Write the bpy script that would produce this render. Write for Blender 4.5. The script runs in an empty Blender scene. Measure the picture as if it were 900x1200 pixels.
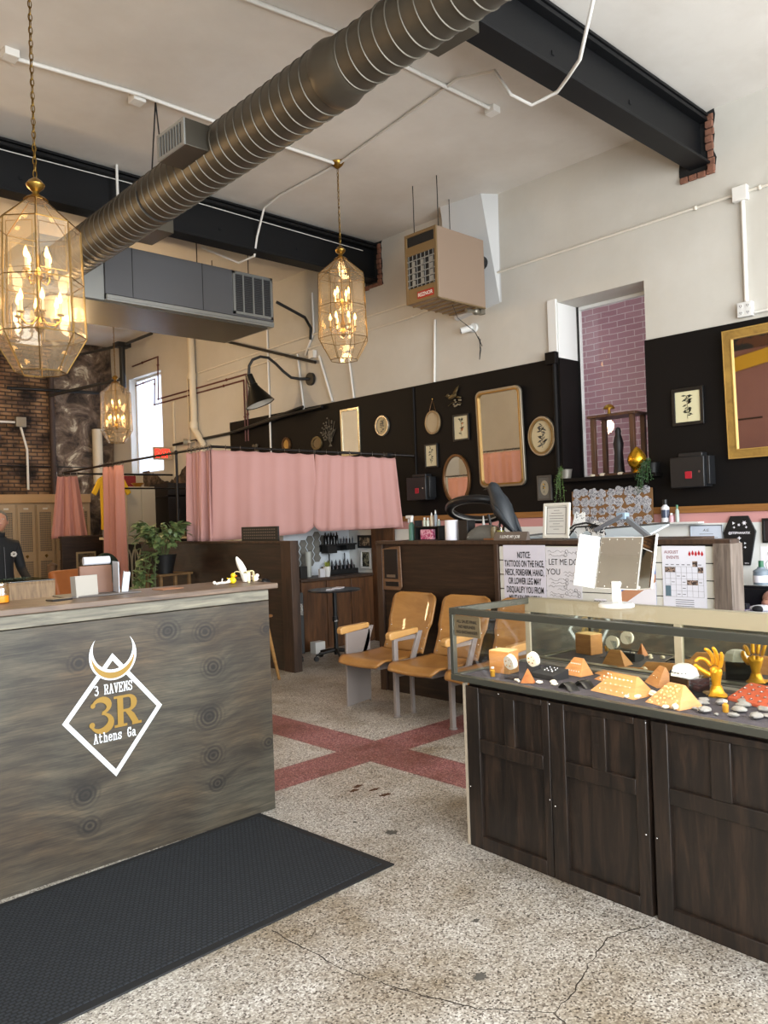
import bpy, math, random
from mathutils import Vector, Matrix, Euler
random.seed(7)
S = bpy.context.scene
COL = S.collection
PI = math.pi
R = math.radians

# ------------------------------------------------------------ mesh building
class G:
    def __init__(s, M=None): s.v=[]; s.f=[]; s.M=M
    def add(s, vs, fs, M=None):
        b=len(s.v)
        for p in vs:
            p=Vector(p)
            if M is not None: p=M@p
            if s.M is not None: p=s.M@p
            s.v.append(p)
        s.f += [tuple(i+b for i in f) for f in fs]
        return s
    def box(s, x0,x1,y0,y1,z0,z1, M=None):
        v=[(x,y,z) for z in (z0,z1) for y in (y0,y1) for x in (x0,x1)]
        return s.add(v,[(0,2,3,1),(4,5,7,6),(0,1,5,4),(2,6,7,3),(0,4,6,2),(1,3,7,5)],M)
    def cyl(s, p0,p1,r0,r1=None,n=14,caps=True):
        if r1 is None: r1=r0
        p0=Vector(p0);p1=Vector(p1);d=(p1-p0).normalized()
        a=d.orthogonal().normalized();b=d.cross(a)
        vs=[]
        for p,r in ((p0,r0),(p1,r1)):
            for i in range(n):
                t=2*PI*i/n; vs.append(p+a*(r*math.cos(t))+b*(r*math.sin(t)))
        fs=[(i,(i+1)%n,n+(i+1)%n,n+i) for i in range(n)]
        if caps: fs+=[tuple(range(n))[::-1],tuple(range(n,2*n))]
        return s.add(vs,fs)
    def tube(s, pts, r, n=8, closed=False, radii=None):
        pts=[Vector(p) for p in pts]; m=len(pts); vs=[];prev=None
        for k,p in enumerate(pts):
            if closed: d=(pts[(k+1)%m]-pts[k-1])
            else: d=(pts[min(k+1,m-1)]-pts[max(k-1,0)])
            d.normalize()
            a = d.orthogonal() if prev is None else prev-d*prev.dot(d)
            if a.length<1e-6: a=d.orthogonal()
            a.normalize(); prev=a; b=d.cross(a)
            rr=radii[k] if radii else r
            for i in range(n):
                t=2*PI*i/n; vs.append(p+a*(rr*math.cos(t))+b*(rr*math.sin(t)))
        fs=[]
        for k in range(m if closed else m-1):
            q=(k+1)%m
            for i in range(n):
                fs.append((k*n+i,k*n+(i+1)%n,q*n+(i+1)%n,q*n+i))
        if not closed: fs+=[tuple(range(n))[::-1],tuple(range((m-1)*n,m*n))]
        return s.add(vs,fs)
    def lathe(s, prof, c=(0,0,0), n=24, M=None, cap=True, a0=0.0):
        vs=[]
        for r,z in prof:
            for i in range(n):
                t=2*PI*i/n+a0; vs.append((c[0]+r*math.cos(t),c[1]+r*math.sin(t),c[2]+z))
        m=len(prof)
        fs=[(k*n+i,k*n+(i+1)%n,(k+1)*n+(i+1)%n,(k+1)*n+i) for k in range(m-1) for i in range(n)]
        if cap: fs+=[tuple(range(n))[::-1],tuple(range((m-1)*n,m*n))]
        return s.add(vs,fs,M)
    def ball(s, c, r, n=12, m=8, M=None):
        if not hasattr(r,'__len__'): r=(r,r,r)
        vs=[(c[0],c[1],c[2]-r[2])]
        for j in range(1,m):
            ph=-PI/2+PI*j/m
            for i in range(n):
                t=2*PI*i/n; vs.append((c[0]+r[0]*math.cos(ph)*math.cos(t),c[1]+r[1]*math.cos(ph)*math.sin(t),c[2]+r[2]*math.sin(ph)))
        vs.append((c[0],c[1],c[2]+r[2])); L=len(vs)-1
        fs=[(0,1+(i+1)%n,1+i) for i in range(n)]
        for j in range(m-2):
            for i in range(n): fs.append((1+j*n+i,1+j*n+(i+1)%n,1+(j+1)*n+(i+1)%n,1+(j+1)*n+i))
        fs+=[(1+(m-2)*n+i,1+(m-2)*n+(i+1)%n,L) for i in range(n)]
        return s.add(vs,fs,M)
    def prism(s, poly, h0, h1, ax='y', M=None):
        # poly in the two other axes, extruded along ax
        def P(a,b,h): return {'y':(a,h,b),'x':(h,a,b),'z':(a,b,h)}[ax]
        n=len(poly)
        vs=[P(a,b,h0) for a,b in poly]+[P(a,b,h1) for a,b in poly]
        fs=[tuple(range(n)),tuple(range(n,2*n))[::-1]]+[(i,n+i,n+(i+1)%n,(i+1)%n) for i in range(n)]
        return s.add(vs,fs,M)
    def ringprism(s, out, inn, h0, h1, M=None):
        # frame between two closed outlines (x,z), extruded along y
        n=len(out); vs=[]
        for h in (h0,h1):
            vs+=[(a,h,b) for a,b in out]+[(a,h,b) for a,b in inn]
        fs=[]
        for i in range(n):
            j=(i+1)%n
            fs+=[(i,j,n+j,n+i),(2*n+i,3*n+i,3*n+j,2*n+j),(i,2*n+i,2*n+j,j),(n+i,n+j,3*n+j,3*n+i)]
        return s.add(vs,fs,M)
    def grid(s, fn, nu, nv, M=None):
        vs=[fn(i/nu,j/nv) for j in range(nv+1) for i in range(nu+1)]
        fs=[(j*(nu+1)+i,j*(nu+1)+i+1,(j+1)*(nu+1)+i+1,(j+1)*(nu+1)+i) for j in range(nv) for i in range(nu)]
        return s.add(vs,fs,M)
    def text(s, txt, size, x, y, z, align='CENTER', bold=0.0, d=0.0012, sx=1.0, mirror=False, shear=0):
        # lettering standing in the local xz plane facing -y, with a hair of thickness
        cu=bpy.data.curves.new('t','FONT'); cu.body=txt; cu.size=size; cu.align_x=align; cu.offset=bold; cu.resolution_u=3; cu.shear=shear
        o=bpy.data.objects.new('t',cu); COL.objects.link(o)
        bpy.context.view_layer.update()
        me=bpy.data.meshes.new_from_object(o.evaluated_get(bpy.context.evaluated_depsgraph_get()))
        vs=[(x+p.co.x*sx*(-1 if mirror else 1), y-d, z+p.co.y) for p in me.vertices]
        s.add(vs,[tuple(p.vertices) for p in me.polygons])
        bpy.data.objects.remove(o); bpy.data.meshes.remove(me); bpy.data.curves.remove(cu)
        return s
    def make(s, name, mat, parent=None, smooth=True, bevel=0, seg=2, solid=0, fix=True):
        me=bpy.data.meshes.new(name); me.from_pydata([tuple(p) for p in s.v],[],s.f); me.update()
        if fix:
            import bmesh
            bm=bmesh.new(); bm.from_mesh(me); bmesh.ops.recalc_face_normals(bm,faces=bm.faces); bm.to_mesh(me); bm.free()
        if smooth:
            for p in me.polygons: p.use_smooth=True
            me.set_sharp_from_angle(angle=R(38))
        o=bpy.data.objects.new(name,me); COL.objects.link(o)
        if mat: me.materials.append(mat)
        if parent: o.parent=parent
        if solid:
            m=o.modifiers.new('s','SOLIDIFY'); m.thickness=solid; m.offset=0
        if bevel:
            m=o.modifiers.new('b','BEVEL'); m.width=bevel; m.segments=seg; m.limit_method='ANGLE'; m.angle_limit=R(40)
        return o

def tag(o,label=None,cat=None,group=None,kind=None):
    if label: o['label']=label
    if cat: o['category']=cat
    if group: o['group']=group
    if kind: o['kind']=kind
    return o
def thing(name,label,cat,loc=(0,0,0),rz=0.0,group=None,rot=None):
    o=bpy.data.objects.new(name,None); COL.objects.link(o); o.location=loc
    o.rotation_euler=rot if rot else (0,0,R(rz)); o.empty_display_size=.05
    return tag(o,label,cat,group)
def put(o,loc,rz=0.0,rot=None):
    o.location=loc; o.rotation_euler=rot if rot else (0,0,R(rz)); return o
def kids(o): return [c for c in bpy.data.objects if c.parent==o]
def dup(o,loc=None,rz=None,label=None,parent=None,scale=None,group=None):
    c=o.copy(); COL.objects.link(c)
    if parent: c.parent=parent
    if loc is not None: c.location=loc
    if rz is not None: c.rotation_euler=(0,0,R(rz))
    if label: c['label']=label
    if group: c['group']=group
    if scale: c.scale=(scale,)*3 if not hasattr(scale,'__len__') else scale
    for k in kids(o): dup(k,parent=c)
    return c
def struct(o): o['kind']='structure'; return o
def T(x,y,z,rx=0,ry=0,rz=0): return Matrix.Translation((x,y,z))@Euler((R(rx),R(ry),R(rz))).to_matrix().to_4x4()

# ------------------------------------------------------------ materials
def lin(h):
    h=h.lstrip('#'); c=[int(h[i:i+2],16)/255 for i in (0,2,4)]
    return tuple(((x+.055)/1.055)**2.4 if x>.04045 else x/12.92 for x in c)+(1,)
_m={}
def newmat(name):
    m=bpy.data.materials.new(name); m.use_nodes=True; nt=m.node_tree
    return m,nt,nt.nodes['Principled BSDF']
def mat(name,h,rough=.6,metal=0,var=0.0,scale=6,bump=0,bscale=60,emit=0,spec=.5,coat=0,sub=None):
    if name in _m: return _m[name]
    m,nt,b=newmat(name); c=lin(h)
    b.inputs['Base Color'].default_value=c; b.inputs['Roughness'].default_value=rough; b.inputs['Metallic'].default_value=metal
    b.inputs['Specular IOR Level'].default_value=spec; b.inputs['Coat Weight'].default_value=coat
    if emit:
        b.inputs['Emission Color'].default_value=c; b.inputs['Emission Strength'].default_value=emit
    if var or bump:
        tc=nt.nodes.new('ShaderNodeTexCoord')
    if var:
        n=nt.nodes.new('ShaderNodeTexNoise'); n.inputs['Scale'].default_value=scale; n.inputs['Detail'].default_value=5
        mx=nt.nodes.new('ShaderNodeMix'); mx.data_type='RGBA'
        mx.inputs[6].default_value=tuple(x*(1-var) for x in c[:3])+(1,); mx.inputs[7].default_value=tuple(min(1,x*(1+var)) for x in c[:3])+(1,)
        nt.links.new(tc.outputs['Object'],n.inputs['Vector']); nt.links.new(n.outputs['Fac'],mx.inputs[0]); nt.links.new(mx.outputs[2],b.inputs['Base Color'])
    if bump:
        n2=nt.nodes.new('ShaderNodeTexNoise'); n2.inputs['Scale'].default_value=bscale; n2.inputs['Detail'].default_value=3
        bp=nt.nodes.new('ShaderNodeBump'); bp.inputs['Strength'].default_value=bump; bp.inputs['Distance'].default_value=.01
        nt.links.new(tc.outputs['Object'],n2.inputs['Vector']); nt.links.new(n2.outputs['Fac'],bp.inputs['Height']); nt.links.new(bp.outputs[0],b.inputs['Normal'])
    _m[name]=m; return m
def wood(name,h1,h2,stretch=(1,1,12),scale=3,rough=.5,coat=0,bump=.1,h3=None):
    if name in _m: return _m[name]
    m,nt,b=newmat(name); L=nt.links.new
    tc=nt.nodes.new('ShaderNodeTexCoord'); mp=nt.nodes.new('ShaderNodeMapping')
    mp.inputs['Scale'].default_value=tuple(scale*(8/max(stretch)) * (max(stretch)/s if s!=0 else 1)/1.0 for s in stretch) if False else tuple(scale*x for x in stretch)
    n=nt.nodes.new('ShaderNodeTexNoise'); n.inputs['Scale'].default_value=1; n.inputs['Detail'].default_value=8; n.inputs['Roughness'].default_value=.62; n.inputs['Distortion'].default_value=.6
    cr=nt.nodes.new('ShaderNodeValToRGB'); e=cr.color_ramp.elements
    e[0].position=.32; e[0].color=lin(h1); e[1].position=.68; e[1].color=lin(h2)
    if h3: x=cr.color_ramp.elements.new(.5); x.color=lin(h3)
    L(tc.outputs['Object'],mp.inputs[0]); L(mp.outputs[0],n.inputs['Vector']); L(n.outputs['Fac'],cr.inputs[0]); L(cr.outputs[0],b.inputs['Base Color'])
    bp=nt.nodes.new('ShaderNodeBump'); bp.inputs['Strength'].default_value=bump; bp.inputs['Distance'].default_value=.004
    L(n.outputs['Fac'],bp.inputs['Height']); L(bp.outputs[0],b.inputs['Normal'])
    b.inputs['Roughness'].default_value=rough; b.inputs['Coat Weight'].default_value=coat
    _m[name]=m; return m
def glassmat(name,h='ffffff',refl=.08,rough=.0,fres=True,ior=1.45):
    if name in _m: return _m[name]
    m=bpy.data.materials.new(name); m.use_nodes=True; nt=m.node_tree; nt.nodes.clear()
    out=nt.nodes.new('ShaderNodeOutputMaterial'); mx=nt.nodes.new('ShaderNodeMixShader')
    t=nt.nodes.new('ShaderNodeBsdfTransparent'); t.inputs[0].default_value=lin(h)
    g=nt.nodes.new('ShaderNodeBsdfGlossy'); g.inputs['Roughness'].default_value=rough
    if fres:   # Schlick curve, the same from both sides of the pane
        f=nt.nodes.new('ShaderNodeLayerWeight'); f.inputs[0].default_value=.5
        p=nt.nodes.new('ShaderNodeMath'); p.operation='POWER'; p.inputs[1].default_value=5
        q=nt.nodes.new('ShaderNodeMath'); q.operation='MULTIPLY_ADD'; q.inputs[1].default_value=.8; q.inputs[2].default_value=.035
        nt.links.new(f.outputs['Facing'],p.inputs[0]); nt.links.new(p.outputs[0],q.inputs[0]); nt.links.new(q.outputs[0],mx.inputs[0])
    else: mx.inputs[0].default_value=refl
    nt.links.new(t.outputs[0],mx.inputs[1]); nt.links.new(g.outputs[0],mx.inputs[2]); nt.links.new(mx.outputs[0],out.inputs[0])
    _m[name]=m; return m
def art(name,bg,fg,kind='flower',scale=18,thr=.5,fg2=None):
    # printed picture: background paper with ink shapes
    if name in _m: return _m[name]
    m,nt,b=newmat(name); L=nt.links.new
    tc=nt.nodes.new('ShaderNodeTexCoord'); n=nt.nodes.new('ShaderNodeTexNoise'); n.inputs['Scale'].default_value=scale; n.inputs['Detail'].default_value=4; n.inputs['Distortion'].default_value=1.2
    cr=nt.nodes.new('ShaderNodeValToRGB'); e=cr.color_ramp.elements; cr.color_ramp.interpolation='LINEAR'
    e[0].position=thr-.03; e[0].color=lin(bg); e[1].position=thr+.03; e[1].color=lin(fg)
    if fg2: x=cr.color_ramp.elements.new(thr+.12); x.color=lin(fg2)
    L(tc.outputs['Object'],n.inputs['Vector']); L(n.outputs['Fac'],cr.inputs[0]); L(cr.outputs[0],b.inputs['Base Color']); b.inputs['Roughness'].default_value=.7
    _m[name]=m; return m

BLACK=mat('black_metal','#141414',.45)
BLKMATTE=mat('black_matte','#0f0f10',.7)
BLKPLASTIC=mat('black_plastic','#111113',.4)
BRASS=mat('brass','#c9a24a',.28,1)
DBRASS=mat('dark_brass','#7d6231',.4,1)
CHROME=mat('chrome','#c9c9c9',.15,1)
ALU=mat('aluminium','#8d8f8c',.4,.85)
STEELG=mat('grey_enamel','#8a817c',.45)
GALV=mat('galvanised_steel','#8c8679',.38,.75,var=.12,scale=5)
GALVL=mat('bright_galvanised_steel','#a9aaa6',.4,.6,var=.1,scale=4)
WHITE=mat('white_paint','#d9d8d4',.5)
WPLAST=mat('white_plastic','#d6d5d1',.35)
PAPER=mat('paper','#eceaf0',.75)
INK=mat('black_ink','#17161a',.7)
MIRROR=mat('mirror_silver','#e6e6e2',.02,1)
GLASS=glassmat('clear_glass')
BRIGHTGOLD=mat('polished_gold','#e0a92e',.25,.9)
# ------------------------------------------------------------ the room
XW,YB,CZ=6.8,14.4,4.855
YF,XL=-2.0,-3.0
def plaster(name,h,h2,var=3.0,rough=.75):
    m,nt,b=newmat(name); L=nt.links.new
    tc=nt.nodes.new('ShaderNodeTexCoord'); n=nt.nodes.new('ShaderNodeTexNoise'); n.inputs['Scale'].default_value=.9; n.inputs['Detail'].default_value=8; n.inputs['Roughness'].default_value=.6
    cr=nt.nodes.new('ShaderNodeValToRGB'); e=cr.color_ramp.elements; e[0].position=.3; e[0].color=lin(h2); e[1].position=.62; e[1].color=lin(h)
    L(tc.outputs['Object'],n.inputs['Vector']); L(n.outputs['Fac'],cr.inputs[0]); L(cr.outputs[0],b.inputs['Base Color'])
    n2=nt.nodes.new('ShaderNodeTexNoise'); n2.inputs['Scale'].default_value=5; n2.inputs['Detail'].default_value=4
    bp=nt.nodes.new('ShaderNodeBump'); bp.inputs['Strength'].default_value=.25; bp.inputs['Distance'].default_value=.02
    L(tc.outputs['Object'],n2.inputs['Vector']); L(n2.outputs['Fac'],bp.inputs['Height']); L(bp.outputs[0],b.inputs['Normal'])
    b.inputs['Roughness'].default_value=rough
    return m
WALLM=plaster('cream_wall_paint','#c3bfb6','#b8b3a8')
CEILM=plaster('ceiling_paint','#d6d1c9','#c6bfb5')

def brickmat(name,c1,c2,mortar,bw=.21,bh=.075,ms=.012,swap='x',dirt=None,bump=.6,msm=.1):
    m,nt,b=newmat(name); L=nt.links.new
    tc=nt.nodes.new('ShaderNodeTexCoord'); sp=nt.nodes.new('ShaderNodeSeparateXYZ'); cb=nt.nodes.new('ShaderNodeCombineXYZ')
    L(tc.outputs['Object'],sp.inputs[0]); L(sp.outputs['X' if swap=='x' else 'Y'],cb.inputs[0]); L(sp.outputs['Z'],cb.inputs[1])
    br=nt.nodes.new('ShaderNodeTexBrick'); br.inputs['Scale'].default_value=1; br.inputs['Brick Width'].default_value=bw; br.inputs['Row Height'].default_value=bh
    br.inputs['Mortar Size'].default_value=ms; br.inputs['Mortar Smooth'].default_value=msm; br.inputs['Bias'].default_value=-.1
    br.inputs['Color1'].default_value=lin(c1); br.inputs['Color2'].default_value=lin(c2); br.inputs['Mortar'].default_value=lin(mortar)
    n=nt.nodes.new('ShaderNodeTexNoise'); n.inputs['Scale'].default_value=3; n.inputs['Detail'].default_value=8
    L(tc.outputs['Object'],n.inputs['Vector'])
    wob=nt.nodes.new('ShaderNodeMix'); wob.data_type='RGBA'; wob.blend_type='LINEAR_LIGHT'; wob.inputs[0].default_value=.012
    L(cb.outputs[0],wob.inputs[6]); L(n.outputs['Color'],wob.inputs[7]); L(wob.outputs[2],br.inputs['Vector'])
    mx=nt.nodes.new('ShaderNodeMix'); mx.data_type='RGBA'; mx.blend_type='MULTIPLY'; mx.inputs[0].default_value=1 if dirt else 0
    cr=nt.nodes.new('ShaderNodeValToRGB'); e=cr.color_ramp.elements; e[0].position=.35; e[0].color=lin(dirt or '#808080'); e[1].position=.6; e[1].color=(1,1,1,1)
    L(n.outputs['Fac'],cr.inputs[0]); L(br.outputs['Color'],mx.inputs[6]); L(cr.outputs[0],mx.inputs[7]); L(mx.outputs[2],b.inputs['Base Color'])
    bp=nt.nodes.new('ShaderNodeBump'); bp.inputs['Strength'].default_value=bump; bp.inputs['Distance'].default_value=.02; bp.invert=True
    L(br.outputs['Fac'],bp.inputs['Height']); L(bp.outputs[0],b.inputs['Normal']); b.inputs['Roughness'].default_value=.85
    return m
BRICK=brickmat('old_brick','#8f6e4c','#6a4d36','#4a3a2d',bw=.2,bh=.068,ms=.014,dirt='#4a3e36',bump=1,msm=.5)
PINKBRICK=brickmat('pink_painted_brick','#cfa2aa','#c4979f','#efe0e2',bw=.20,bh=.066,ms=.0045,swap='y',bump=.3)

def terrazzo():
    m,nt,b=newmat('terrazzo_floor'); L=nt.links.new; N=nt.nodes.new
    tc=N('ShaderNodeTexCoord'); v=N('ShaderNodeTexVoronoi'); v.inputs['Scale'].default_value=165
    L(tc.outputs['Object'],v.inputs['Vector'])
    sp=N('ShaderNodeSeparateColor'); L(v.outputs['Color'],sp.inputs[0])
    def ramp(stops):
        cr=N('ShaderNodeValToRGB'); cr.color_ramp.interpolation='CONSTANT'
        e=cr.color_ramp.elements
        e[0].position=0; e[0].color=lin(stops[0][1]); e[1].position=stops[1][0]; e[1].color=lin(stops[1][1])
        for p,c in stops[2:]: x=e.new(p); x.color=lin(c)
        L(sp.outputs[0],cr.inputs[0]); return cr
    a=ramp([(0,'#5a534c'),(.08,'#817870'),(.20,'#a39c92'),(.42,'#bfb9af'),(.64,'#aea79c'),(.82,'#d5d1c9')])
    p=ramp([(0,'#5e3c3c'),(.15,'#8c5a58'),(.4,'#a16c6a'),(.65,'#7d4c4c'),(.85,'#b58a84')])
    xyz=N('ShaderNodeSeparateXYZ'); L(tc.outputs['Object'],xyz.inputs[0])
    def band(o,lo,hi):
        g=N('ShaderNodeMath'); g.operation='GREATER_THAN'; g.inputs[1].default_value=lo; L(o,g.inputs[0])
        l=N('ShaderNodeMath'); l.operation='LESS_THAN'; l.inputs[1].default_value=hi; L(o,l.inputs[0])
        q=N('ShaderNodeMath'); q.operation='MULTIPLY'; L(g.outputs[0],q.inputs[0]); L(l.outputs[0],q.inputs[1]); return q
    A=band(xyz.outputs['X'],3.36,3.70); Bq=band(xyz.outputs['Y'],3.73,4.05)
    mxm=N('ShaderNodeMath'); mxm.operation='MAXIMUM'; L(A.outputs[0],mxm.inputs[0]); L(Bq.outputs[0],mxm.inputs[1])
    mix=N('ShaderNodeMix'); mix.data_type='RGBA'; L(mxm.outputs[0],mix.inputs[0]); L(a.outputs[0],mix.inputs[6]); L(p.outputs[0],mix.inputs[7])
    # worn, dirty patches
    n=N('ShaderNodeTexNoise'); n.inputs['Scale'].default_value=1.3; n.inputs['Detail'].default_value=8; n.inputs['Roughness'].default_value=.65; L(tc.outputs['Object'],n.inputs['Vector'])
    cr=N('ShaderNodeValToRGB'); e=cr.color_ramp.elements; e[0].position=.36; e[0].color=lin('#b3a48c'); e[1].position=.58; e[1].color=(1,1,1,1); L(n.outputs['Fac'],cr.inputs[0])
    mu=N('ShaderNodeMix'); mu.data_type='RGBA'; mu.blend_type='MULTIPLY'; mu.inputs[0].default_value=.85; L(mix.outputs[2],mu.inputs[6]); L(cr.outputs[0],mu.inputs[7])
    L(mu.outputs[2],b.inputs['Base Color']); b.inputs['Roughness'].default_value=.42
    return m
floor=struct(G().box(XL,XW+.4,YF,YB+.3,-.12,0).make('floor',terrazzo(),smooth=False))
CRK=mat('crack_dark','#3a342e',.9)
def ribbon(pts,w,z=.0012,jit=.012):
    q=[]
    for k in range(len(pts)-1):
        a=Vector(pts[k]);b_=Vector(pts[k+1]);n=max(2,int((b_-a).length/.025))
        for i in range(n): q.append(a.lerp(b_,i/n)+Vector((random.uniform(-jit,jit),random.uniform(-jit,jit))))
    q.append(Vector(pts[-1])); g=G(); vs=[]
    for k,p in enumerate(q):
        d=(q[min(k+1,len(q)-1)]-q[max(0,k-1)]).normalized(); nrm=Vector((-d.y,d.x)); ww=w*random.uniform(.4,1.2)
        vs+=[(p.x+nrm.x*ww,p.y+nrm.y*ww,z),(p.x-nrm.x*ww,p.y-nrm.y*ww,z)]
    g.add(vs,[(2*k,2*k+1,2*k+3,2*k+2) for k in range(len(q)-1)]); return g
for pts,w in (([(1.725,2.489),(1.734,2.105),(1.784,1.872),(1.871,1.629),(1.987,1.493),(2.015,1.451)],.0022),([(2.015,1.451),(2.15,1.47),(2.311,1.52),(2.5,1.56),(2.68,1.50)],.002),([(2.015,1.451),(1.98,1.38),(1.95,1.28)],.002)):
    ribbon(pts,w,jit=.005).make('crack',CRK,floor,smooth=False)
def blot(x,y,rx,ry,name,m,z=.0011,n=26):
    g=G(); vs=[]
    for i in range(n):
        t=2*PI*i/n; k=random.uniform(.55,1.15); vs.append((x+rx*k*math.cos(t),y+ry*k*math.sin(t),z))
    g.add(vs,[tuple(range(n))]); return g.make(name,m,floor,smooth=False)
PATCH=mat('floor_patch','#57534c',.8,var=.5,scale=60)
blot(2.009,1.736,.032,.02,'floor_patch',PATCH); blot(2.66,2.82,.035,.03,'floor_patch',PATCH); blot(2.28,1.98,.02,.012,'floor_patch',PATCH); blot(2.63,3.05,.012,.012,'floor_patch',PATCH)
STN=mat('rust_stain','#5a3b28',.8,var=.4,scale=50)
for x,y in ((3.0,3.44),(3.02,3.33),(3.0,3.22),(2.94,3.40)): blot(x,y,.045,.02,'stain',STN)

struct(G().box(XL,XW+.4,YF,YB+.3,CZ,CZ+.25).make('ceiling',CEILM,smooth=False))
# right-hand wall with two windows
W1=(3.63,4.56,1.82,3.565); W2=(12.52,13.68,2.43,4.15)
def wall_rows(x0,x1,wins,ylo,yhi,zlo,zhi):
    g=G(); ys=sorted({ylo,yhi}|{w[0] for w in wins}|{w[1] for w in wins})
    for a,b in zip(ys,ys[1:]):
        w=[w for w in wins if w[0]<=a+1e-6 and w[1]>=b-1e-6]
        if w: g.box(x0,x1,a,b,zlo,w[0][2]); g.box(x0,x1,a,b,w[0][3],zhi)
        else: g.box(x0,x1,a,b,zlo,zhi)
    return g
wr=struct(wall_rows(XW,XW+.4,[W1,W2],YF,YB,0,CZ).make('wall_right',WALLM,smooth=False))
BLKP=mat('black_wall_paint','#0e0b0a',.6,var=.2,scale=1.5,spec=.18)
PINKP=mat('pink_wall_paint','#c58f8c',.6)
WHP=mat('white_board_paint','#dfe0dc',.5)
TRIMW=wood('honey_trim_wood','#7c5127','#9a6a37',(1,.6,10),3,.45)
e=.012
g=G().box(XW-e,XW-.0005,-1.9,W1[0],1.51,3.02).box(XW-e,XW-.0005,W1[0],W1[1],1.51,1.82).box(XW-e,XW-.0005,W1[1],10.44,1.51,3.02)
g.make('black_paint_band',BLKP,wr,smooth=False)
# painted reveal of the near window, black below the paint line
G().box(XW-e,XW+.34,W1[1]-.012,W1[1]-.0005,1.82,3.02).box(XW-e,XW+.34,W1[0],W1[0]+.01,1.82,3.02).make('black_reveal',BLKP,wr,smooth=False)
G().box(XW-e,XW-.0005,-1.9,10.44,1.36,1.45).make('pink_band',PINKP,wr,smooth=False)
G().box(XW-e,XW-.0005,-1.9,10.44,0,1.36).make('white_wainscot',WHP,wr,smooth=False)
struct(G().box(XW-.03,XW-.001,-1.9,10.44,1.45,1.51).make('trim_1',TRIMW,bevel=.004))
def frosted():
    m=bpy.data.materials.new('frosted_glass'); m.use_nodes=True; nt=m.node_tree; nt.nodes.clear(); N=nt.nodes.new; L=nt.links.new
    o=N('ShaderNodeOutputMaterial'); a=N('ShaderNodeBsdfTranslucent'); a.inputs[0].default_value=lin('#eaf0fa'); d=N('ShaderNodeBsdfDiffuse'); d.inputs[0].default_value=lin('#dfe6f2'); x=N('ShaderNodeMixShader'); x.inputs[0].default_value=.3
    L(a.outputs[0],x.inputs[1]); L(d.outputs[0],x.inputs[2]); L(x.outputs[0],o.inputs[0]); return m
def window(n,w,xf,outer,gl=None):
    y0,y1,z0,z1=w
    fr=G(); t=.035
    fr.box(xf,xf+.05,y0,y0+t,z0,z1).box(xf,xf+.05,y1-t,y1,z0,z1).box(xf,xf+.05,y0+t,y1-t,z1-t,z1).box(xf,xf+.05,y0+t,y1-t,z0,z0+t)
    o=struct(fr.make('window_%d'%n,outer,bevel=.003))
    p=G().box(xf+.02,xf+.026,y0+t,y1-t,z0+t,z1-t).make('pane',gl or GLASS,o,smooth=False)
    return o
window(1,W1,XW+.33,WHITE)
g=G().box(XW+.32,XW+.33,W1[0]+.01,W1[0]+.02,W1[2],W1[3]).box(XW+.32,XW+.33,W1[1]-.030,W1[1]-.014,W1[2],W1[3])
struct(g.make('trim_2',BLACK))
window(2,W2,XW+.12,WHITE,frosted())
struct(G().box(XW-.14,XW+.33,W1[0]-.12,W1[1]+.02,1.785,1.82).make('trim_3',BLKP,bevel=.004))   # window stool
# white casing on the near window's far upper jamb
struct(G().box(XW-.03,XW-.001,W1[1],W1[1]+.1,3.03,3.6).box(XW-.012,XW+.31,W1[1]-.014,W1[1]-.001,3.02,3.565).make('trim_4',WHITE,bevel=.003))
# alley wall beyond the near window
struct(G().box(8.0,8.2,1.0,9.5,-.1,8).make('wall_alley',PINKBRICK,smooth=False))
# back wall
struct(G().box(XL,XW+.4,YB,YB+.3,0,CZ).make('wall_back',BRICK,smooth=False))
G().box(XL,2.6,YB-.02,YB,0,CZ).make('cream_plaster',WALLM,bpy.data.objects['wall_back'],smooth=False)
bw=bpy.data.objects['wall_back']
def roughstone():
    m,nt,b=newmat('dark_rubble_plaster'); L=nt.links.new; N=nt.nodes.new
    tc=N('ShaderNodeTexCoord'); n=N('ShaderNodeTexNoise'); n.inputs['Scale'].default_value=2.6; n.inputs['Detail'].default_value=10; n.inputs['Roughness'].default_value=.68; n.inputs['Distortion'].default_value=.8
    L(tc.outputs['Object'],n.inputs['Vector'])
    cr=N('ShaderNodeValToRGB'); e=cr.color_ramp.elements; e[0].position=.40; e[0].color=lin('#2c241e'); e[1].position=.64; e[1].color=lin('#c2b79e')
    x=e.new(.5); x.color=lin('#5c4d40'); x=e.new(.58); x.color=lin('#7a6a5a')
    L(n.outputs['Fac'],cr.inputs[0]); L(cr.outputs[0],b.inputs['Base Color'])
    v=N('ShaderNodeTexNoise'); v.inputs['Scale'].default_value=9; v.inputs['Detail'].default_value=6; L(tc.outputs['Object'],v.inputs['Vector'])
    bp=N('ShaderNodeBump'); bp.inputs['Strength'].default_value=.9; bp.inputs['Distance'].default_value=.06; L(v.outputs['Fac'],bp.inputs['Height']); L(bp.outputs[0],b.inputs['Normal']); b.inputs['Roughness'].default_value=.9
    return m
RUB=roughstone()
random.seed(3)
def patch(u,v):
    x=5.70+u*1.095; z=1.0+v*3.85
    if u<.01: x+=random.uniform(-.04,.04)
    return (x,YB-.02-.03*random.random(),z)
G().grid(patch,14,40).make('rubble_patch',RUB,bw)
# rubble scar low on the far right wall
def scar(u,v):
    y=8.9+u*2.7; top=2.33+.10*math.sin(u*9)+.06*random.random()+.18*u
    return (XW-.015-.03*random.random(),y+4*0,1.0+v*(top-1.0))
G().grid(lambda u,v:(scar(u,v)[0],11.1+u*2.1,1.0+v*(2.33+.12*math.sin(u*8)+.06*random.random()-1.0)),30,18).make('rubble_scar',RUB,wr)
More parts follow.
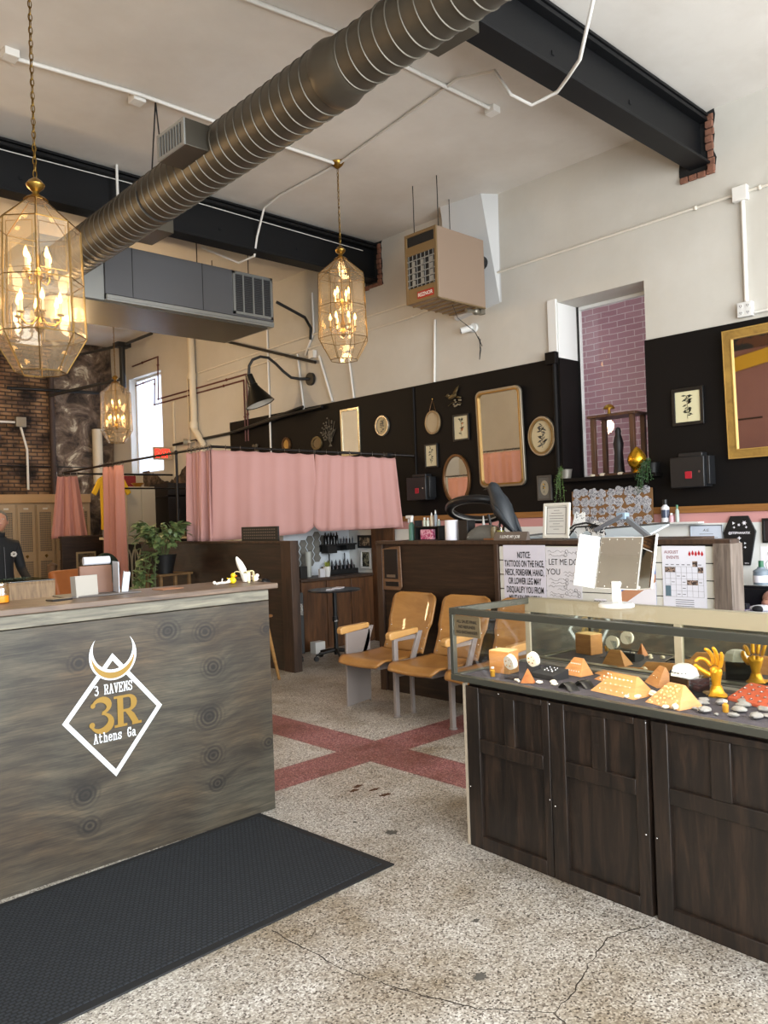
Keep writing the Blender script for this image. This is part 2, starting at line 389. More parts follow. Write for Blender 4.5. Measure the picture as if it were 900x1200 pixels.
# left wall (seen only in the mirrors) and the shop front with its big windows
MAUVE=mat('mauve_wall_paint','#8d6560',.7,var=.1,scale=2)
wl=struct(G().box(XL-.3,XL,YF,YB,0,CZ).make('wall_left',WALLM,smooth=False))
G().box(XL,XL+.01,5.7,8.6,0,4.2).make('mauve_paint',MAUVE,wl,smooth=False)
fw=G().box(XL,XW+.4,YF-.2,YF,0,.45).box(XL,XW+.4,YF-.2,YF,4.3,CZ)
for a,b in ((XL,XL+.4),(1.7,1.9),(XW-.5,XW+.4)): fw.box(a,b,YF-.2,YF,.45,4.3)
struct(fw.make('wall_front',WALLM,smooth=False))
# steel beams
BEAMM=mat('black_beam_paint','#0b0c0e',.55,var=.25,scale=3,spec=.25)
def beam(name_y,z0,x0):
    y=name_y; g=G()
    g.box(x0,XW,y-.095,y+.095,z0,z0+.022).box(x0,XW,y-.095,y+.095,CZ-.022-.03,CZ-.03).box(x0,XW,y-.012,y+.012,z0+.022,CZ-.052)
    g.box(x0,XW,y-.085,y-.012,CZ-.09,CZ-.06)
    for k in range(9): g.box(x0+.6+k*1.0,x0+.63+k*1.0,y-.02,y-.012,z0+.15,z0+.18)
    o=g.make('ceiling_beam',BEAMM,bevel=.003); return o
tag(struct(beam(3.07,4.40,XL)),'black steel ceiling beam nearest the front, ending in a broken wall pocket','beam')
tag(struct(beam(7.17,4.38,XL)),'black steel ceiling beam in mid room above the grey duct box','beam')
POCK=mat('broken_brick','#7a5240',.9,var=.5,scale=25,bump=1,bscale=20)
random.seed(5)
def pocket(y0,y1,z0):
    # ragged black plate paints the shade inside the hole, bare brick along two edges
    def ragged(k):
        pts=[]
        for a,b_,n in (((y0,z0),(y1,z0),9),((y1,z0),(y1,CZ),10),((y1,CZ),(y0,CZ),4),((y0,CZ),(y0,z0),10)):
            for i in range(n):
                t=i/n; pts.append((a[0]+(b_[0]-a[0])*t+random.uniform(-.014,.014)*k, min(CZ,a[1]+(b_[1]-a[1])*t+random.uniform(-.014,.014)*k)))
        return pts
    o=G().prism(ragged(1),XW-.006,XW-.0005,'x').make('pocket_shade_plate',BLKMATTE,wr,smooth=False)
    g=G(); z=z0
    while z<CZ-.05:
        g.box(XW-.03+random.uniform(-.01,.01),XW-.004,y0+random.uniform(-.005,.01),y0+.05+random.uniform(0,.025),z,z+.055); z+=.062
    yy=y0
    while yy<y1-.04: g.box(XW-.03,XW-.004,yy,yy+.07,z0-.02+random.uniform(-.01,.01),z0+.025); yy+=.078
    g.make('broken_brick',POCK,o,bevel=.006)
pocket(2.94,3.25,4.33); pocket(7.02,7.32,4.33)
# painted chase sloping off the wall
CH=mat('chase_paint','#bcbcba',.7)
g=G(); y0,y1=5.24,5.86
g.add([(XW,y0,CZ),(XW-.16,y0+.10,CZ),(XW-.22,y1,CZ),(XW,y1,CZ),(XW,y0,3.72),(XW-.006,y0+.02,3.72),(XW-.05,y1,3.66),(XW,y1,3.64)],[(0,1,5,4),(1,2,6,5),(2,3,7,6),(4,5,6,7),(0,3,2,1),(0,4,7,3)])
struct(g.make('wall_chase',CH,smooth=False))
# ------------------------------------------------------------ ducts, heater, conduits, lamps overhead
duct=thing('round_duct','long round spiral steel air duct hung below the ceiling beams','duct')
A=Vector((2.93,-1.6,4.08)); B=Vector((3.26,8.15,4.1)); D=(B-A).normalized(); Lt=(B-A).length
def spiral(a,b,r,pitch=.103):
    n=40; L=(b-a).length; prof=[]; k=0; z=0
    prof=[(r,0)]
    while z<L-pitch:
        z+=pitch; prof+=[(r,z-.006),(r+.0055,z-.003),(r+.0055,z+.003),(r,z+.006)]
    prof.append((r,L)); return prof
q=D.to_track_quat('Z','Y').to_matrix().to_4x4()
def at_t(t): return A+D*t
DUCTM=mat('duct_steel','#5c574d',.45,.7,var=.16,scale=3)
t1=4.95
G().lathe(spiral(at_t(0),at_t(t1),.165),n=44,M=Matrix.Translation(A)@q).make('duct_pipe',DUCTM,duct)
G().lathe([(.165,0),(.172,.01),(.172,.08),(.192,.16),(.192,.21),(.187,.22)],n=44,M=Matrix.Translation(at_t(t1))@q).make('reducer',DUCTM,duct)
G().lathe(spiral(at_t(t1+.2),B,.185),n=44,M=Matrix.Translation(at_t(t1+.2))@q).make('duct_pipe',DUCTM,duct)
def ductvent(x0,x1,y0,y1,z0,z1,face):
    f=G(); f.box(x0,x1,y0,y1,z0,z1)
    o=f.make('vent_box',DUCTM,duct,bevel=.004)
    g=G()
    if face=='-x':
        xf=x0-.012
        g.box(xf,x0,y0,y1,z0,z0+.02).box(xf,x0,y0,y1,z1-.02,z1).box(xf,x0,y0,y0+.02,z0+.02,z1-.02).box(xf,x0,y1-.02,y1,z0+.02,z1-.02)
        n=9
        for i in range(n): yy=y0+.03+(y1-y0-.06)*i/(n-1); g.box(xf,x0-.001,yy-.004,yy+.004,z0+.02,z1-.02)
        g.make('grille',GALVL,o)
    return o
ductvent(2.80,3.1,4.72,5.08,4.02,4.20,'-x')
ductvent(3.12,3.42,2.72,3.02,4.08,4.22,'')
ductvent(3.38,3.62,6.35,6.75,4.06,4.22,'')
for t in (3.7,7.4): 
    p=at_t(t); dr=G(); dr.tube([(p.x-.17,p.y,p.z),(p.x-.05,p.y,4.30),(p.x,p.y,CZ)],.006,6).tube([(p.x+.17,p.y,p.z),(p.x+.05,p.y,4.30),(p.x,p.y,CZ)],.006,6); dr.tube([(p.x+.19*math.cos(a),p.y,p.z+.19*math.sin(a)) for a in [PI*i/10+PI for i in range(11)]],.004,6); dr.make('hanger_strap',BLACK,duct)

rd=thing('rectangular_duct','grey rectangular sheet metal duct box with a slatted grille, behind the round duct','duct')
GREY=mat('duct_grey_paint','#626264',.5,.2,var=.06,scale=2)
G().box(3.75,5.88,8.0,9.0,3.93,4.46).make('duct_box',GREY,rd,bevel=.004)
G().box(3.05,3.75,8.03,9.0,3.86,4.42).make('end_section',GALVL,rd,bevel=.004)
G().box(3.75,5.86,7.965,8.0,3.875,3.915).box(3.75,5.86,7.97,9.02,3.855,3.875).make('flange',GALVL,rd,bevel=.003)
G().box(3.2,5.80,8.03,8.98,3.84,3.856).make('duct_underside',DUCTM,rd)
for x in (4.05,4.9): G().box(x,x+.006,7.996,8.0,3.93,4.46).make('seam',BLACK,rd)
g=G(); x0,x1=5.30,5.86; z0,z1=3.95,4.45
g.box(x0,x1,7.98,8.0,z0,z0+.03).box(x0,x1,7.98,8.0,z1-.03,z1).box(x0,x0+.03,7.98,8.0,z0,z1).box(x1-.03,x1,7.98,8.0,z0,z1)
for i in range(1,4): xx=x0+(x1-x0)*i/4; g.box(xx-.01,xx+.01,7.978,8.0,z0,z1)
g.make('grille_frame',GALVL,rd)
g=G()
for i in range(20): zz=z0+.04+i*.0215; g.box(x0+.03,x1-.03,7.985,7.999,zz,zz+.010)
g.make('grille',mat('dark_grille','#3b3a38',.5,.5),rd)
for x,y in ((4.0,8.1),(4.9,8.1),(5.6,8.1),(4.0,8.9),(5.6,8.9)): G().tube([(x,y,4.46),(x,y,CZ)],.006,6).make('hanger_rod',BLACK,rd)

# gas heater hanging by the wall
ht=thing('ceiling_heater','brown unit heater with louvred front hung from rods by the cream wall','heater',(0,0,0))
HB=mat('heater_brown','#8f7a68',.45,.1); HBF=mat('heater_front_brown','#76603f',.45,.1)
hx,hx1,hy,hy1,hz,hz1=5.86,6.57,5.27,5.70,3.63,4.33
G().box(hx,hx1,hy,hy1,hz,hz1).make('casing',HB,ht,bevel=.006)
g=G(); o=.02
g.box(hx-o,hx,hy,hy+.03,hz,hz1).box(hx-o,hx,hy1-.03,hy1,hz,hz1).box(hx-o,hx,hy+.03,hy1-.03,hz1-.03,hz1).box(hx-o,hx,hy+.03,hy1-.03,hz,hz+.15).box(hx-o,hx,hy+.03,hy1-.03,hz1-.22,hz1-.13)
g.make('front_frame',HBF,ht,bevel=.003)
G().box(hx-.006,hx,hy+.03,hy1-.03,hz+.15,hz1-.03).make('dark_opening',BLKMATTE,ht)
g=G()
for i in range(5): zz=hz+.17+i*.063; g.box(hx-.018,hx-.006,hy+.03,hy1-.03,zz,zz+.008)
for j in range(7): yy=hy+.05+j*.055; g.box(hx-.016,hx-.008,yy,yy+.004,hz+.15,hz1-.22)
for i in range(4):
    for j in range(3): g.box(hx-.014,hx-.008,hy+.06+j*.12,hy+.10+j*.12,hz+.18+i*.063,hz+.225+i*.063)
g.make('louver',GALVL,ht)
G().box(hx-.024,hx-.02,hy+.05,hy+.27,hz+.03,hz+.10).make('name_plate',mat('red_plate','#9c2a1c',.4),ht)
G(Matrix.Translation((hx-.025,hy+.16,hz+.048))@Euler((0,0,R(-90))).to_matrix().to_4x4()).text('REZNOR',.05,0,0,0,bold=.0012).make('lettering',WHITE,ht,smooth=False)
g=G()
for i in range(6): g.box(hx+.05+i*.11,hx+.07+i*.11,hy+.02,hy1-.02,hz-.015,hz)
g.box(hx,hx1,hy,hy+.03,hz-.012,hz).make('bottom_rib',HBF,ht)
G().cyl((hx1,hy+.15,hz1-.17),(XW-.03,hy+.15,hz1-.17),.07).make('flue_pipe',BLACK,ht)
G().cyl((6.35,hy+.08,hz-.04),(6.62,hy+.08,hz-.03),.02).ball((6.5,hy+.08,hz-.03),.04).box(6.55,6.62,hy+.05,hy+.11,hz-.05,hz+.02).make('gas_valve',GALV,ht)
for x,y in ((5.95,5.33),(5.95,5.66),(6.5,5.66)): G().tube([(x,y,hz1),(x,y,CZ)],.005,6).make('hanger_rod',BLACK,ht)
tag(G().tube([(6.2,5.4,hz),(6.25,5.38,3.5),(6.6,5.45,3.42),(6.77,5.5,3.3),(6.74,5.52,3.4),(6.70,5.46,3.25),(6.72,5.5,3.15),(6.77,5.52,3.38)],.004,6).make('hanging_cable',BLACK),'thin black cable looping down below the brown heater','cable')

cam=thing('security_camera','small white security camera on the cream wall below the heater','camera',(XW,5.62,3.52),-90)
G().cyl((0,0,0),(0,-.03,0),.05).make('mount',WPLAST,cam)
G().cyl((0,-.03,0),(-.03,-.07,.01),.012).cyl((-.0,-.045,.0),(-.09,-.12,-.03),.035).make('camera_body',WPLAST,cam)
G().cyl((-.09,-.12,-.03),(-.095,-.124,-.031),.026).make('lens',BLKPLASTIC,cam)

# conduits
CW=mat('white_conduit_paint','#d9d6cf',.45)
WCP=mat('wall_conduit_paint','#d2cbbd',.5)
def conduit(name,label,pts,r=.012,m=None,clips=0,cat='pipe'):
    o=thing(name,label,cat)
    g=G().tube(pts,r,10); g.make('tube',m or CW,o)
    for k in range(clips):
        t=(k+.5)/clips*(len(pts)-1); i=min(int(t),len(pts)-2); p=Vector(pts[i]).lerp(Vector(pts[i+1]),t-i); G().ball(p,r*1.7,8,6).make('clip',m or CW,o)
    return o
c1=conduit('ceiling_conduit','white conduit along the ceiling to the hanging lantern in mid room',[(2.03,5.86,4.835),(3.02,5.74,4.835),(4.4,5.74,4.835),(5.0,5.72,4.835)],.016)
for x in (2.08,3.03): G().box(x-.05,x+.05,5.76,5.86,4.80,4.855).make('junction_box',CW,c1,bevel=.004)
c2=conduit('ceiling_conduit','white conduit on the ceiling crossing behind the nearer part of the round duct',[(2.6,4.3,4.835),(3.67,4.15,4.835),(5.31,4.13,4.835)],.016)
G().box(5.28,5.37,4.08,4.18,4.80,4.855).make('junction_box',CW,c2,bevel=.004)
conduit('flexible_conduit','white flexible conduit bending down below the front black beam',[(4.2,2.38,CZ),(4.2,2.45,4.6),(4.45,2.75,4.33),(4.62,2.95,4.36),(4.72,3.1,4.36),(4.7,3.3,4.34),(4.6,3.4,4.42),(4.62,3.55,4.66),(4.75,4.0,4.835),(5.0,5.7,4.835)],.012)
conduit('flexible_conduit','white flexible conduit bending from the hanging lantern down over the mid room beam',[(5.0,5.74,4.835),(5.02,6.65,4.84),(5.03,6.95,4.80),(5.05,7.12,4.55),(5.05,7.18,4.36),(5.0,7.4,4.33),(4.85,7.9,4.60)],.012)
conduit('beam_wire','thin white wire running along the top of the mid room beam',[(2.2,7.14,4.74),(3.6,7.14,4.76),(5,7.14,4.74),(6.6,7.14,4.72)],.0045)
conduit('ceiling_hanger','short white threaded hanger dropping from the ceiling in front of the mid room beam',[(3.45,7.05,CZ),(3.45,7.05,4.48)],.013)
xw=XW-.018
c3=conduit('wall_conduit','white conduit across the cream wall, through a junction box, over the window',[(xw,-.5,4.07),(xw,2.52,4.07),(xw,2.73,4.07),(xw,5.44,4.03),(xw,6.58,3.99),(xw,8.70,3.96),(xw,11.27,3.90)],.012,m=WCP,clips=7)
G().box(XW-.06,XW,2.67,2.79,4.0,4.12).make('junction_box',CW,c3,bevel=.005)
conduit('wall_conduit','lower of the two parallel conduits on the cream wall behind the hanging lantern',[(xw,6.0,3.87),(xw,6.58,3.82),(xw,8.16,3.80),(xw,11.0,3.74)],.011,m=WCP,clips=5)
c4=conduit('wall_conduit','vertical white conduit dropping to the outlet box above the gold mirror',[(xw,2.72,4.0),(xw,2.72,3.17)],.018)
ob=thing('outlet_box','white four-socket outlet box on the cream wall above the black paint','outlet',(XW,2.725,3.105),-90)
G().box(-.06,.06,-.055,0,-.06,.06).make('box_body',WPLAST,ob,bevel=.004)
for dx in (-.028,.028):
    for dz in (-.028,.028):
        f=G().cyl((dx,-.055,dz),(dx,-.058,dz),.019,n=18).make('socket',WPLAST,ob)
        G().box(dx-.009,dx-.005,-.0595,-.058,dz-.004,dz+.01).box(dx+.005,dx+.009,-.0595,-.058,dz-.004,dz+.008).cyl((dx,-.0595,dz-.01),(dx,-.058,dz-.01),.003).make('slot',BLKMATTE,f)
conduit('wall_conduit','thin white conduit running off sideways from the outlet box',[(xw,2.66,3.07),(xw,1.6,3.07)],.012)
conduit('wall_conduit','white vertical conduit on the cream wall below the heater',[(xw,6.18,3.72),(xw,6.22,3.02)],.014)
conduit('wall_conduit','black painted conduit down the black wall between the oval and round pictures',[(xw,6.56,3.0),(xw,6.56,1.95),(xw,6.4,1.95)],.016,BLKP)
c5=conduit('wall_conduit','thick black painted conduit beside the near window',[(xw-.01,4.60,3.0),(xw-.01,4.60,1.84),(xw-.01,4.56,1.84)],.026,BLKP)
G().box(XW-.07,XW,4.56,4.68,2.96,3.08).make('junction_box',BLKP,c5,bevel=.004)
REDP=mat('maroon_pipe_paint','#5a2c24',.5)
conduit('maroon_pipe','upper dark maroon pipe stepping up the far cream wall',[(xw,13.5,4.36),(xw,12.57,4.38),(xw,12.60,3.66),(xw,9.95,3.68),(xw,9.95,2.7)],.013,REDP,5)
conduit('maroon_pipe','lower dark maroon pipe stepping up the far cream wall',[(xw,13.4,4.0),(xw,12.7,4.02),(xw,12.74,3.58),(xw,10.02,3.60),(xw,10.02,2.7)],.013,REDP,5)
PIPEC=mat('cream_pipe_paint','#cfc4ad',.5)
dp=conduit('drain_pipe','thick cream painted drain pipe with an offset on the far cream wall',[(XW-.07,11.40,CZ),(XW-.07,11.37,3.30),(XW-.07,11.38,3.02),(XW-.07,11.12,2.76),(XW-.07,11.10,.1)],.055,PIPEC)
for z in (3.86,3.08): G().cyl((XW-.07,11.39,z-.05),(XW-.07,11.385,z+.05),.068,n=18).make('pipe_collar',PIPEC,dp)
conduit('wall_conduit','thin cream vertical conduit beside the thick drain pipe',[(xw,11.62,3.9),(xw,11.60,1.2)],.014,PIPEC)
conduit('wall_conduit','thin cream vertical conduit nearest the exit sign',[(xw,12.1,3.55),(xw,12.1,2.3)],.02,PIPEC)
conduit('wall_conduit','white vertical conduit just beside the wall lamp shade',[(xw,9.4,4.6),(xw,9.4,2.4)],.014)
conduit('wall_conduit','white vertical conduit behind the lamp plate',[(xw,8.72,3.76),(xw,8.62,3.0)],.014)
conduit('wall_conduit','white slanting conduit between the wall lamp and the lantern',[(xw,8.26,3.66),(xw,8.02,3.03)],.016)
conduit('wall_conduit','tallest white conduit between the wall lamp and the lantern',[(xw,7.83,4.66),(xw,7.6,3.02)],.014)
c6=conduit('bent_conduit','black elbow fitting and white cable at the duct grille on the cream wall',[(6.3,8.5,4.35),(6.72,8.45,4.2),(6.76,8.38,4.05),(6.76,8.4,3.9)],.02,BLACK)
G().tube([(xw,8.36,4.52),(xw,8.35,4.0),(xw,8.55,3.72)],.014,8).box(XW-.06,XW,8.33,8.43,3.65,3.75).make('white_drop',CW,c6)
conduit('black_rail','slanting black rail on the cream wall above the lamp',[(xw-.03,10.4,4.24),(xw-.03,8.3,3.58)],.02,BLACK)
conduit('black_rail','black rail sloping down the wall over the black paint above the wide curtain',[(xw-.03,8.60,3.03),(xw-.02,10.30,2.86),(xw-.02,12.1,2.83)],.022,BLACK)
conduit('black_rail','shorter lower black rail converging with the sloping one above the wide curtain',[(xw-.06,8.16,2.98),(xw-.06,9.0,2.95),(xw-.06,10.30,2.85)],.022,BLACK)
conduit('wall_conduit','thin black wire crossing the brick back wall',[(-1,YB-.03,2.62),(4.0,YB-.03,2.62),(6.7,YB-.03,2.6)],.012,BLACK)
cb=conduit('wall_conduit','grey conduit with a junction box dropping down the brick back wall',[(3.5,YB-.03,3.36),(5.1,YB-.03,3.36),(5.12,YB-.03,3.3),(5.22,YB-.03,2.9),(5.22,YB-.03,2.2)],.02,CW)
G().box(5.03,5.2,YB-.1,YB-.005,3.28,3.45).make('junction_box',GALV,cb,bevel=.006)
conduit('wall_pipe','rusty vertical pipe where brick meets dark rubble wall',[(5.66,YB-.05,4.5),(5.66,YB-.05,1.9)],.05,mat('rusty_pipe','#3b2c24',.7))
conduit('wall_pipe','horizontal black pipe high on the rubble wall corner',[(4.9,YB-.1,3.93),(6.5,YB-.1,3.97)],.03,BLACK)
conduit('wall_pipe','cream pipe low in the corner beside the far bright window',[(6.45,YB-.1,3.3),(6.45,YB-.1,2.3)],.09,PIPEC)
# far black bracket by the window
bk=thing('ceiling_bracket','black steel bracket with hanging point at the far end of the ceiling','bracket')
G().cyl((6.4,13.1,4.60),(6.4,13.1,3.92),.05,.05).cyl((6.4,13.1,3.92),(6.4,13.1,3.78),.055,.005).box(6.28,6.52,13.0,13.2,4.58,4.66).make('post',BLACK,bk)
G().tube([(6.6,12.4,4.72),(6.4,13.1,4.62),(5.6,14.3,4.45)],.025).tube([(6.4,13.1,4.05),(5.6,14.3,3.85)],.03).make('rail',BLACK,bk)
# wall lamp with gooseneck
gl=thing('barn_lamp','black gooseneck barn lamp with cone shade on the cream wall above the curtain','wall lamp')
G().cyl((XW-.001,8.45,3.385),(XW-.04,8.45,3.385),.085,n=24).make('wall_plate',BLACK,gl)
pts=[(6.76,8.45,3.385),(6.58,8.62,3.40),(6.48,8.85,3.42),(6.40,8.98,3.50),(6.36,9.05,3.62)]
sx,sy=6.22,9.16
pts+=[(6.32,9.10,3.70),(6.28,9.14,3.73),(6.24,9.17,3.72),(sx,sy+.02,3.66),(sx,sy,3.50),(sx,sy,3.40)]
pts=[(6.76,8.45,3.385),(6.66,8.54,3.39),(6.58,8.61,3.41),(6.50,8.68,3.50),(6.43,8.74,3.60),(6.36,8.80,3.68),(6.28,8.87,3.70),(6.20,8.94,3.66),(6.165,8.97,3.58),(6.16,8.98,3.46)]
sx,sy=6.16,8.98
G().tube(pts,.019,10).make('gooseneck_arm',BLACK,gl)
sh=Matrix.Translation((sx,sy,3.46))@Euler((R(-14),R(-14),0)).to_matrix().to_4x4()
G().lathe([(.0,.02),(.05,.0),(.055,-.13),(.065,-.14),(.065,-.17),(.2,-.42),(.196,-.42),(.06,-.175),(0,-.17)],n=32,M=sh,cap=False).make('lamp_shade',mat('lamp_black','#15130f',.35,.3),gl)
G().lathe([(0,-.18),(.055,-.19),(.185,-.412),(.0,-.35)],n=32,M=sh,cap=False).make('white_shade_lining',mat('lamp_lining','#efe9da',.5),gl)

# ---------------- lantern chandeliers
def lanternglass():
    m=bpy.data.materials.new('lantern_glass'); m.use_nodes=True; nt=m.node_tree; nt.nodes.clear(); N=nt.nodes.new; L=nt.links.new
    out=N('ShaderNodeOutputMaterial'); t=N('ShaderNodeBsdfTransparent'); t.inputs[0].default_value=lin('#fff8ec')
    d=N('ShaderNodeBsdfTranslucent'); d.inputs[0].default_value=lin('#f2e6cc'); df=N('ShaderNodeBsdfDiffuse'); df.inputs[0].default_value=lin('#e6dcc8')
    g=N('ShaderNodeBsdfGlossy'); g.inputs['Roughness'].default_value=.03
    a=N('ShaderNodeMixShader'); a.inputs[0].default_value=.5; L(d.outputs[0],a.inputs[1]); L(df.outputs[0],a.inputs[2])
    b=N('ShaderNodeMixShader'); b.inputs[0].default_value=.10; L(t.outputs[0],b.inputs[1]); L(a.outputs[0],b.inputs[2])
    c=N('ShaderNodeMixShader'); c.inputs[0].default_value=.10; L(b.outputs[0],c.inputs[1]); L(g.outputs[0],c.inputs[2]); L(c.outputs[0],out.inputs[0])
    return m
GL_L=lanternglass()
BULB=mat('lit_candle_bulb','#ffc878',.4,emit=9)
LB=mat('lantern_brass','#6e552a',.35,1)
LBG=mat('gold_brass','#9c7c3c',.3,1)
def lantern(label,x,y,ztop,mount):
    t=thing('lantern_chandelier',label,'chandelier',(x,y,ztop),0,'octagonal brass and glass lantern chandeliers')
    n=8; a0=R(22.5)
    rings=[(.05,0),(.226,-.155),(.234,-.46),(.242,-.755),(.130,-.95)]
    def P(r,z,i): a=2*PI*i/n+a0; return Vector((r*math.cos(a),r*math.sin(a),z))
    g=G(); br=.0032
    for r,z in rings:
        for i in range(n): g.cyl(P(r,z,i),P(r,z,i+1),br,n=6)
    for (r0,z0),(r1,z1) in zip(rings,rings[1:]):
        for i in range(n): g.cyl(P(r0,z0,i),P(r1,z1,i),br,n=6)
    g.make('brass_frame',LB,t)
    g=G()
    for k,((r0,z0),(r1,z1)) in enumerate(zip(rings,rings[1:])):
        for i in range(n): g.add([P(r0,z0,i),P(r0,z0,i+1),P(r1,z1,i+1),P(r1,z1,i)],[(0,1,2,3)])
    g.make('glass_pane',GL_L,t,smooth=False,fix=False)
    # bevelled inner came lines on the middle panes
    g=G()
    for (r0,z0),(r1,z1) in list(zip(rings,rings[1:]))[1:3]:
        for i in range(n):
            a,b,c,d=P(r0,z0,i),P(r0,z0,i+1),P(r1,z1,i+1),P(r1,z1,i); m=(a+b+c+d)/4
            q=[m+(p-m)*.80 for p in (a,b,c,d)]
            for u,v in zip(q,q[1:]+q[:1]): g.cyl(u,v,.0014,n=5)
    g.make('bevel_line',LBG,t)
    G().lathe([(.0,.0),(.065,.0),(.05,.012),(.02,.03),(.018,.045),(.045,.07),(.05,.085),(.035,.105),(.015,.12),(.0,.125)],n=20).make('crown_finial',LBG,t)
    G().cyl((0,0,0),(0,0,-.72),.006).lathe([(.0,-.74),(.02,-.72),(.03,-.70),(.012,-.66),(.03,-.62),(.012,-.58),(.012,-.45),(.028,-.42),(.012,-.38),(.0,-.36)],n=14).make('center_stem',LBG,t)
    for zt,na,ra in ((-.42,4,.075),(-.66,6,.115)):
        for k in range(na):
            a=2*PI*k/na+.3; c,s=math.cos(a),math.sin(a)
            pts=[(c*r,s*r,zt+dz) for r,dz in ((.01,.02),(ra*.4,-.03),(ra*.75,-.035),(ra,-.01),(ra,.02))]
            ar=G().tube(pts,.0045,6).lathe([(.004,0),(.018,.006),(.02,.012),(.006,.016)],c=(c*ra,s*ra,zt+.015),n=12).make('candle_arm',LBG,t)
            G().cyl((c*ra,s*ra,zt+.03),(c*ra,s*ra,zt+.085),.009,n=10).make('candle_sleeve',mat('candle_ivory','#efdfb4',.5),ar)
            G().lathe([(.002,0),(.012,.012),(.0135,.025),(.009,.045),(.002,.065)],c=(c*ra,s*ra,zt+.085),n=10).make('bulb',BULB,ar)
    # chain
    g=G(); z=.125; k=0; top=CZ-ztop-.06
    while z<top:
        a=(k%2)*PI/2; pts=[]
        for i in range(10):
            u=2*PI*i/10; pts.append((math.cos(a)*.010*math.cos(u),math.sin(a)*.010*math.cos(u),z+.02+.024*math.sin(u)))
        g.tube(pts,.0028,5,closed=True); z+=.036; k+=1
    g.tube([(.008,0,.13),(-.008,.0,(top+.13)/2),(.006,0,top)],.0025,5)
    g.make('chain',DBRASS,t)
    G().lathe([(.0,0),(.015,.0),(.05,.03),(.065,.055),(.065,.06),(0,.06)],c=(0,0,CZ-ztop-.06),n=20).make('ceiling_canopy',LBG,t)
    for dz,pw in ((-.36,3),(-.60,5)):
        l=bpy.data.lights.new('lantern_light','POINT'); l.energy=pw; l.color=(1,.66,.33); l.shadow_soft_size=.07
        o=bpy.data.objects.new('lantern_light',l); COL.objects.link(o); o.parent=t; o.location=(0,0,dz)
    return t
lantern('octagonal glass lantern chandelier above the reception counter, hung lowest and largest in view',1.72,4.49,3.31,0)
lantern('octagonal glass lantern chandelier in front of the cream wall beside the heater',5.0,5.72,3.94,0)
lantern('octagonal glass lantern chandelier hanging deepest in the room near the bright window',5.80,12.14,3.78,0)
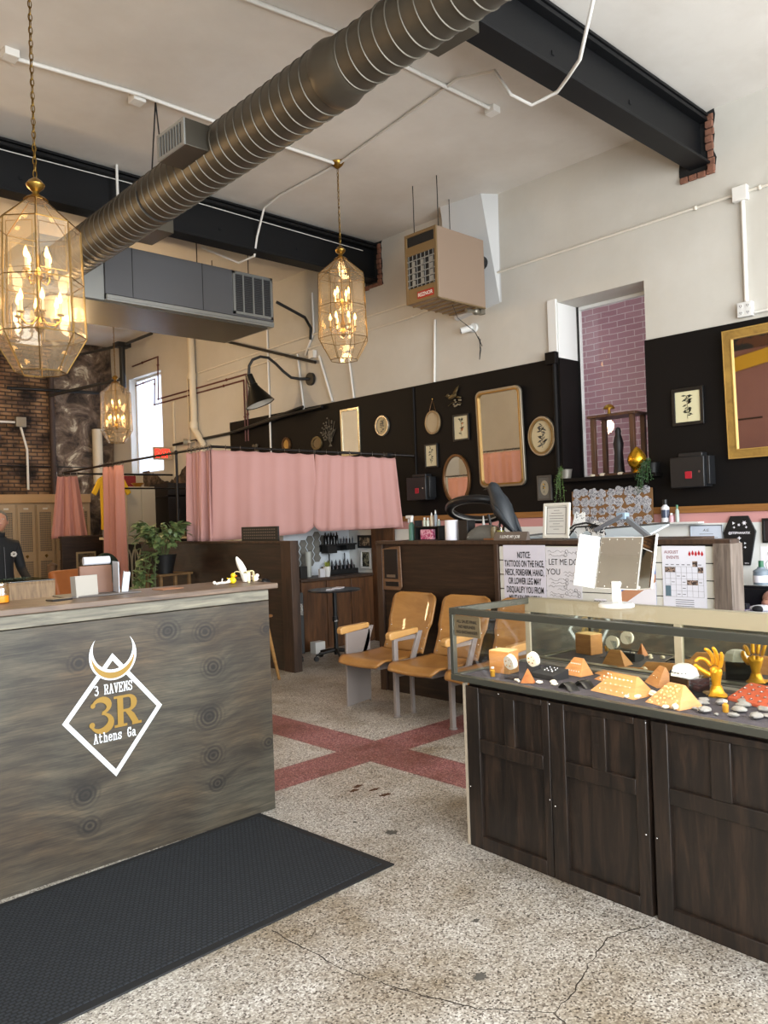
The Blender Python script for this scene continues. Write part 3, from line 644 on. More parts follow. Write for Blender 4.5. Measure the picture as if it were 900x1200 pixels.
# ------------------------------------------------------------ reception counter
def ply():
    m,nt,b=newmat('grey_stained_plywood'); L=nt.links.new; N=nt.nodes.new
    tc=N('ShaderNodeTexCoord'); sp=N('ShaderNodeSeparateXYZ'); L(tc.outputs['Object'],sp.inputs[0])
    knots=[(2.099,.973,.05),(2.14,.791,.05),(2.107,.553,.06),(2.123,.36,.05),(2.142,.217,.04),(1.477,.331,.05),(1.492,.193,.04),(1.465,.912,.04),(2.464,.942,.035),(2.456,.352,.035),(1.901,1.0,.05),(.9,.6,.05),(.7,.3,.05)]
    knots=[(a-1.6,c,r) for a,c,r in knots]
    wn=N('ShaderNodeTexNoise'); wn.inputs['Scale'].default_value=1.8; wn.inputs['Detail'].default_value=6; L(tc.outputs['Object'],wn.inputs['Vector'])
    acc=None; core=None
    def M(op,*a):
        n=N('ShaderNodeMath'); n.operation=op
        for i,x in enumerate(a):
            if isinstance(x,(int,float)): n.inputs[i].default_value=x
            else: L(x,n.inputs[i])
        return n.outputs[0]
    for kx,kz,r in knots:
        dx=M('SUBTRACT',sp.outputs['X'],kx); dz=M('SUBTRACT',sp.outputs['Z'],kz)
        d=M('SQRT',M('ADD',M('MULTIPLY',M('MULTIPLY',dx,dx),.75),M('MULTIPLY',dz,dz)))
        f=M('DIVIDE',r*.55,M('ADD',d,r*.35))      # bulge of the grain round the knot
        acc=f if acc is None else M('ADD',acc,f)
        rg=M('ADD',.55,M('MULTIPLY',M('SINE',M('MULTIPLY',M('ADD',d,M('MULTIPLY',wn.outputs['Fac'],.08)),330.0)),.45)); fo=M('MAXIMUM',M('SUBTRACT',1.0,M('MULTIPLY',d,1/(r*1.5))),0.0); c=M('MAXIMUM',M('SUBTRACT',1.15,M('MULTIPLY',d,1/(r*.42))),M('MULTIPLY',M('MULTIPLY',rg,fo),1.7)); c=M('MINIMUM',M('MAXIMUM',c,0.0),1.0)
        core=c if core is None else M('MAXIMUM',core,c)
    # grain: stretched noise displaced by knots and big noise
    z2=M('ADD',M('ADD',M('MULTIPLY',sp.outputs['Z'],7.0),M('MULTIPLY',acc,.8)),M('MULTIPLY',wn.outputs['Fac'],1.0))
    cb=N('ShaderNodeCombineXYZ'); L(M('MULTIPLY',sp.outputs['X'],1.0),cb.inputs[0]); L(z2,cb.inputs[1])
    g=N('ShaderNodeTexNoise'); g.inputs['Scale'].default_value=2.2; g.inputs['Detail'].default_value=8; g.inputs['Roughness'].default_value=.66; L(cb.outputs[0],g.inputs['Vector'])
    cr=N('ShaderNodeValToRGB'); e=cr.color_ramp.elements; e[0].position=.3; e[0].color=lin('#332f29'); e[1].position=.72; e[1].color=lin('#766b59')
    for p,c in ((.42,'#47423a'),(.52,'#565046'),(.6,'#615a4e')): x=e.new(p); x.color=lin(c)
    L(g.outputs['Fac'],cr.inputs[0])
    # broad stain clouds: brownish / grey-blue
    n2=N('ShaderNodeTexNoise'); n2.inputs['Scale'].default_value=1.7; n2.inputs['Detail'].default_value=5; L(tc.outputs['Object'],n2.inputs['Vector'])
    c2=N('ShaderNodeValToRGB'); e=c2.color_ramp.elements; e[0].position=.33; e[0].color=lin('#c4ac90'); e[1].position=.6; e[1].color=lin('#dde0dc'); L(n2.outputs['Fac'],c2.inputs[0])
    fm=N('ShaderNodeMapping'); fm.inputs['Scale'].default_value=(5,1,150); fn=N('ShaderNodeTexNoise'); fn.inputs['Scale'].default_value=1; fn.inputs['Detail'].default_value=5; L(tc.outputs['Object'],fm.inputs[0]); L(fm.outputs[0],fn.inputs['Vector'])
    fr_=N('ShaderNodeValToRGB'); e=fr_.color_ramp.elements; e[0].position=.35; e[0].color=(.62,.6,.58,1); e[1].position=.62; e[1].color=(1.1,1.08,1.02,1); L(fn.outputs['Fac'],fr_.inputs[0])
    fu=N('ShaderNodeMix'); fu.data_type='RGBA'; fu.blend_type='MULTIPLY'; fu.inputs[0].default_value=.9; L(cr.outputs[0],fu.inputs[6]); L(fr_.outputs[0],fu.inputs[7])
    mu=N('ShaderNodeMix'); mu.data_type='RGBA'; mu.blend_type='MULTIPLY'; mu.inputs[0].default_value=1; L(fu.outputs[2],mu.inputs[6]); L(c2.outputs[0],mu.inputs[7])
    kk=N('ShaderNodeMix'); kk.data_type='RGBA'; L(M('MULTIPLY',core,.9),kk.inputs[0]); L(mu.outputs[2],kk.inputs[6]); kk.inputs[7].default_value=lin('#15110e')
    L(kk.outputs[2],b.inputs['Base Color']); b.inputs['Roughness'].default_value=.55
    return m
PLY=ply()
ctr=thing('reception_counter','long grey-stained plywood reception counter with a painted diamond emblem','counter',(1.6,3.51,0))
G().box(-3.1,.885,0,.03,0,1.09).make('front_panel',PLY,ctr,bevel=.002)
G().box(.855,.885,.03,.42,0,1.09).make('end_panel',PLY,ctr)
SLAT=wood('weathered_slat','#4f4b43','#85806f',(1,10,10),4,.6)
TOPW=wood('counter_top_wood','#4b3c31','#7a6553',(1,10,10),4,.45)
G().box(-3.1,.87,-.022,0,1.095,1.15).make('edge_slat',SLAT,ctr,bevel=.003)
G().box(-3.1,.92,-.04,.40,1.152,1.18).make('counter_top',TOPW,ctr,bevel=.004)
# emblem
def outline(g,pts,w,y,closed=True):
    # constant-width mitred stroke in the xz plane
    P=[Vector(p) for p in pts]; n=len(P); o=[];i_=[]
    for k in range(n):
        a=(P[k]-P[k-1]).normalized(); b_=(P[(k+1)%n]-P[k]).normalized()
        na=Vector((-a.y,a.x)); nb=Vector((-b_.y,b_.x)); m=(na+nb).normalized(); s=w/2/max(.3,m.dot(na))
        o.append(P[k]+m*s); i_.append(P[k]-m*s)
    vs=[(p.x,y,p.y) for p in o]+[(p.x,y,p.y) for p in i_]
    return g.add(vs,[(k,(k+1)%n,n+(k+1)%n,n+k) for k in range(n)])
LW=mat('emblem_white_paint','#d5dadd',.5); LG=mat('emblem_gold_paint','#94742f',.45,.2)
Y=-.0025; cx=.02
g=G()
# kite, open behind the crescent
_sn=[0]
def seg(g,p,q,w,y=Y):
    _sn[0]+=1; y-=.00005*(_sn[0]%40)
    p=Vector(p);q=Vector(q);d=(q-p).normalized();n=Vector((-d.y,d.x))*w/2
    return g.add([(p.x+n.x,y,p.y+n.y),(q.x+n.x,y,q.y+n.y),(q.x-n.x,y,q.y-n.y),(p.x-n.x,y,p.y-n.y)],[(0,1,2,3)])
outline(g,[(cx,.918),(cx+.222,.659),(cx,.396),(cx-.222,.659)],.021,Y)
def crescent(co,ro,ci,ri,a0,a1,n=30):
    # outer arc from a0..a1 below, inner arc back
    o=[(co[0]+ro*math.cos(a0+(a1-a0)*i/n),co[1]+ro*math.sin(a0+(a1-a0)*i/n)) for i in range(n+1)]
    return o
co=(cx+.003,.925);ro=.112; ci=(cx+.003,.955); ri=.094
import bmesh as _b
def lune(co,ro,ci,ri,y,n=36):
    # points where circles meet
    d=ci[1]-co[1]; h=(ro*ro-ri*ri+d*d)/(2*d); a=math.asin(max(-1,min(1,h/ro))); b_=math.asin(max(-1,min(1,(h-d)/ri)))
    vs=[];fs=[]
    for i in range(n+1):
        t=PI-a+(PI+2*a)*i/n; u=PI-b_+(PI+2*b_)*i/n
        vs+=[(co[0]+ro*math.cos(t),y,co[1]+ro*math.sin(t)),(ci[0]+ri*math.cos(u),y,ci[1]+ri*math.sin(u))]
    return vs,[(2*i,2*i+1,2*i+3,2*i+2) for i in range(n)]
vs,fs=lune(co,ro,ci,ri,Y-.001); g.add(vs,fs)
# slab-serif stroke letters
GLY={'3':[[(.1,.85),(.2,.97),(.5,1),(.72,.88),(.72,.68),(.55,.55),(.35,.53)],[(.55,.54),(.8,.4),(.8,.18),(.6,.02),(.3,0),(.08,.14)]],
'R':[[(.0,0),(.32,0)],[(.16,0),(.16,1)],[(.0,1),(.6,1),(.8,.88),(.8,.64),(.6,.52),(.16,.52)],[(.5,.52),(.78,0)],[(.68,0),(.95,0)]],
'A':[[(.12,0),(.48,1),(.82,0)],[(.25,.36),(.7,.36)],[(0,0),(.28,0)],[(.68,0),(.95,0)],[(.3,1),(.5,1)]],
'V':[[(.12,1),(.48,0),(.82,1)],[(0,1),(.28,1)],[(.68,1),(.95,1)]],
'E':[[(.0,0),(.8,0),(.8,.22)],[(.16,0),(.16,1)],[(.0,1),(.78,1),(.78,.78)],[(.16,.52),(.55,.52)],[(.55,.4),(.55,.64)]],
'N':[[(.14,0),(.14,1),(.8,0),(.8,1)],[(0,0),(.3,0)],[(0,1),(.2,1)],[(.64,1),(.95,1)]],
'S':[[(.78,.8),(.6,.98),(.3,1),(.12,.86),(.14,.64),(.4,.53),(.68,.44),(.82,.28),(.78,.1),(.55,0),(.28,.02),(.1,.2)],[(.8,.72),(.8,1)],[(.08,0),(.08,.28)]],
't':[[(.3,.95),(.3,.14),(.42,0),(.62,.02),(.76,.14)],[(.08,.66),(.68,.66)]],
'h':[[(.0,1),(.18,1),(.18,0)],[(.18,.5),(.36,.66),(.6,.66),(.74,.5),(.74,0)],[(.02,0),(.34,0)],[(.58,0),(.9,0)]],
'e':[[(.12,.36),(.8,.36),(.76,.54),(.58,.67),(.34,.66),(.14,.5),(.12,.2),(.3,.02),(.6,0),(.8,.12)]],
'n':[[(.0,.66),(.18,.66),(.18,0)],[(.18,.5),(.36,.66),(.6,.66),(.74,.5),(.74,0)],[(.02,0),(.34,0)],[(.58,0),(.9,0)]],
's':[[(.72,.54),(.52,.66),(.28,.66),(.14,.54),(.2,.4),(.66,.28),(.78,.14),(.6,0),(.3,0),(.12,.12)],[(.74,.48),(.74,.68)],[(.1,0),(.1,.2)]],
'G':[[(.78,.8),(.6,.98),(.34,.98),(.14,.78),(.1,.4),(.2,.1),(.45,0),(.78,.1),(.78,.42)],[(.5,.44),(.95,.44)],[(.8,.74),(.8,1)]],
'a':[[(.16,.56),(.34,.67),(.58,.64),(.66,.5),(.66,.1),(.78,0),(.92,.0)],[(.66,.38),(.3,.36),(.1,.22),(.14,.06),(.36,-.02),(.66,.14)]],' ':[]}
def letters(g,txt,x0,x1,z,h,w,y=Y):
    adv=(x1-x0)/len(txt)
    for k,ch in enumerate(txt):
        for pl in GLY[ch]:
            for a,b_ in zip(pl,pl[1:]):
                A_=Vector((x0+adv*(k+a[0]*.86),z+a[1]*h)); B_=Vector((x0+adv*(k+b_[0]*.86),z+b_[1]*h)); dd=(B_-A_).normalized()*w*.35
                seg(g,A_-dd,B_+dd,w,y)
letters(g,'3 RAVENS',cx-.088,cx+.094,.757,.040,.0050)
letters(g,'Athens Ga',cx-.098,cx+.104,.546,.040,.0050)
g.make('white_emblem',LW,ctr,smooth=False,fix=False)
g=G()
vs,fs=lune((cx+.003,.922),.101,(cx+.003,.952),.104,Y-.002); 
vs=[(x,y,z) for x,y,z in vs]; g.add(vs,fs)
# big 3R with fat stems and slab feet
def fat(g,pts,ws,y=Y-.001):
    _sn[0]+=1; y-=.00011*(_sn[0]%7+1)
    P=[Vector(p) for p in pts]; vs=[]
    for k,p in enumerate(P):
        d=(P[min(k+1,len(P)-1)]-P[max(0,k-1)]).normalized(); n=Vector((-d.y,d.x))*ws[k]/2
        vs+=[(p.x+n.x,y,p.y+n.y),(p.x-n.x,y,p.y-n.y)]
    g.add(vs,[(2*k,2*k+1,2*k+3,2*k+2) for k in range(len(P)-1)])
def arc(cx_,cz,rx,rz,a,b_,n=14): return [(cx_+rx*math.cos(R(a+(b_-a)*i/n)),cz+rz*math.sin(R(a+(b_-a)*i/n))) for i in range(n+1)]
x3=cx-.062
up=arc(x3,.705,.038,.030,165,-80); fat(g,up,[.012+.018*math.sin(PI*i/14)**2 for i in range(15)])
lo=arc(x3,.634,.046,.038,85,-165); fat(g,lo,[.010+.024*math.sin(PI*i/14)**2 for i in range(15)])
g.cyl((x3-.036,Y-.0012,.713),(x3-.036,Y-.0002,.713),.011,n=14); g.cyl((x3-.042,Y-.0012,.628),(x3-.042,Y-.0002,.628),.013,n=14)
def rect(g,x0,x1,z0,z1,y=Y-.001):
    _sn[0]+=1; y-=.00008*(_sn[0]%9+1)
    g.add([(x0,y,z0),(x1,y,z0),(x1,y,z1),(x0,y,z1)],[(0,1,2,3)])
xr=cx+.015
rect(g,xr,xr+.028,.597,.738); rect(g,xr-.016,xr+.045,.597,.609); rect(g,xr-.016,xr+.02,.727,.738)
bw_=[(xr+.02,.732)]+arc(xr+.052,.700,.028,.032,90,-90,10)+[(xr+.02,.668)]; fat(g,bw_,[.011]+[.012+.018*math.sin(PI*i/10)**2 for i in range(11)]+[.011])
fat(g,[(xr+.045,.668),(xr+.068,.64),(xr+.088,.603)],[.02,.028,.028]); rect(g,xr+.068,xr+.115,.597,.609)
g.make('gold_emblem',LG,ctr,smooth=False,fix=False)

# mat
mt=thing('door_mat','large black ribbed rubber-edged floor mat in front of the counter','mat',(1.31,2.99,0),2)
MM,nt,b=newmat('mat_carpet'); L=nt.links.new; N=nt.nodes.new
tc=N('ShaderNodeTexCoord'); mp=N('ShaderNodeMapping'); mp.inputs['Scale'].default_value=(70,70,1); ck=N('ShaderNodeTexBrick'); ck.inputs['Scale'].default_value=1; ck.inputs['Brick Width'].default_value=1.6; ck.inputs['Row Height'].default_value=1.2; ck.inputs['Mortar Size'].default_value=.22
ck.inputs['Color1'].default_value=lin('#22272d'); ck.inputs['Color2'].default_value=lin('#292e34'); ck.inputs['Mortar'].default_value=lin('#0d0f12')
L(tc.outputs['Object'],mp.inputs[0]); L(mp.outputs[0],ck.inputs['Vector']); L(ck.outputs['Color'],b.inputs['Base Color']); b.inputs['Roughness'].default_value=.85
bp=N('ShaderNodeBump'); bp.invert=True; bp.inputs['Strength'].default_value=.8; bp.inputs['Distance'].default_value=.004; L(ck.outputs['Fac'],bp.inputs['Height']); L(bp.outputs[0],b.inputs['Normal'])
G().box(-1.6,1.05,-.44,.44,0,.009).make('carpet_field',MM,mt,smooth=False)
g=G().ringprism([(-1.64,-.48),(1.09,-.48),(1.09,.48),(-1.64,.48)],[(-1.6,-.44),(1.05,-.44),(1.05,.44),(-1.6,.44)],0,.007,M=Matrix(((1,0,0,0),(0,0,1,0),(0,1,0,0),(0,0,0,1))))
g.make('rubber_border',mat('mat_rubber','#191b1e',.6),mt,bevel=.002)

# things on the counter (top at z 1.18)
ZC=1.1805
bn=thing('banana_figurine','white peeled banana figurine with open cream peel on the end of the counter','figurine',(2.47,3.68,ZC),-10)
BW=mat('banana_white','#f2efe2',.4)
G().tube([(-.012,0,.004),(-.014,0,.03),(-.025,0,.07),(-.042,0,.105),(-.055,0,.130),(-.058,0,.140)],.02,12,radii=[.012,.019,.020,.017,.009,.003]).make('banana_body',BW,bn)
BP=mat('banana_peel','#e8d9a6',.45)
for k,a in enumerate((20,150,265)):
    c,s=math.cos(R(a)),math.sin(R(a))
    g=G().grid(lambda u,v: ((.012+ .05*math.sin(PI*.5*min(1,v*1.3)))*c -s*(u-.5)*.03*(1-v*.6)-.012,(.012+.05*math.sin(PI*.5*min(1,v*1.3)))*s+c*(u-.5)*.03*(1-v*.6), .048+.02*math.sin(PI*v)-.05*v*v),4,8)
    g.make('peel_flap',BP,bn,solid=.004)
dk=thing('rubber_duck','tiny yellow rubber duck beside the banana figurine','duck',(2.36,3.655,ZC),-60)
DY=mat('duck_yellow','#f0cc18',.35)
G().ball((0,0,.018),(.022,.016,.017),14,10).ball((.006,0,.045),(.014,.013,.013),12,8).add([(-.02,-.006,.022),(-.02,.006,.022),(-.034,0,.034),(-.015,0,.03)],[(0,1,2),(0,2,3),(1,3,2),(0,3,1)]).make('duck_body',DY,dk)
G().lathe([(.006,0),(.002,.010)],n=8,M=T(.018,0,.042,0,90,0)).make('orange_beak',mat('duck_orange','#e07818',.4),dk)
g=G().ball((.017,-.006,.049),.002,6,4).ball((.017,.006,.049),.002,6,4).make('eye',INK,dk)
fg=thing('toy_figure','tiny white reclining toy figure next to the rubber duck','figurine',(2.31,3.66,ZC),-40)
G().tube([(-.04,0,.006),(-.015,0,.010),(.01,0,.010),(.035,0,.016)],.006,8).ball((-.048,0,.012),.009,8,6).tube([(-.01,0,.012),(-.005,-.006,.032)],.003,6).tube([(.015,0,.012),(.03,.01,.03)],.003,6).make('figure_body',BW,fg)
f2=thing('toy_figure','small pinkish white toy lump behind the peeled banana','figurine',(2.535,3.70,ZC),-10)
G().ball((0,0,.013),(.02,.016,.015),10,8).ball((.012,0,.03),(.012,.011,.01),10,8).ball((-.012,0,.028),(.011,.01,.01),8,6).make('figure_body',mat('pinkish_white','#f0dcd2',.5),f2)
# candle jar
cj=thing('candle_jar','lit amber candle jar at the far edge of the counter','candle',(1.235,3.78,ZC))
G().lathe([(.0,.0),(.036,.0),(.040,.006),(.040,.07),(.034,.08),(.034,.09),(.038,.09),(.038,.08)],n=28,cap=False).make('glass_jar',glassmat('jar_glass','#f0e6d2',refl=.12,fres=False),cj)
G().lathe([(0,.004),(.036,.006),(.036,.034),(0,.034)],n=24,cap=False).make('amber_wax',mat('amber_wax','#e8971c',.4,emit=.5),cj)
G().lathe([(.001,.04),(.004,.048),(.003,.058),(0,.066)],n=8).make('flame',mat('flame','#ffd890',.5,emit=9),cj)
# binders
BR=mat('brown_leather','#6b4328',.5,var=.12,scale=20)
WB=mat('white_binder','#c6cad1',.4)
def binder(name,label,x,y,rz,w,h,t,m,lean=0,paper=True,base=ZC):
    o=thing(name,label,'binder' if 'clip' not in name else 'clipboard',(x,y,base+(.0 if not lean else .001)),0,rot=(R(-lean),0,R(rz)))
    G().box(-w/2,w/2,0,.004,0,h).box(-w/2,w/2,t-.004,t,0,h).box(-w/2-.003,-w/2+.001,0,t,0,h).make('cover',m,o,bevel=.0015)
    if paper: G().box(-w/2+.01,w/2-.006,.006,t-.006,.006,h-.012).make('page_block',PAPER,o)
    return o
binder('ring_binder','pale grey ring binder standing lowest on the counter',1.60,3.70,12,.115,.10,.04,mat('grey_binder','#9b958b',.5),4)
binder('ring_binder','brown leather binder standing open behind the grey one on the counter',1.69,3.80,-8,.15,.138,.03,BR,5)
rp=thing('paper_roll','rolled white paper lying across the top of the brown binder','paper roll',(1.70,3.823,ZC+.161),-8)
G().cyl((-.062,0,0),(.062,0,0),.020,n=20).make('roll',mat('bright_paper','#c9ccd4',.6),rp)
G().cyl((.0621,0,0),(.0635,0,0),.010,n=14).make('roll_hollow',INK,rp)
cb_=thing('clipboard','white clipboard standing on edge between the binders','clipboard',(1.765,3.75,ZC),78)
G().box(-.06,.06,0,.004,0,.155).make('board',WB,cb_,bevel=.002); G().box(-.02,.02,-.006,.001,.125,.15).cyl((-.02,-.006,.142),(.02,-.006,.142),.006).make('clip',BLACK,cb_)
binder('ring_binder','thin white binder leaning at the outer end of the binder stand',1.825,3.76,66,.10,.10,.03,WB,-8)
st=G().box(-.16,.20,-.10,.10,0,.008).make('book_tray',mat('tray_grey','#5a5450',.5),None,bevel=.003); put(st,(1.66,3.78,ZC-.0005),-5)
st['label']='thin dark tray under the standing binders on the counter'; st['category']='tray'
ph=G().box(-.05,.05,-.03,.03,0,.008).make('card_reader',BLKPLASTIC,None,bevel=.003); put(ph,(1.45,3.66,ZC),10); tag(ph,'flat black card reader lying on the counter near the candle','card reader')
pc=G().box(-.06,.06,-.05,.05,0,.004).make('leather_pad',mat('tan_pad','#9a6a4a',.6),None,bevel=.001); put(pc,(2.02,3.72,ZC),5); tag(pc,'small tan leather pad on the counter beyond the binders','pad')

# wooden display counter behind
OAKL=wood('light_oak','#7a6248','#a98b66',(10,1,1.5),3,.5)
wc=thing('display_counter','light oak panelled display counter with a glass top behind reception','counter',(2.70,6.89,0))
G().box(-2.6,0,.03,.6,0,.98).make('counter_body',OAKL,wc)
g=G()
g.box(-2.6,0,-.0,.03,0,.12).box(-2.6,0,0,.03,.92,1.06)
for x in (-2.6,-1.75,-.88,-.10): g.box(x,x+.10,0,.03,.12,.92)
g.make('door_frame',OAKL,wc,bevel=.003)
for x in (-1.65,-.78): G().box(x,x+.68,.012,.03,.12,.92).ringprism([(x,.12),(x+.68,.12),(x+.68,.92),(x,.92)],[(x+.03,.15),(x+.65,.15),(x+.65,.89),(x+.03,.89)],.004,.03).make('door_panel',OAKL,wc,bevel=.003)
G().box(-2.6,0,0,.6,1.06,1.075).make('wood_top_rail',OAKL,wc,bevel=.003)
G().box(-2.6,0,0,.6,1.076,1.084).make('glass_top',glassmat('counter_glass','#b9c4b4',refl=.25,fres=False),wc,bevel=.002)
# lounge chair, brown, behind the counter
LEA=mat('orange_brown_leather','#8f5124',.45,var=.15,scale=12)
lc=thing('lounge_chair','orange-brown leather lounge chair with wooden arms behind the counter','armchair',(3.42,7.9,0),25)
G().add([(-.26,.0,.40),(.26,0,.40),(.28,.22,1.10),(-.24,.22,1.10),(-.26,.10,.38),(.26,.10,.38),(.28,.30,1.08),(-.24,.30,1.08)],[(0,1,2,3),(4,5,6,7),(0,4,5,1),(3,2,6,7),(0,3,7,4),(1,5,6,2)]).make('backrest',LEA,lc,bevel=.03,seg=3)
G().box(-.27,.27,-.5,.05,.34,.46).make('seat',LEA,lc,bevel=.03,seg=3)
for s in (-1,1):
    G().box(s*.31-.025,s*.31+.025,-.5,.2,.60,.63).make('armrest',wood('teak','#6b4526','#8d6036',(1,8,1),3,.4),lc,bevel=.01)
    G().cyl((s*.31,-.45,0),(s*.31,-.42,.60),.016,.02).make('leg',_m['teak'],lc); G().cyl((s*.31,.25,0),(s*.31,.12,.60),.016,.02).make('leg',_m['teak'],lc)

# black padded chair by partition
bc=thing('lounge_chair','black padded lounge chair with slim wooden arm against the dark partition','armchair',(4.20,6.62,0),90)
BLEA=mat('black_leather','#17181b',.38)
# faces -x: local -y is front => after rz 90 local -y -> +x ; use -90
bc.rotation_euler=(0,0,R(-90))
G().add([(-.27,-.06+.0,.38),(.27,-.06,.38),(.27,.26,.98),(-.27,.26,.98),(-.27,.05,.34),(.27,.05,.34),(.27,.36,.94),(-.27,.36,.94)],[(0,1,2,3),(4,5,6,7),(0,4,5,1),(3,2,6,7),(0,3,7,4),(1,5,6,2)]).make('backrest',BLEA,bc,bevel=.04,seg=4)
G().box(-.27,.27,-.55,.02,.30,.42).make('seat',BLEA,bc,bevel=.04,seg=4)
for s in (-1,1):
    G().box(s*.31-.02,s*.31+.02,-.5,.30,.60,.628).make('armrest',_m['teak'],bc,bevel=.012)
    G().cyl((s*.31,-.5,0),(s*.31,-.44,.60),.014,.02).make('leg',wood('pale_leg_wood','#8a6234','#b0854c',(1,1,6),3,.45),bc); G().cyl((s*.31,.36,0),(s*.31,.22,.60),.014,.022).make('leg',_m['pale_leg_wood'],bc)
    G().ball((s*.31+s*.021,.22,.614),.007,8,6).make('chrome_screw',CHROME,bc)

# ------------------------------------------------------------ row of theatre seats
PLYS=wood('honey_plywood','#8d5f2c','#ab7c42',(1.5,1.5,5),2.2,.4,coat=.2,bump=.03)
ARMW=wood('pale_arm_wood','#b3854a','#c99c60',(6,1.5,1.5),2,.35,coat=.3,bump=.03)
def seat_unit(y,label):
    # local: x runs sideways (toward the camera side), -y forward into the room
    t=thing('theatre_seat',label,'chair',(4.30,y,0),-90,'folding theatre seats in a row')
    w=.245
    def back(u,v):
        z=.42+v*.46; dep=.30+v*.17+.035*math.sin(PI*v)*.3
        hw=w-.002
        if v<.38: hw=w-.022
        else: hw=w-.022+.02*min(1,(v-.38)/.12)
        x=(u*2-1)*hw; 
        rc=.07
        if v>1-rc/.46:
            k=(v-(1-rc/.46))/(rc/.46); x=(u*2-1)*(hw-rc*(1-math.sqrt(max(0,1-k*k))))
        dep+=.03*(1-(u*2-1)**2)
        return (x,dep,z)
    vv=26
    g=G().grid(back,14,vv); o=g.make('backrest',PLYS,t,solid=.014)
    def seat(u,v):
        # v 0 front .. 1 back
        y_=-.20+v*.47; z=.425-.02*math.sin(PI*v)
        if v<.18: z-= .055*(1-v/.18)**1.6; 
        x=(u*2-1)*(w-.004 -(.03*(1-v/.12)**2 if v<.12 else 0)-(.03 if v>.75 else 0)*min(1,(v-.75)/.15 if v>.75 else 0))
        z+=.012*((u*2-1)**2)
        return (x,y_,z)
    G().grid(seat,14,20).make('seat',PLYS,t,solid=.016)
    g=G()
    for s in (-1,1):
        for v in (.08,.24,.42): p=back(.5+s*.44,v); g.ball((p[0],p[1]-.008,p[2]),(.006,.004,.006),8,6)
    g.make('rivet',CHROME,t)
    G().box(-.10,.10,-.06,.20,.33,.40).cyl((-w,.16,.38),(w,.16,.38),.012).make('seat_bracket',STEELG,t,bevel=.01)
    return t
def standard(t,dx,end=False):
    n0=set(bpy.data.objects)
    if end:
        G().prism([(-.07,0),(-.05,.0),(.17,.02),(.19,.0),(.20,.60),(-.06,.60)],-.012,.012,'x').make('end_panel',STEELG,t,bevel=.006)
    else:
        G().box(-.016,.016,-.075,-.035,0,.60).cyl((0,-.055,0),(0,-.055,.012),.032).make('front_leg',STEELG,t,bevel=.006)
        G().box(-.014,.014,.10,.13,0,.42).cyl((0,.115,0),(0,.115,.012),.028).make('rear_leg',STEELG,t,bevel=.005)
        G().box(-.012,.012,-.04,.12,.30,.42).box(-.012,.012,-.05,.16,.565,.60).cyl((-.02,.05,.37),(.02,.05,.37),.035).make('side_plate',STEELG,t,bevel=.006)
    G().prism([(.10,.40),(.15,.40),(.24,.62),(.19,.62)],-.012,.012,'x').make('back_bracket',STEELG,t,bevel=.004)
    def arm(u,v):
        return None
    g=G().prism([(-.13,.592),(-.115,.583),(.17,.608),(.18,.616),(.18,.648),(.165,.652),(-.11,.642),(-.13,.628)],-.026,.026,'x')
    g.make('armrest',ARMW,t,bevel=.008,seg=3)
    for o in set(bpy.data.objects)-n0: o.location.x+=dx
    return t
PT=.56; Y0=4.95
lab=['theatre seat at the open end of the row, next to the grey end panel','honey plywood theatre seat second from the end of the row','third theatre seat, cut off by the glass showcase corner','theatre seat seen through the glass end of the showcase']
for k in range(4):
    t=seat_unit(Y0-.28-PT*k,lab[k]); standard(t,-PT/2,k==0)
    if k==3: standard(t,PT/2)
# ------------------------------------------------------------ jewellery showcase
SC=(2.80,2.46,0); SR=-94
sm=T(*SC)@Euler((0,0,R(SR))).to_matrix().to_4x4()
case=thing('glass_showcase','dark oak jewellery showcase with a metal-framed glass top box','display case',SC,SR)
DOAK=wood('dark_oak','#15100d','#392a20',(9,9,1.1),3.2,.45,coat=.1,bump=.25,h3='#231a14')
SL=1.95; DP=.54; ZB=.735
G().box(.015,SL,.03,DP,0,ZB).make('cabinet_body',DOAK,case,smooth=False)
def panel_door(x0,x1,xi0,xm0,xm1,xi1):
    g=G(); y0,y1=0,.03
    g.box(x0,xi0,y0,y1,.0,ZB-.01).box(xi1,x1,y0,y1,.0,ZB-.01)
    g.box(xi0,xi1,y0,y1,0,.06).box(xi0,xi1,y0,y1,.435,.495).box(xi0,xi1,y0,y1,.70,ZB-.01).box(xm0,xm1,y0,y1,.495,.70)
    d=g.make('cabinet_door',DOAK,case,smooth=True,bevel=.003)
    for a,b_,c,e_ in ((xi0,xi1,.06,.435),(xi0,xm0,.495,.70),(xm1,xi1,.495,.70)):
        G().box(a,b_,.016,.03,c,e_).make('door_panel',DOAK,d,smooth=False)
    return d
panel_door(.017,.492,.095,.245,.305,.455)
panel_door(.496,.945,.57,.70,.765,.893)
panel_door(.965,1.46,1.03,1.19,1.265,1.42)
panel_door(1.464,1.94,1.53,1.68,1.74,1.90)
G().box(.0,.014,.0,.02,.0,ZB).make('white_edge_strip',mat('pale_edge','#b9ab97',.6),case)
for x,z in ((.03,.27),(.485,.32),(.512,.30),(.93,.30),(.975,.30),(.22,.715),(.50,.715),(.945,.715)): G().ball((x,-.001,z),.004,8,5).make('screw_head',CHROME,case)
RAIL=mat('rail_metal','#66675f',.35,.7)
z0,z1=.744,.772; zt0,zt1=1.047,1.076; X0=-.055
g=G()
# lower frame
g.box(X0,SL,-.02,.012,z0,z1).box(X0,X0+.03,.012,DP-.012,z0,z1).box(X0,SL,DP-.012,DP+.015,z0,z1)
# top frame
g.box(X0,SL,-.018,.012,zt0,zt1).box(X0,X0+.028,.012,DP-.01,zt0,zt1)
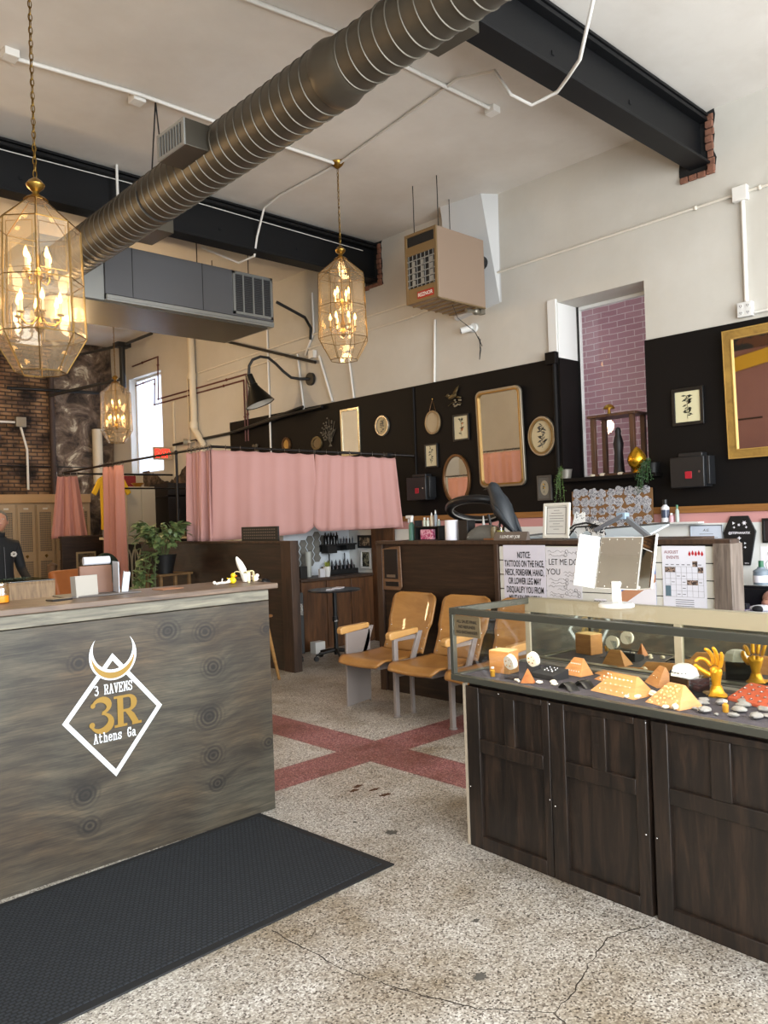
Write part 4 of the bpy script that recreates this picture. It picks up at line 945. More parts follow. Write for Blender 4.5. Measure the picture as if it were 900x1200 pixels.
# posts
for y in (-.018,): g.box(X0,X0+.022,y,y+.024,z1,zt0)
g.make('metal_frame',RAIL,case,bevel=.002)
BRAIL=mat('cream_rail','#a29a84',.45,.1)
G().box(X0,SL,DP-.03,DP+.015,1.006,1.076).box(X0,X0+.03,DP-.03,DP+.01,z1,1.006).box(.765,.80,DP-.03,DP,z1,1.006).make('rear_rail',BRAIL,case,bevel=.002)
g=G().box(X0+.02,SL,.0,DP-.01,.755,.766)
FAB=mat('dark_velvet_deck','#39353c',.95,var=.55,scale=28,bump=.5,bscale=90)
g.make('velvet_deck',FAB,case,smooth=False)
G().box(X0+.02,SL,DP-.10,DP-.055,.766,.778).make('slide_track',ALU,case,bevel=.002)
G().box(X0+.03,SL,-.006,-.001,z1,zt0).make('front_glass',GLASS,case,smooth=False)
G().box(X0+.005,X0+.010,.01,DP-.02,z1,zt0).make('end_glass',glassmat('end_glass','#ffffff',refl=.05,fres=False),case,smooth=False)
G().box(X0+.02,SL,.0,DP,zt1,zt1+.005).make('top_glass',_m['end_glass'],case,smooth=False)
G().box(X0+.035,.765,DP-.026,DP-.022,.779,1.028).box(.80,SL,DP-.020,DP-.016,.779,1.028).make('mirror_door',mat('rear_mirror','#c9cbbb',.03,1),case,smooth=False)
G().cyl((X0+.03,.018,zt0+.004),(SL,.018,zt0+.004),.006,n=8).make('light_tube',mat('case_light','#fff0cc',.4,emit=5),case)
l=bpy.data.lights.new('case_light','AREA'); l.shape='RECTANGLE'; l.size=1.9; l.size_y=.012; l.energy=5.5; l.color=(1,.9,.72)
o=bpy.data.objects.new('case_light',l); COL.objects.link(o); o.parent=case; o.location=(.93,.022,1.038); o.rotation_euler=(R(38),0,0)
# plaque on the front glass
pq=G().prism([(-.027+.005,1.044),(.128,1.044),(.134,1.038),(.134,.955),(.128,.949),(-.022,.949),(-.027,.955),(-.027,1.038)],-.012,-.007,'y').make('brass_plaque',mat('plaque_brass','#97876a',.4,.6),case,bevel=.001)
g=G(); y=-.0122
for k,tx in enumerate(('ALL SALES FINAL','NO REFUNDS','NO EXCHANGES')): g.text(tx,.0185,.053,y,1.012-k*.024,bold=.0003,sx=.92)
g.make('plaque_lettering',INK,pq,smooth=False)
# ---- goods in the case
DZ=.7665
def P3(x,y,z=DZ): return sm@Vector((x,y,z))
def ct(name,label,cat,x,y,rz=0,group=None,z=DZ): 
    p=P3(x,y,z); return thing(name,label,cat,p,SR+rz,group)
BLK=wood('display_wood','#a8703a','#c68f55',(1,1,6),9,.45,bump=.05)
BLKO=wood('display_wood_orange','#9a5a2a','#b8753c',(2,2,6),9,.45,bump=.05)
wbx=ct('display_block','light wooden block riser at the glass end of the showcase','display stand',.085,.19,8)
G().box(-.045,.045,-.035,.035,0,.085).make('block',BLK,wbx,bevel=.002)
G().box(-.043,.043,-.033,.033,.085,.087).make('pale_top',mat('pale_wood_top','#e3c18a',.5),wbx)
def roundstand(x,y,label,h=.075):
    t=ct('earring_card_stand',label,'display stand',x,y,10,'clear stands with round white earring pads')
    G().box(-.03,.03,-.02,-.017,0,h).box(-.03,.03,-.02,.02,0,.003).make('acrylic',glassmat('acrylic','#e9eef0',refl=.12,fres=False),t)
    G().cyl((0,-.035,h*.85),(.005,-.018,h*.9),.026,.028,n=24).make('round_pad',mat('ivory_pad','#efe9da',.5),t)
    g=G()
    for i in range(5): a=i*1.3; g.ball((.012*math.cos(a),-.037,h*.85+.012*math.sin(a)),.003,6,4)
    g.make('gold_stud',BRIGHTGOLD,t)
    return t
roundstand(.225,.10,'clear stand with round white pad in front of the wooden block')
roundstand(.235,.24,'clear stand with round white pad beside the black earring tray',.07)
def vial(x,y,label,c='#d89b1e',h=.03):
    t=ct('gold_vial',label,'vial',x,y,0,'little gold-filled vials')
    G().lathe([(0,0),(.0085,0),(.009,.002),(.009,h*.75),(.005,h*.83),(.005,h),(0,h)],n=14,cap=False).make('vial_body',mat('vial_gold','#e0a73c',.25,.5),t)
    G().cyl((0,0,h),(0,0,h+.006),.006,n=10).make('cap',WPLAST,t)
vial(.115,.08,'gold vial in front of the wooden block at the showcase end')
vial(1.18,.14,'gold vial standing among the grey pebbles')
tr=ct('earring_tray','black velvet tray with small silver earrings','tray',.33,.22,-6)
G().add([(-.055,-.04,0),(.055,-.04,0),(.055,.04,0),(-.055,.04,0),(-.055,-.04,.018),(.055,-.04,.018),(.055,.04,.034),(-.055,.04,.034)],[(0,3,2,1),(4,5,6,7),(0,1,5,4),(1,2,6,5),(2,3,7,6),(3,0,4,7)]).make('tray_body',mat('black_velvet','#1c1c1e',.9),tr,bevel=.002)
g=G()
for i in range(9): g.ball((-.02+.02*(i%3)+random.uniform(-.004,.004),-.01+.015*(i//3),.028+.003*(i//3)),.003,6,4)
g.make('silver_stud',CHROME,tr)
# wooden prism stands: trapezoid in elevation, slanted front face with studs
def wedge(x,y,w,d,h,rz,label,studs=0,m=None,top=.5,name='wooden_earring_stand',stud_m=None,sr=.0025):
    t=ct(name,label,'display stand',x,y,rz,'wooden earring stands in the showcase')
    wt=w*top
    v=[(-w/2,-d/2,0),(w/2,-d/2,0),(w/2,d/2,0),(-w/2,d/2,0),(-wt/2,d*.12,h),(wt/2,d*.12,h),(wt/2,d*.22,h),(-wt/2,d*.22,h)]
    G().add(v,[(0,3,2,1),(4,5,6,7),(0,1,5,4),(1,2,6,5),(2,3,7,6),(3,0,4,7)]).make('stand_body',m or BLK,t,bevel=.0015)
    if studs:
        g=G()
        rows=max(1,int(studs**.5*.8))
        for i in range(studs):
            r_=i%rows; k=i//rows; n=math.ceil(studs/rows)
            v_=(r_+.7)/(rows+.5); u=(k+.5)/n-.5
            if studs>30: u+=random.uniform(-.06,.06); v_=min(.95,max(.08,v_+random.uniform(-.12,.12)))
            g.ball((u*(w*(1-v_)+wt*v_)*.86,-d/2+(d*.62)*v_-.001,h*v_),sr,6,4)
        g.make('stud',stud_m or CHROME,t)
    return t
wedge(.325,.075,.05,.03,.05,30,'small wooden triangle stand before the black earring tray',0,BLKO,.05)
wedge(.37,.36,.10,.07,.06,-6,'pale wooden stand with pearl studs behind the black earring tray',12,BLK,.45,stud_m=WPLAST)
wedge(.60,.33,.17,.08,.028,-20,'long low wooden stand of studs in the middle of the case',16,BLK,.75)
wedge(.735,.17,.19,.11,.058,-8,'largest wooden stand of studs, tapering to a pale end',18,BLK,.52)
wedge(.76,.40,.11,.07,.062,-35,'plain wooden trapezoid stand between the stud stands and the black box',2,BLK,.4)
wedge(.985,.125,.145,.10,.062,-14,'wooden stand crowded with gold studs near the grey pebbles',34,BLK,.42,stud_m=mat('pale_gold','#e8d28c',.3,.6),sr=.0036)
wedge(.49,.43,.12,.05,.012,-18,'flat wooden display plate lying behind the stud stands',0,BLK,.8)
wedge(1.42,.30,.15,.09,.06,-10,'wooden stand at the end of the case past the red tray',8,BLKO,.5)
for x,y,l in ((.535,.085,'black curved ring stand with a silver card, nearer the glass'),(.555,.165,'black curved ring stand with a silver card, behind its twin')):
    t=ct('ring_stand',l,'display stand',x,y,-20,'black curved ring stands')
    G().grid(lambda u,v:((u-.5)*.075,(v-.5)*.04,.020*math.sin(PI*min(1,u*1.1))),10,2).make('curved_stand',BLKPLASTIC,t,solid=.003)
    G().add([(-.035,-.021,.008),(-.01,-.021,.022),(-.01,.019,.023),(-.035,.019,.009)],[(0,1,2,3)]).make('silver_card',mat('silver_card','#c9c6b8',.35,.4),t)
bb=ct('black_box','glossy black display box supporting the white faceted shade','box',.945,.31,-22)
G().box(-.05,.05,-.04,.04,0,.062).make('box_body',mat('gloss_black','#0d0d0e',.12,coat=.5),bb,bevel=.002)
fs=ct('faceted_shade','white faceted cone shade with dark lettering marks on the black box','shade',.925,.31,-22,z=DZ+.0625)
g=G().lathe([(.046,0),(.038,.026),(.020,.036),(0,.036)],n=7,cap=False); g.make('shade_body',mat('faceted_white','#c9cbc6',.4),fs,smooth=False)
g=G()
for i in range(9): a=R(200+i*16); g.ball((.0425*math.cos(a),.0425*math.sin(a),.012),(.004,.004,.0016),5,4)
g.make('dark_mark',INK,fs)
# little white crystals and beads
def lump(x,y,r,label,name,m,group,flat=.55,z=DZ,st=(1.35,1),bump=.16):
    random.seed(int(x*1000+y*77))
    g=G(); n,mm=12,7
    g.ball((0,0,r*flat),(r*st[0],r*st[1],r*flat),n,mm)
    g.v=[Vector((p.x*(1+random.uniform(-bump,bump)),p.y*(1+random.uniform(-bump,bump)),p.z*(1+random.uniform(-bump,bump)*.5))) for p in g.v]
    o=g.make(name,m,None); put(o,P3(x,y,z),SR+random.uniform(0,180)); tag(o,label,name.split('_')[-1],group); return o
STONE=mat('pebble_grey','#7f7d79',.6,var=.25,scale=60)
CRY=mat('white_crystal','#e6dcc8',.35,var=.2,scale=80)
peb=[(1.045,.235,.019),(1.068,.19,.02),(1.055,.16,.024),(1.085,.10,.012),(1.13,.085,.027),(1.115,.235,.024),(1.16,.30,.021),(1.19,.25,.024),(1.215,.17,.025),(1.235,.09,.019),(1.27,.235,.022),(1.255,.30,.02),(1.30,.12,.026),(1.33,.20,.02),(1.32,.16,.017),(1.375,.24,.024),(1.40,.12,.025),(1.42,.19,.022),(1.46,.09,.024),(1.18,.075,.010)]
names=['beside the crowded stud stand','touching the stand of gold studs','flat and oval, near the crowded stud stand','smallest, near the front glass','long and flat along the front rail','round, behind the gold vial','in the back row next to the red tray','in the back row, rough topped','in front of the red tray','near the front glass beyond the vial','under the corner of the red tray','in the back row against the red tray','largest rough one by the front rail','in the cluster at the frame edge','small pale one in the cluster','behind the pale small one','large one at the cluster end','last of the back row','last by the front glass','tiny one just beyond the long flat pebble']
for (x,y,r),n_ in zip(peb,names): lump(x,y,r*.8,'grey pebble ring display, '+n_,'display_stone',STONE,'grey pebbles holding rings in the showcase')
for x,y,r,n_ in ((.80,.10,.009,'below the largest wooden stand'),(.835,.12,.012,'beside the end of the largest wooden stand'),(1.0,.045,.010,'at the foot of the crowded stud stand'),(1.03,.06,.014,'against the grey pebbles'),(.86,.19,.016,'between the two big stud stands'),(.375,.09,.010,'pair nearest the black earring tray'),(.41,.14,.010,'beyond the black earring tray'),(.265,.07,.008,'under the first round pad'),(.29,.055,.007,'next to the small wooden triangle'),(.45,.10,.011,'before the ring stands'),(.545,.41,.012,'behind the flat wooden plate')):
    lump(x,y,r,'small white crystal piece '+n_,'white_crystal',CRY,'white crystal pieces in the showcase',.7,bump=.3)
# red tray with silver studs
rt=ct('red_jewellery_tray','rust red slanted tray with rows of silver crosses','tray',1.225,.345,-16)
RED=mat('rust_red','#a34524',.55,var=.12,scale=30)
G().add([(-.115,-.065,0),(.115,-.065,0),(.115,.065,0),(-.115,.065,0),(-.115,-.065,.012),(.115,-.065,.012),(.115,.055,.055),(-.115,.055,.055)],[(0,3,2,1),(4,5,6,7),(0,1,5,4),(1,2,6,5),(2,3,7,6),(3,0,4,7)]).make('tray_body',RED,rt,bevel=.002)
g=G()
for i in range(6):
    for j in range(4):
        x=-.095+i*.038+random.uniform(-.003,.003); y=-.048+j*.028; z=.012+(y+.065)*.358
        g.box(x-.0018,x+.0018,y-.008,y+.008,z,z+.004,).box(x-.006,x+.006,y+.001,y+.005,z,z+.004); g.ball((x,y,z+.003),.0022,6,4)
g.make('silver_charm',CHROME,rt)

for o_ in list(bpy.data.objects):
    if o_.type=='EMPTY' and o_.get('category') in ('display stand','tray','box','shade','vial') and o_.parent is None and abs(o_.location.z-DZ)<.1: 
        k_=1.0 if 'red_jewellery' in o_.name else 1.2
        o_.scale=(k_,)*3
fs.location.z=DZ+.0622*1.2
# golden display hand: palm and five separate fingers, forefinger meeting the thumb
def chain_skin(name,bones,mat_,parent,levels=2,root=0):
    # bones: (list of (pos,radius), list of edges)
    pts,edges=bones
    me=bpy.data.meshes.new(name); bm=_b.new(); sl=bm.verts.layers.skin.verify()
    bv=[bm.verts.new(p) for p,_ in pts]
    for i,(p,r) in enumerate(pts):
        bv[i][sl].radius=(r,r) if not hasattr(r,'__len__') else r; bv[i][sl].use_root=(i==root)
    for a,b_ in edges: bm.edges.new((bv[a],bv[b_]))
    bm.to_mesh(me); bm.free()
    o=bpy.data.objects.new(name,me); COL.objects.link(o); o.parent=parent
    sk=o.modifiers.new('skin','SKIN'); sk.use_smooth_shade=True
    o.modifiers.new('sub','SUBSURF').levels=levels; o.modifiers['sub'].render_levels=levels
    me.materials.append(mat_)
    bpy.context.view_layer.update()
    m2=bpy.data.meshes.new_from_object(o.evaluated_get(bpy.context.evaluated_depsgraph_get()))
    o.modifiers.clear(); o.data=m2; m2.name=name
    for p in m2.polygons: p.use_smooth=True
    if not m2.materials: m2.materials.append(mat_)
    return o
HG=mat('mustard_gold','#dba024',.3,.55)
hd=ct('display_hand','gold display hand with forefinger and thumb joined in a ring','display hand',1.03,.36,-25)
s=1.0
pts=[((0,.0,.055),.017),((0,0,.075),(.024,.014)),((.0,0,.10),(.030,.013))]
ed=[(0,1),(1,2)]
o1=chain_skin('palm',([((0,0,.018),.018),((0,0,.040),.0145),((0,0,.058),.018),((-.018,0,.080),.014),((-.021,0,.098),.010),((-.006,0,.082),.014),((-.007,0,.104),.0098),((.007,0,.082),.014),((.008,0,.103),.0098),((.018,0,.080),.013),((.021,0,.098),.009)],[(0,1),(1,2),(2,3),(3,4),(2,5),(5,6),(2,7),(7,8),(2,9),(9,10)]),HG,hd)
# foot of the wrist, swelling out to one side
G().lathe([(0,0),(.034,0),(.036,.004),(.026,.012),(.019,.028),(.018,.035),(0,.035)],n=24,cap=False).ball((.022,-.006,.006),(.034,.020,.0065),14,8).make('base',HG,hd)
fing=[ # root, joints
 [(-.021,.0,.098),(-.030,-.018,.122),(-.036,-.040,.128),(-.040,-.055,.115)],   # forefinger bends to thumb
 [(-.007,.0,.104),(-.008,-.008,.138),(-.008,-.024,.158),(-.008,-.038,.164)],
 [(.008,.0,.103),(.012,-.002,.137),(.014,-.012,.160),(.015,-.022,.172)],
 [(.021,.0,.098),(.030,.002,.125),(.036,-.002,.145),(.040,-.007,.158)]]
for k,f in enumerate(fing):
    rr=[.0085,.0078,.007,.0055] if k<3 else [.0075,.0068,.006,.0048]
    chain_skin('finger',([(p,r) for p,r in zip(f,rr)],[(0,1),(1,2),(2,3)]),HG,hd)
chain_skin('thumb',([((-.018,-.004,.066),.011),((-.036,-.022,.080),.0095),((-.044,-.042,.094),.0085),((-.043,-.055,.107),.0062)],[(0,1),(1,2),(2,3)]),HG,hd)
for o_ in kids(hd): o_.scale=(1.12,1.12,1.12)

# ---- trifold mirror standing on the showcase
tm=thing('vanity_mirror','white three-panel vanity mirror standing on the glass showcase','mirror',Vector((3.14,1.86,1.0815)),-88)
G().lathe([(0,0),(.075,0),(.075,.010),(.068,.016),(.0,.016)],n=36,cap=False).make('mirror_base',WPLAST,tm)
G().box(-.019,.019,-.006,.014,.012,.11).make('mirror_stem',WPLAST,tm,bevel=.003)
tl=R(-17)
def mp(w,h,x,ry,hinge,m=None,name='center_panel'):
    F=T(0,0,.075)@Euler((tl,0,0)).to_matrix().to_4x4()@Matrix.Translation((x,0,0))@Euler((0,0,R(ry))).to_matrix().to_4x4()
    a,b_=(-w/2,w/2) if hinge==0 else ((-w,0) if hinge<0 else (0,w))
    o=G(F).box(a,b_,0,.010,0,h).make(name,WPLAST,tm,bevel=.003)
    G(F).box(a+.004,b_-.004,-.001,0,.004,h-.004).make('mirror_glass',m or MIRROR,o,smooth=False)
    return F,o
Fc,oc=mp(.20,.235,0,0,0)
g=G(Fc)
for i in range(5):
    for sx_ in (-.088,.088): g.cyl((sx_,-.0015,.03+i*.044),(sx_,-.001,.03+i*.044),.0018,n=8)
for i in range(4):
    for zz in (.012,.223): g.cyl((-.055+i*.036,-.0015,zz),(-.055+i*.036,-.001,zz),.0025,n=8)
g.make('led_dot',mat('led_dot','#f4f4ee',.3,emit=0),oc)
G(Fc).tube([(.006*math.cos(PI*i/6)-.02,-.002,.025+.006*math.sin(PI*i/6)) for i in range(12)],.0006,5,closed=True).make('touch_switch',INK,oc)
mp(.095,.235,-.102,40,-1,name='side_panel')
F2,o2=mp(.095,.235,.102,-30,1,name='side_panel')
# ------------------------------------------------------------ tattoo stations along the right wall
DW=wood('dark_stained_boards','#17100c','#3a281d',(1.2,1.2,16),2.2,.38,coat=.15,bump=.15,h3='#261a13')
POST=wood('dark_post_wood','#2a1d15','#4a3527',(9,9,1),3,.5,bump=.15)
PX=4.87; PH=1.305
p1=thing('low_partition','dark stained board partition of the first curtained station','partition',(PX,6.62,0),-90)
# local x toward camera (-Y); so extend to -x
G().box(-3.0,0,.0,.07,0,1.28).make('board_wall',DW,p1,smooth=False)
G().box(-3.02,.0,-.02,.09,1.28,1.305).make('cap_rail',POST,p1,bevel=.003)
G().box(.0,.17,-.02,.08,0,1.305).make('end_post',POST,p1,bevel=.004)
p2=thing('low_partition','dark stained board partition with a whitewashed notice board facing the seats','partition',(PX,5.19,0),-90)
G().box(.0,3.1,.0,.07,0,1.27).make('board_wall',DW,p2,smooth=False)
G().box(-.02,3.10,-.03,.10,1.27,1.30).make('cap_rail',POST,p2,bevel=.003)
G().box(-.02,.05,-.02,.09,0,1.27).make('end_post',POST,p2,bevel=.003)
WGREY=wood('weathered_post','#4d423a','#7d7065',(9,9,1),3,.6,bump=.2)
G().box(3.00,3.11,-.05,.12,0,1.275).make('grey_end_post',WGREY,p2,bevel=.004)
G().box(1.30,1.34,-.035,0,.55,1.27).make('trim_post',POST,p2,bevel=.003)
SHIP=mat('whitewashed_board','#d3d2c9',.6,var=.08,scale=20)
g=G()
for k in range(6):
    z=.62+k*.107; g.box(1.345,2.995,-.022,0,z,z+.101)
g.make('white_shiplap',SHIP,p2,bevel=.003)
# papers pinned on the partition (each thing of its own, local frame of the partition face)
def pin(name,label,cat,y,z,w,h,m=PAPER,group=None,x=PX-.0235,t=.002,rz=-90):
    o=thing(name,label,cat,(x,y,z),rz,group)
    G().box(-w/2,w/2,-t,0,-h/2,h/2).make('sheet',m,o,smooth=False)
    return o
n1=pin('notice_sign','white paper tattoo notice in heavy black capitals taped to the whitewashed board','sign',3.615,1.02,.38,.49,mat('notice_paper','#d4d2de',.6))
g=G()
for k,tx in enumerate(('NOTICE:','TATTOOS ON THE FACE,','NECK, FOREARM, HAND,','OR LOWER LEG MAY','DISQUALIFY YOU FROM','MILITARY SERVICE IN','ANY BRANCH')):
    g.text(tx,.066,0,-.0025,.150-k*.064,bold=.0014,sx=.47)
g.make('lettering',INK,n1,smooth=False)
n2=pin('hand_lettered_poster','pen drawn poster of scissors and tools with large serif words beside the notice','poster',3.275,1.07,.29,.36,mat('poster_paper','#d6d5da',.6))
g=G()
g.text('LET ME DO',.062,0,-.0025,.055,sx=.8).text('YOU',.062,-.085,-.0025,-.015,sx=.9)
random.seed(11)
for (x,z,w) in ((-.05,.15,.16),(-.05,.125,.14),(.08,.14,.07),(.06,.0,.12),(.06,-.02,.10),(-.05,-.05,.15),(-.04,-.075,.13),(.08,-.06,.06),(-.06,-.10,.14),(.02,-.12,.15),(-.05,-.145,.14),(.08,-.14,.08),(.07,-.16,.1),(-.07,-.165,.1)):
    q=[(x-w/2+w*i/10,-.0025,z+.008*math.sin(i*random.uniform(1,2))) for i in range(11)]; g.tube(q,.0010,4)
    g.tube([(x+w/2+.012*math.cos(t*PI/5),-.0025,z+.012*math.sin(t*PI/5)) for t in range(10)],.0011,4,closed=True)
g.make('pen_drawing',INK,n2,smooth=False)
n3=pin('blue_poster','blue and tan poster half hidden behind the vanity mirror','poster',2.72,1.06,.28,.42,mat('poster_blue','#4c6cae',.45))
G().add([(-.14,-.0025,-.21),(.14,-.0025,-.21),(.14,-.0025,-.02)],[(0,1,2)]).make('pale_corner',PAPER,n3,smooth=False)
G().add([(-.14,-.0028,-.12),(.14,-.0028,.02),(.14,-.0028,-.03),(-.10,-.0028,-.19)],[(0,1,2,3)]).make('tan_band',mat('poster_tan','#c08a68',.5),n3,smooth=False)
G().box(-.1,.14,-.0032,-.0026,-.205,-.19).make('caption_bar',mat('caption_grey','#a7a6ac',.5),n3)
n3b=pin('label_strip','small white label strip low on the whitewashed board','label',2.99,.885,.09,.03)
G().text('MINOR CARE',.016,0,-.0024,-.006,bold=.0004).make('lettering',INK,n3b,smooth=False)
n4=pin('event_calendar','white monthly events calendar sheet with red drops at the top','calendar',2.39,1.055,.285,.41,mat('calendar_paper','#dfe0ea',.5))
g=G().text('AUGUST',.027,-.078,-.0025,.158,bold=.0002,sx=.9).text('EVENTS',.027,-.07,-.0025,.124,bold=.0002,sx=.9); g.make('red_lettering',mat('muted_red_ink','#8d4548',.6),n4,smooth=False)
g=G()
for i in range(5): g.lathe([(.0,.025),(.0075,.008),(.008,0),(.0,-.009)],c=(.042+i*.02,-.003,.15+.004*(i%2)),n=8,M=None)
g.v=[Vector((p.x,-.003+(p.y+.003)*.1,p.z)) for p in g.v]; g.make('red_drop',mat('red_ink','#b5222c',.5),n4)
g=G(); 
for i in range(8): x=-.125+i*.0357; g.box(x,x+.0012,-.0026,-.002,-.115,.075)
for j in range(6): z=-.115+j*.038; g.box(-.125,.125,-.0026,-.002,z,z+.0012)
for i in range(7): g.box(-.12+i*.0357,-.10+i*.0357,-.0026,-.002,.085,.090)
for i,j in ((2,0),(3,0),(3,1),(1,2),(3,2),(4,2),(5,2),(6,2),(2,3),(3,3)): g.box(-.118+i*.0357,-.098+i*.0357,-.0026,-.002,-.10+j*.038,-.096+j*.038)
for k in range(4): g.box(-.06,.06,-.0026,-.002,-.135-k*.013,-.131-k*.013)
g.make('calendar_grid',mat('grey_ink','#6a6a72',.6),n4,smooth=False)
for q_ in ((-.124,-.056,.040,.072),(.092,.125,.038,.072),(.058,.09,.076,.11),(.02,.09,-.038,-.008)): G().box(q_[0],q_[1],-.003,-.002,q_[2],q_[3]).make('dark_photo',art('cal_photo','#a08878','#3a302c',scale=60),n4)
G().box(-.124,-.088,-.003,-.002,-.112,-.045).make('blue_photo',mat('cal_blue','#5c7482',.5),n4)
# laser-cut wooden plaque at the open end (its square code itself is left out)
wp=thing('wooden_plaque','rounded wooden plaque with a black panel screwed to the dark partition end','plaque',(PX-.002,5.03,1.065),-90)
G().prism([(-.125,.165),(.05,.19),(.11,.19),(.12,-.16),(.09,-.19),(-.125,-.19)],-.014,0,'y').make('plaque_board',wood('plaque_wood','#5d4330','#7a5a40',(1,1,6),6,.5),wp,bevel=.006)
G().box(-.085,.08,-.018,-.014,-.09,.165).box(-.075,.085,-.018,-.014,-.155,-.115).make('black_panel',BLKPLASTIC,wp,bevel=.002)
G().box(-.055,.05,-.020,-.018,-.078,-.055).make('caption_strip',mat('caption_tan','#6b5a4a',.5),wp)

# curtain rods
RODM=mat('iron_pipe','#231f1d',.4,.6)
def rod(name,label,pts,r=.016):
    o=thing(name,label,'curtain rod'); G().tube(pts,r,10).make('pipe',RODM,o); return o
r1=rod('curtain_rod','black iron pipe rod crossing from the station corner to the black wall',[(4.97,8.05,2.385),(6.79,6.57,2.21)])
G().box(6.5,6.6,6.74,6.84,2.21,2.25).make('pipe_clamp',BLACK,r1)
r2=rod('curtain_rod','long black iron pipe rod running along the fronts of the stations',[(4.97,8.05,2.385),(4.95,10.0,2.37),(4.95,12.2,2.35)])
for p in ((4.95,8.80,2.377),): G().cyl(p,(p[0],p[1],0),.016).ball(p,.028,10,8).make('upright',RODM,r2)
r3=rod('curtain_rod','black iron pipe rod at the back between two stations',[(4.95,12.2,2.34),(6.78,12.2,2.34)])
r4=rod('curtain_rod','lower thin black rod in the far station',[(4.97,10.3,2.02),(6.78,10.3,2.02)],.012)
PINK=mat('pink_curtain_cloth','#bf918b',.8,var=.05,scale=3); PINK2=mat('dusty_pink_cloth','#a5756d',.85,var=.05,scale=3)
def curtain(name,label,a,b,ztop,zbot,folds,amp,m,parted=None,seed=1,flare=0,rings=10,group='pink station curtains',lift=None):
    a=Vector(a);b=Vector(b);d=(b-a);L=d.length;d.normalize();nrm=Vector((-d.y,d.x)); rnd=random.Random(seed)
    ph=[rnd.uniform(0,6.28) for _ in range(4)]
    o=thing(name,label,'curtain',(a.x,a.y,0),0,group)
    nu,nv=max(60,int(folds*8)),18
    def f(u,v):
        zt=ztop[0]+(ztop[1]-ztop[0])*u-.03; zb=zbot[0]+(zbot[1]-zbot[0])*u
        if lift: zb+=lift(u)
        z=zt+(zb-zt)*v
        s=u*L*(1-flare*0)+ (u-.5)*flare*v
        A_=amp*(.55+.55*v)
        w=A_*(math.sin(2*PI*folds*u+ph[0]+.5*math.sin(3*v))*.6+math.sin(2*PI*folds*.37*u+ph[1])*.7+.25*math.sin(2*PI*folds*2.1*u+ph[2]+v))
        z+=-.012*abs(math.sin(PI*rings*u))*(1-v) 
        p=d*s+nrm*w
        return (p.x,p.y,z)
    G().grid(f,nu,nv).make('cloth',m,o,solid=.004)
    for k in range(rings+1):
        u=k/rings; z=ztop[0]+(ztop[1]-ztop[0])*u; p=d*(u*L)
        pts=[(p.x+nrm.x*.026*math.cos(t),p.y+nrm.y*.026*math.cos(t),z-.008+.034*math.sin(t)) for t in [2*PI*i/10 for i in range(10)]]
        G().tube(pts,.0028,5,closed=True).make('curtain_ring',CHROME,o)
    return o
A0=Vector((4.97,8.05)); A1=Vector((6.79,6.57))
def rp(t): p=A0.lerp(A1,t); return (p.x,p.y)
def rz_(t): return 2.385+(2.21-2.385)*t
curtain('station_curtain','wide pink curtain panel on the near rod above the dark partition',rp(.0),rp(.50),(rz_(0),rz_(.50)),(1.30,1.36),4,.020,PINK,seed=4,flare=.05,rings=7,lift=lambda u:.12*max(0,(u-.86)/.14)**1.5)
curtain('station_curtain','pink curtain panel on the near rod ending at the black wall',rp(.505),rp(.90),(rz_(.505),rz_(.9)),(1.37,1.385),6,.018,PINK,seed=9,flare=.13,rings=7,lift=lambda u:.10*max(0,(.10-u)/.10)**1.5)
curtain('station_curtain','gathered pink curtain bunched at the near station corner',(4.95,8.5),(4.97,8.06),(2.38,2.385),(1.31,1.30),5,.05,PINK,seed=5,rings=5)
curtain('station_curtain','dusty pink curtain deep in the far station beside the black cupboard',(6.6,11.38),(6.6,10.84),(2.22,2.22),(1.40,1.40),5,.04,PINK2,seed=6,rings=4)
curtain('station_curtain','tall dusty pink curtain hanging nearly to the floor beside the yellow shirt',(4.98,10.95),(4.95,10.25),(2.37,2.37),(.12,.12),5,.06,PINK2,seed=7,rings=6,flare=.1)
curtain('station_curtain','short dusty pink curtain beside the lockers',(4.86,12.2),(5.10,12.05),(2.33,2.33),(1.36,1.38),3,.05,PINK2,seed=8,rings=3,flare=.24)
# opposite side of the room, seen only in the mirrors
ro=rod('curtain_rod','black rod on the opposite side of the room, seen in the mirrors',[(-1.2,6.5,2.45),(-1.2,13.5,2.45)])
curtain('station_curtain','long pink curtain on the opposite side, seen in the mirrors',(-1.2,13.2),(-1.2,7.0),(2.45,2.45),(.3,.3),30,.04,PINK,seed=12,rings=24)

# black tray on partition 1
vt=thing('black_tray','black slatted tray standing upright on the dark partition in front of the curtain','tray',(PX+.03,7.05,PH),-90)
G().box(-.33,.33,0,.02,0,.15).make('tray_body',BLACK,vt,bevel=.003)
g=G()
for j in range(4):
    for i in range(15): g.box(-.29+i*.039,-.265+i*.039,-.001,.001,.025+j*.03,.036+j*.03)
g.make('slot',mat('slot_grey','#6b625b',.5),vt)

# ---- first station interior
dv=G().box(5.75,XW-.02,7.78,7.85,0,1.50).make('station_divider',mat('divider_white','#c9d0d6',.6),None,bevel=.003); tag(dv,'white divider board at the back of the first curtained station','divider')
CABW=wood('brown_cabinet_wood','#3f2614','#6a4527',(7,7,1),2.6,.45,bump=.12)
cbt=thing('cabinet','brown wooden cabinet under the ink bottles in the curtained station','cabinet',(5.65,7.34,0))
G().box(0,1.12,.02,.42,.0,.80).make('cabinet_body',CABW,cbt)
for k in range(3):
    x=.0+k*.375; G().box(x+.005,x+.37,0,.02,.03,.79).make('cabinet_door',CABW,cbt,bevel=.003)
G().box(-.01,1.13,-.015,.43,.80,.83).make('worktop',POST,cbt,bevel=.003)
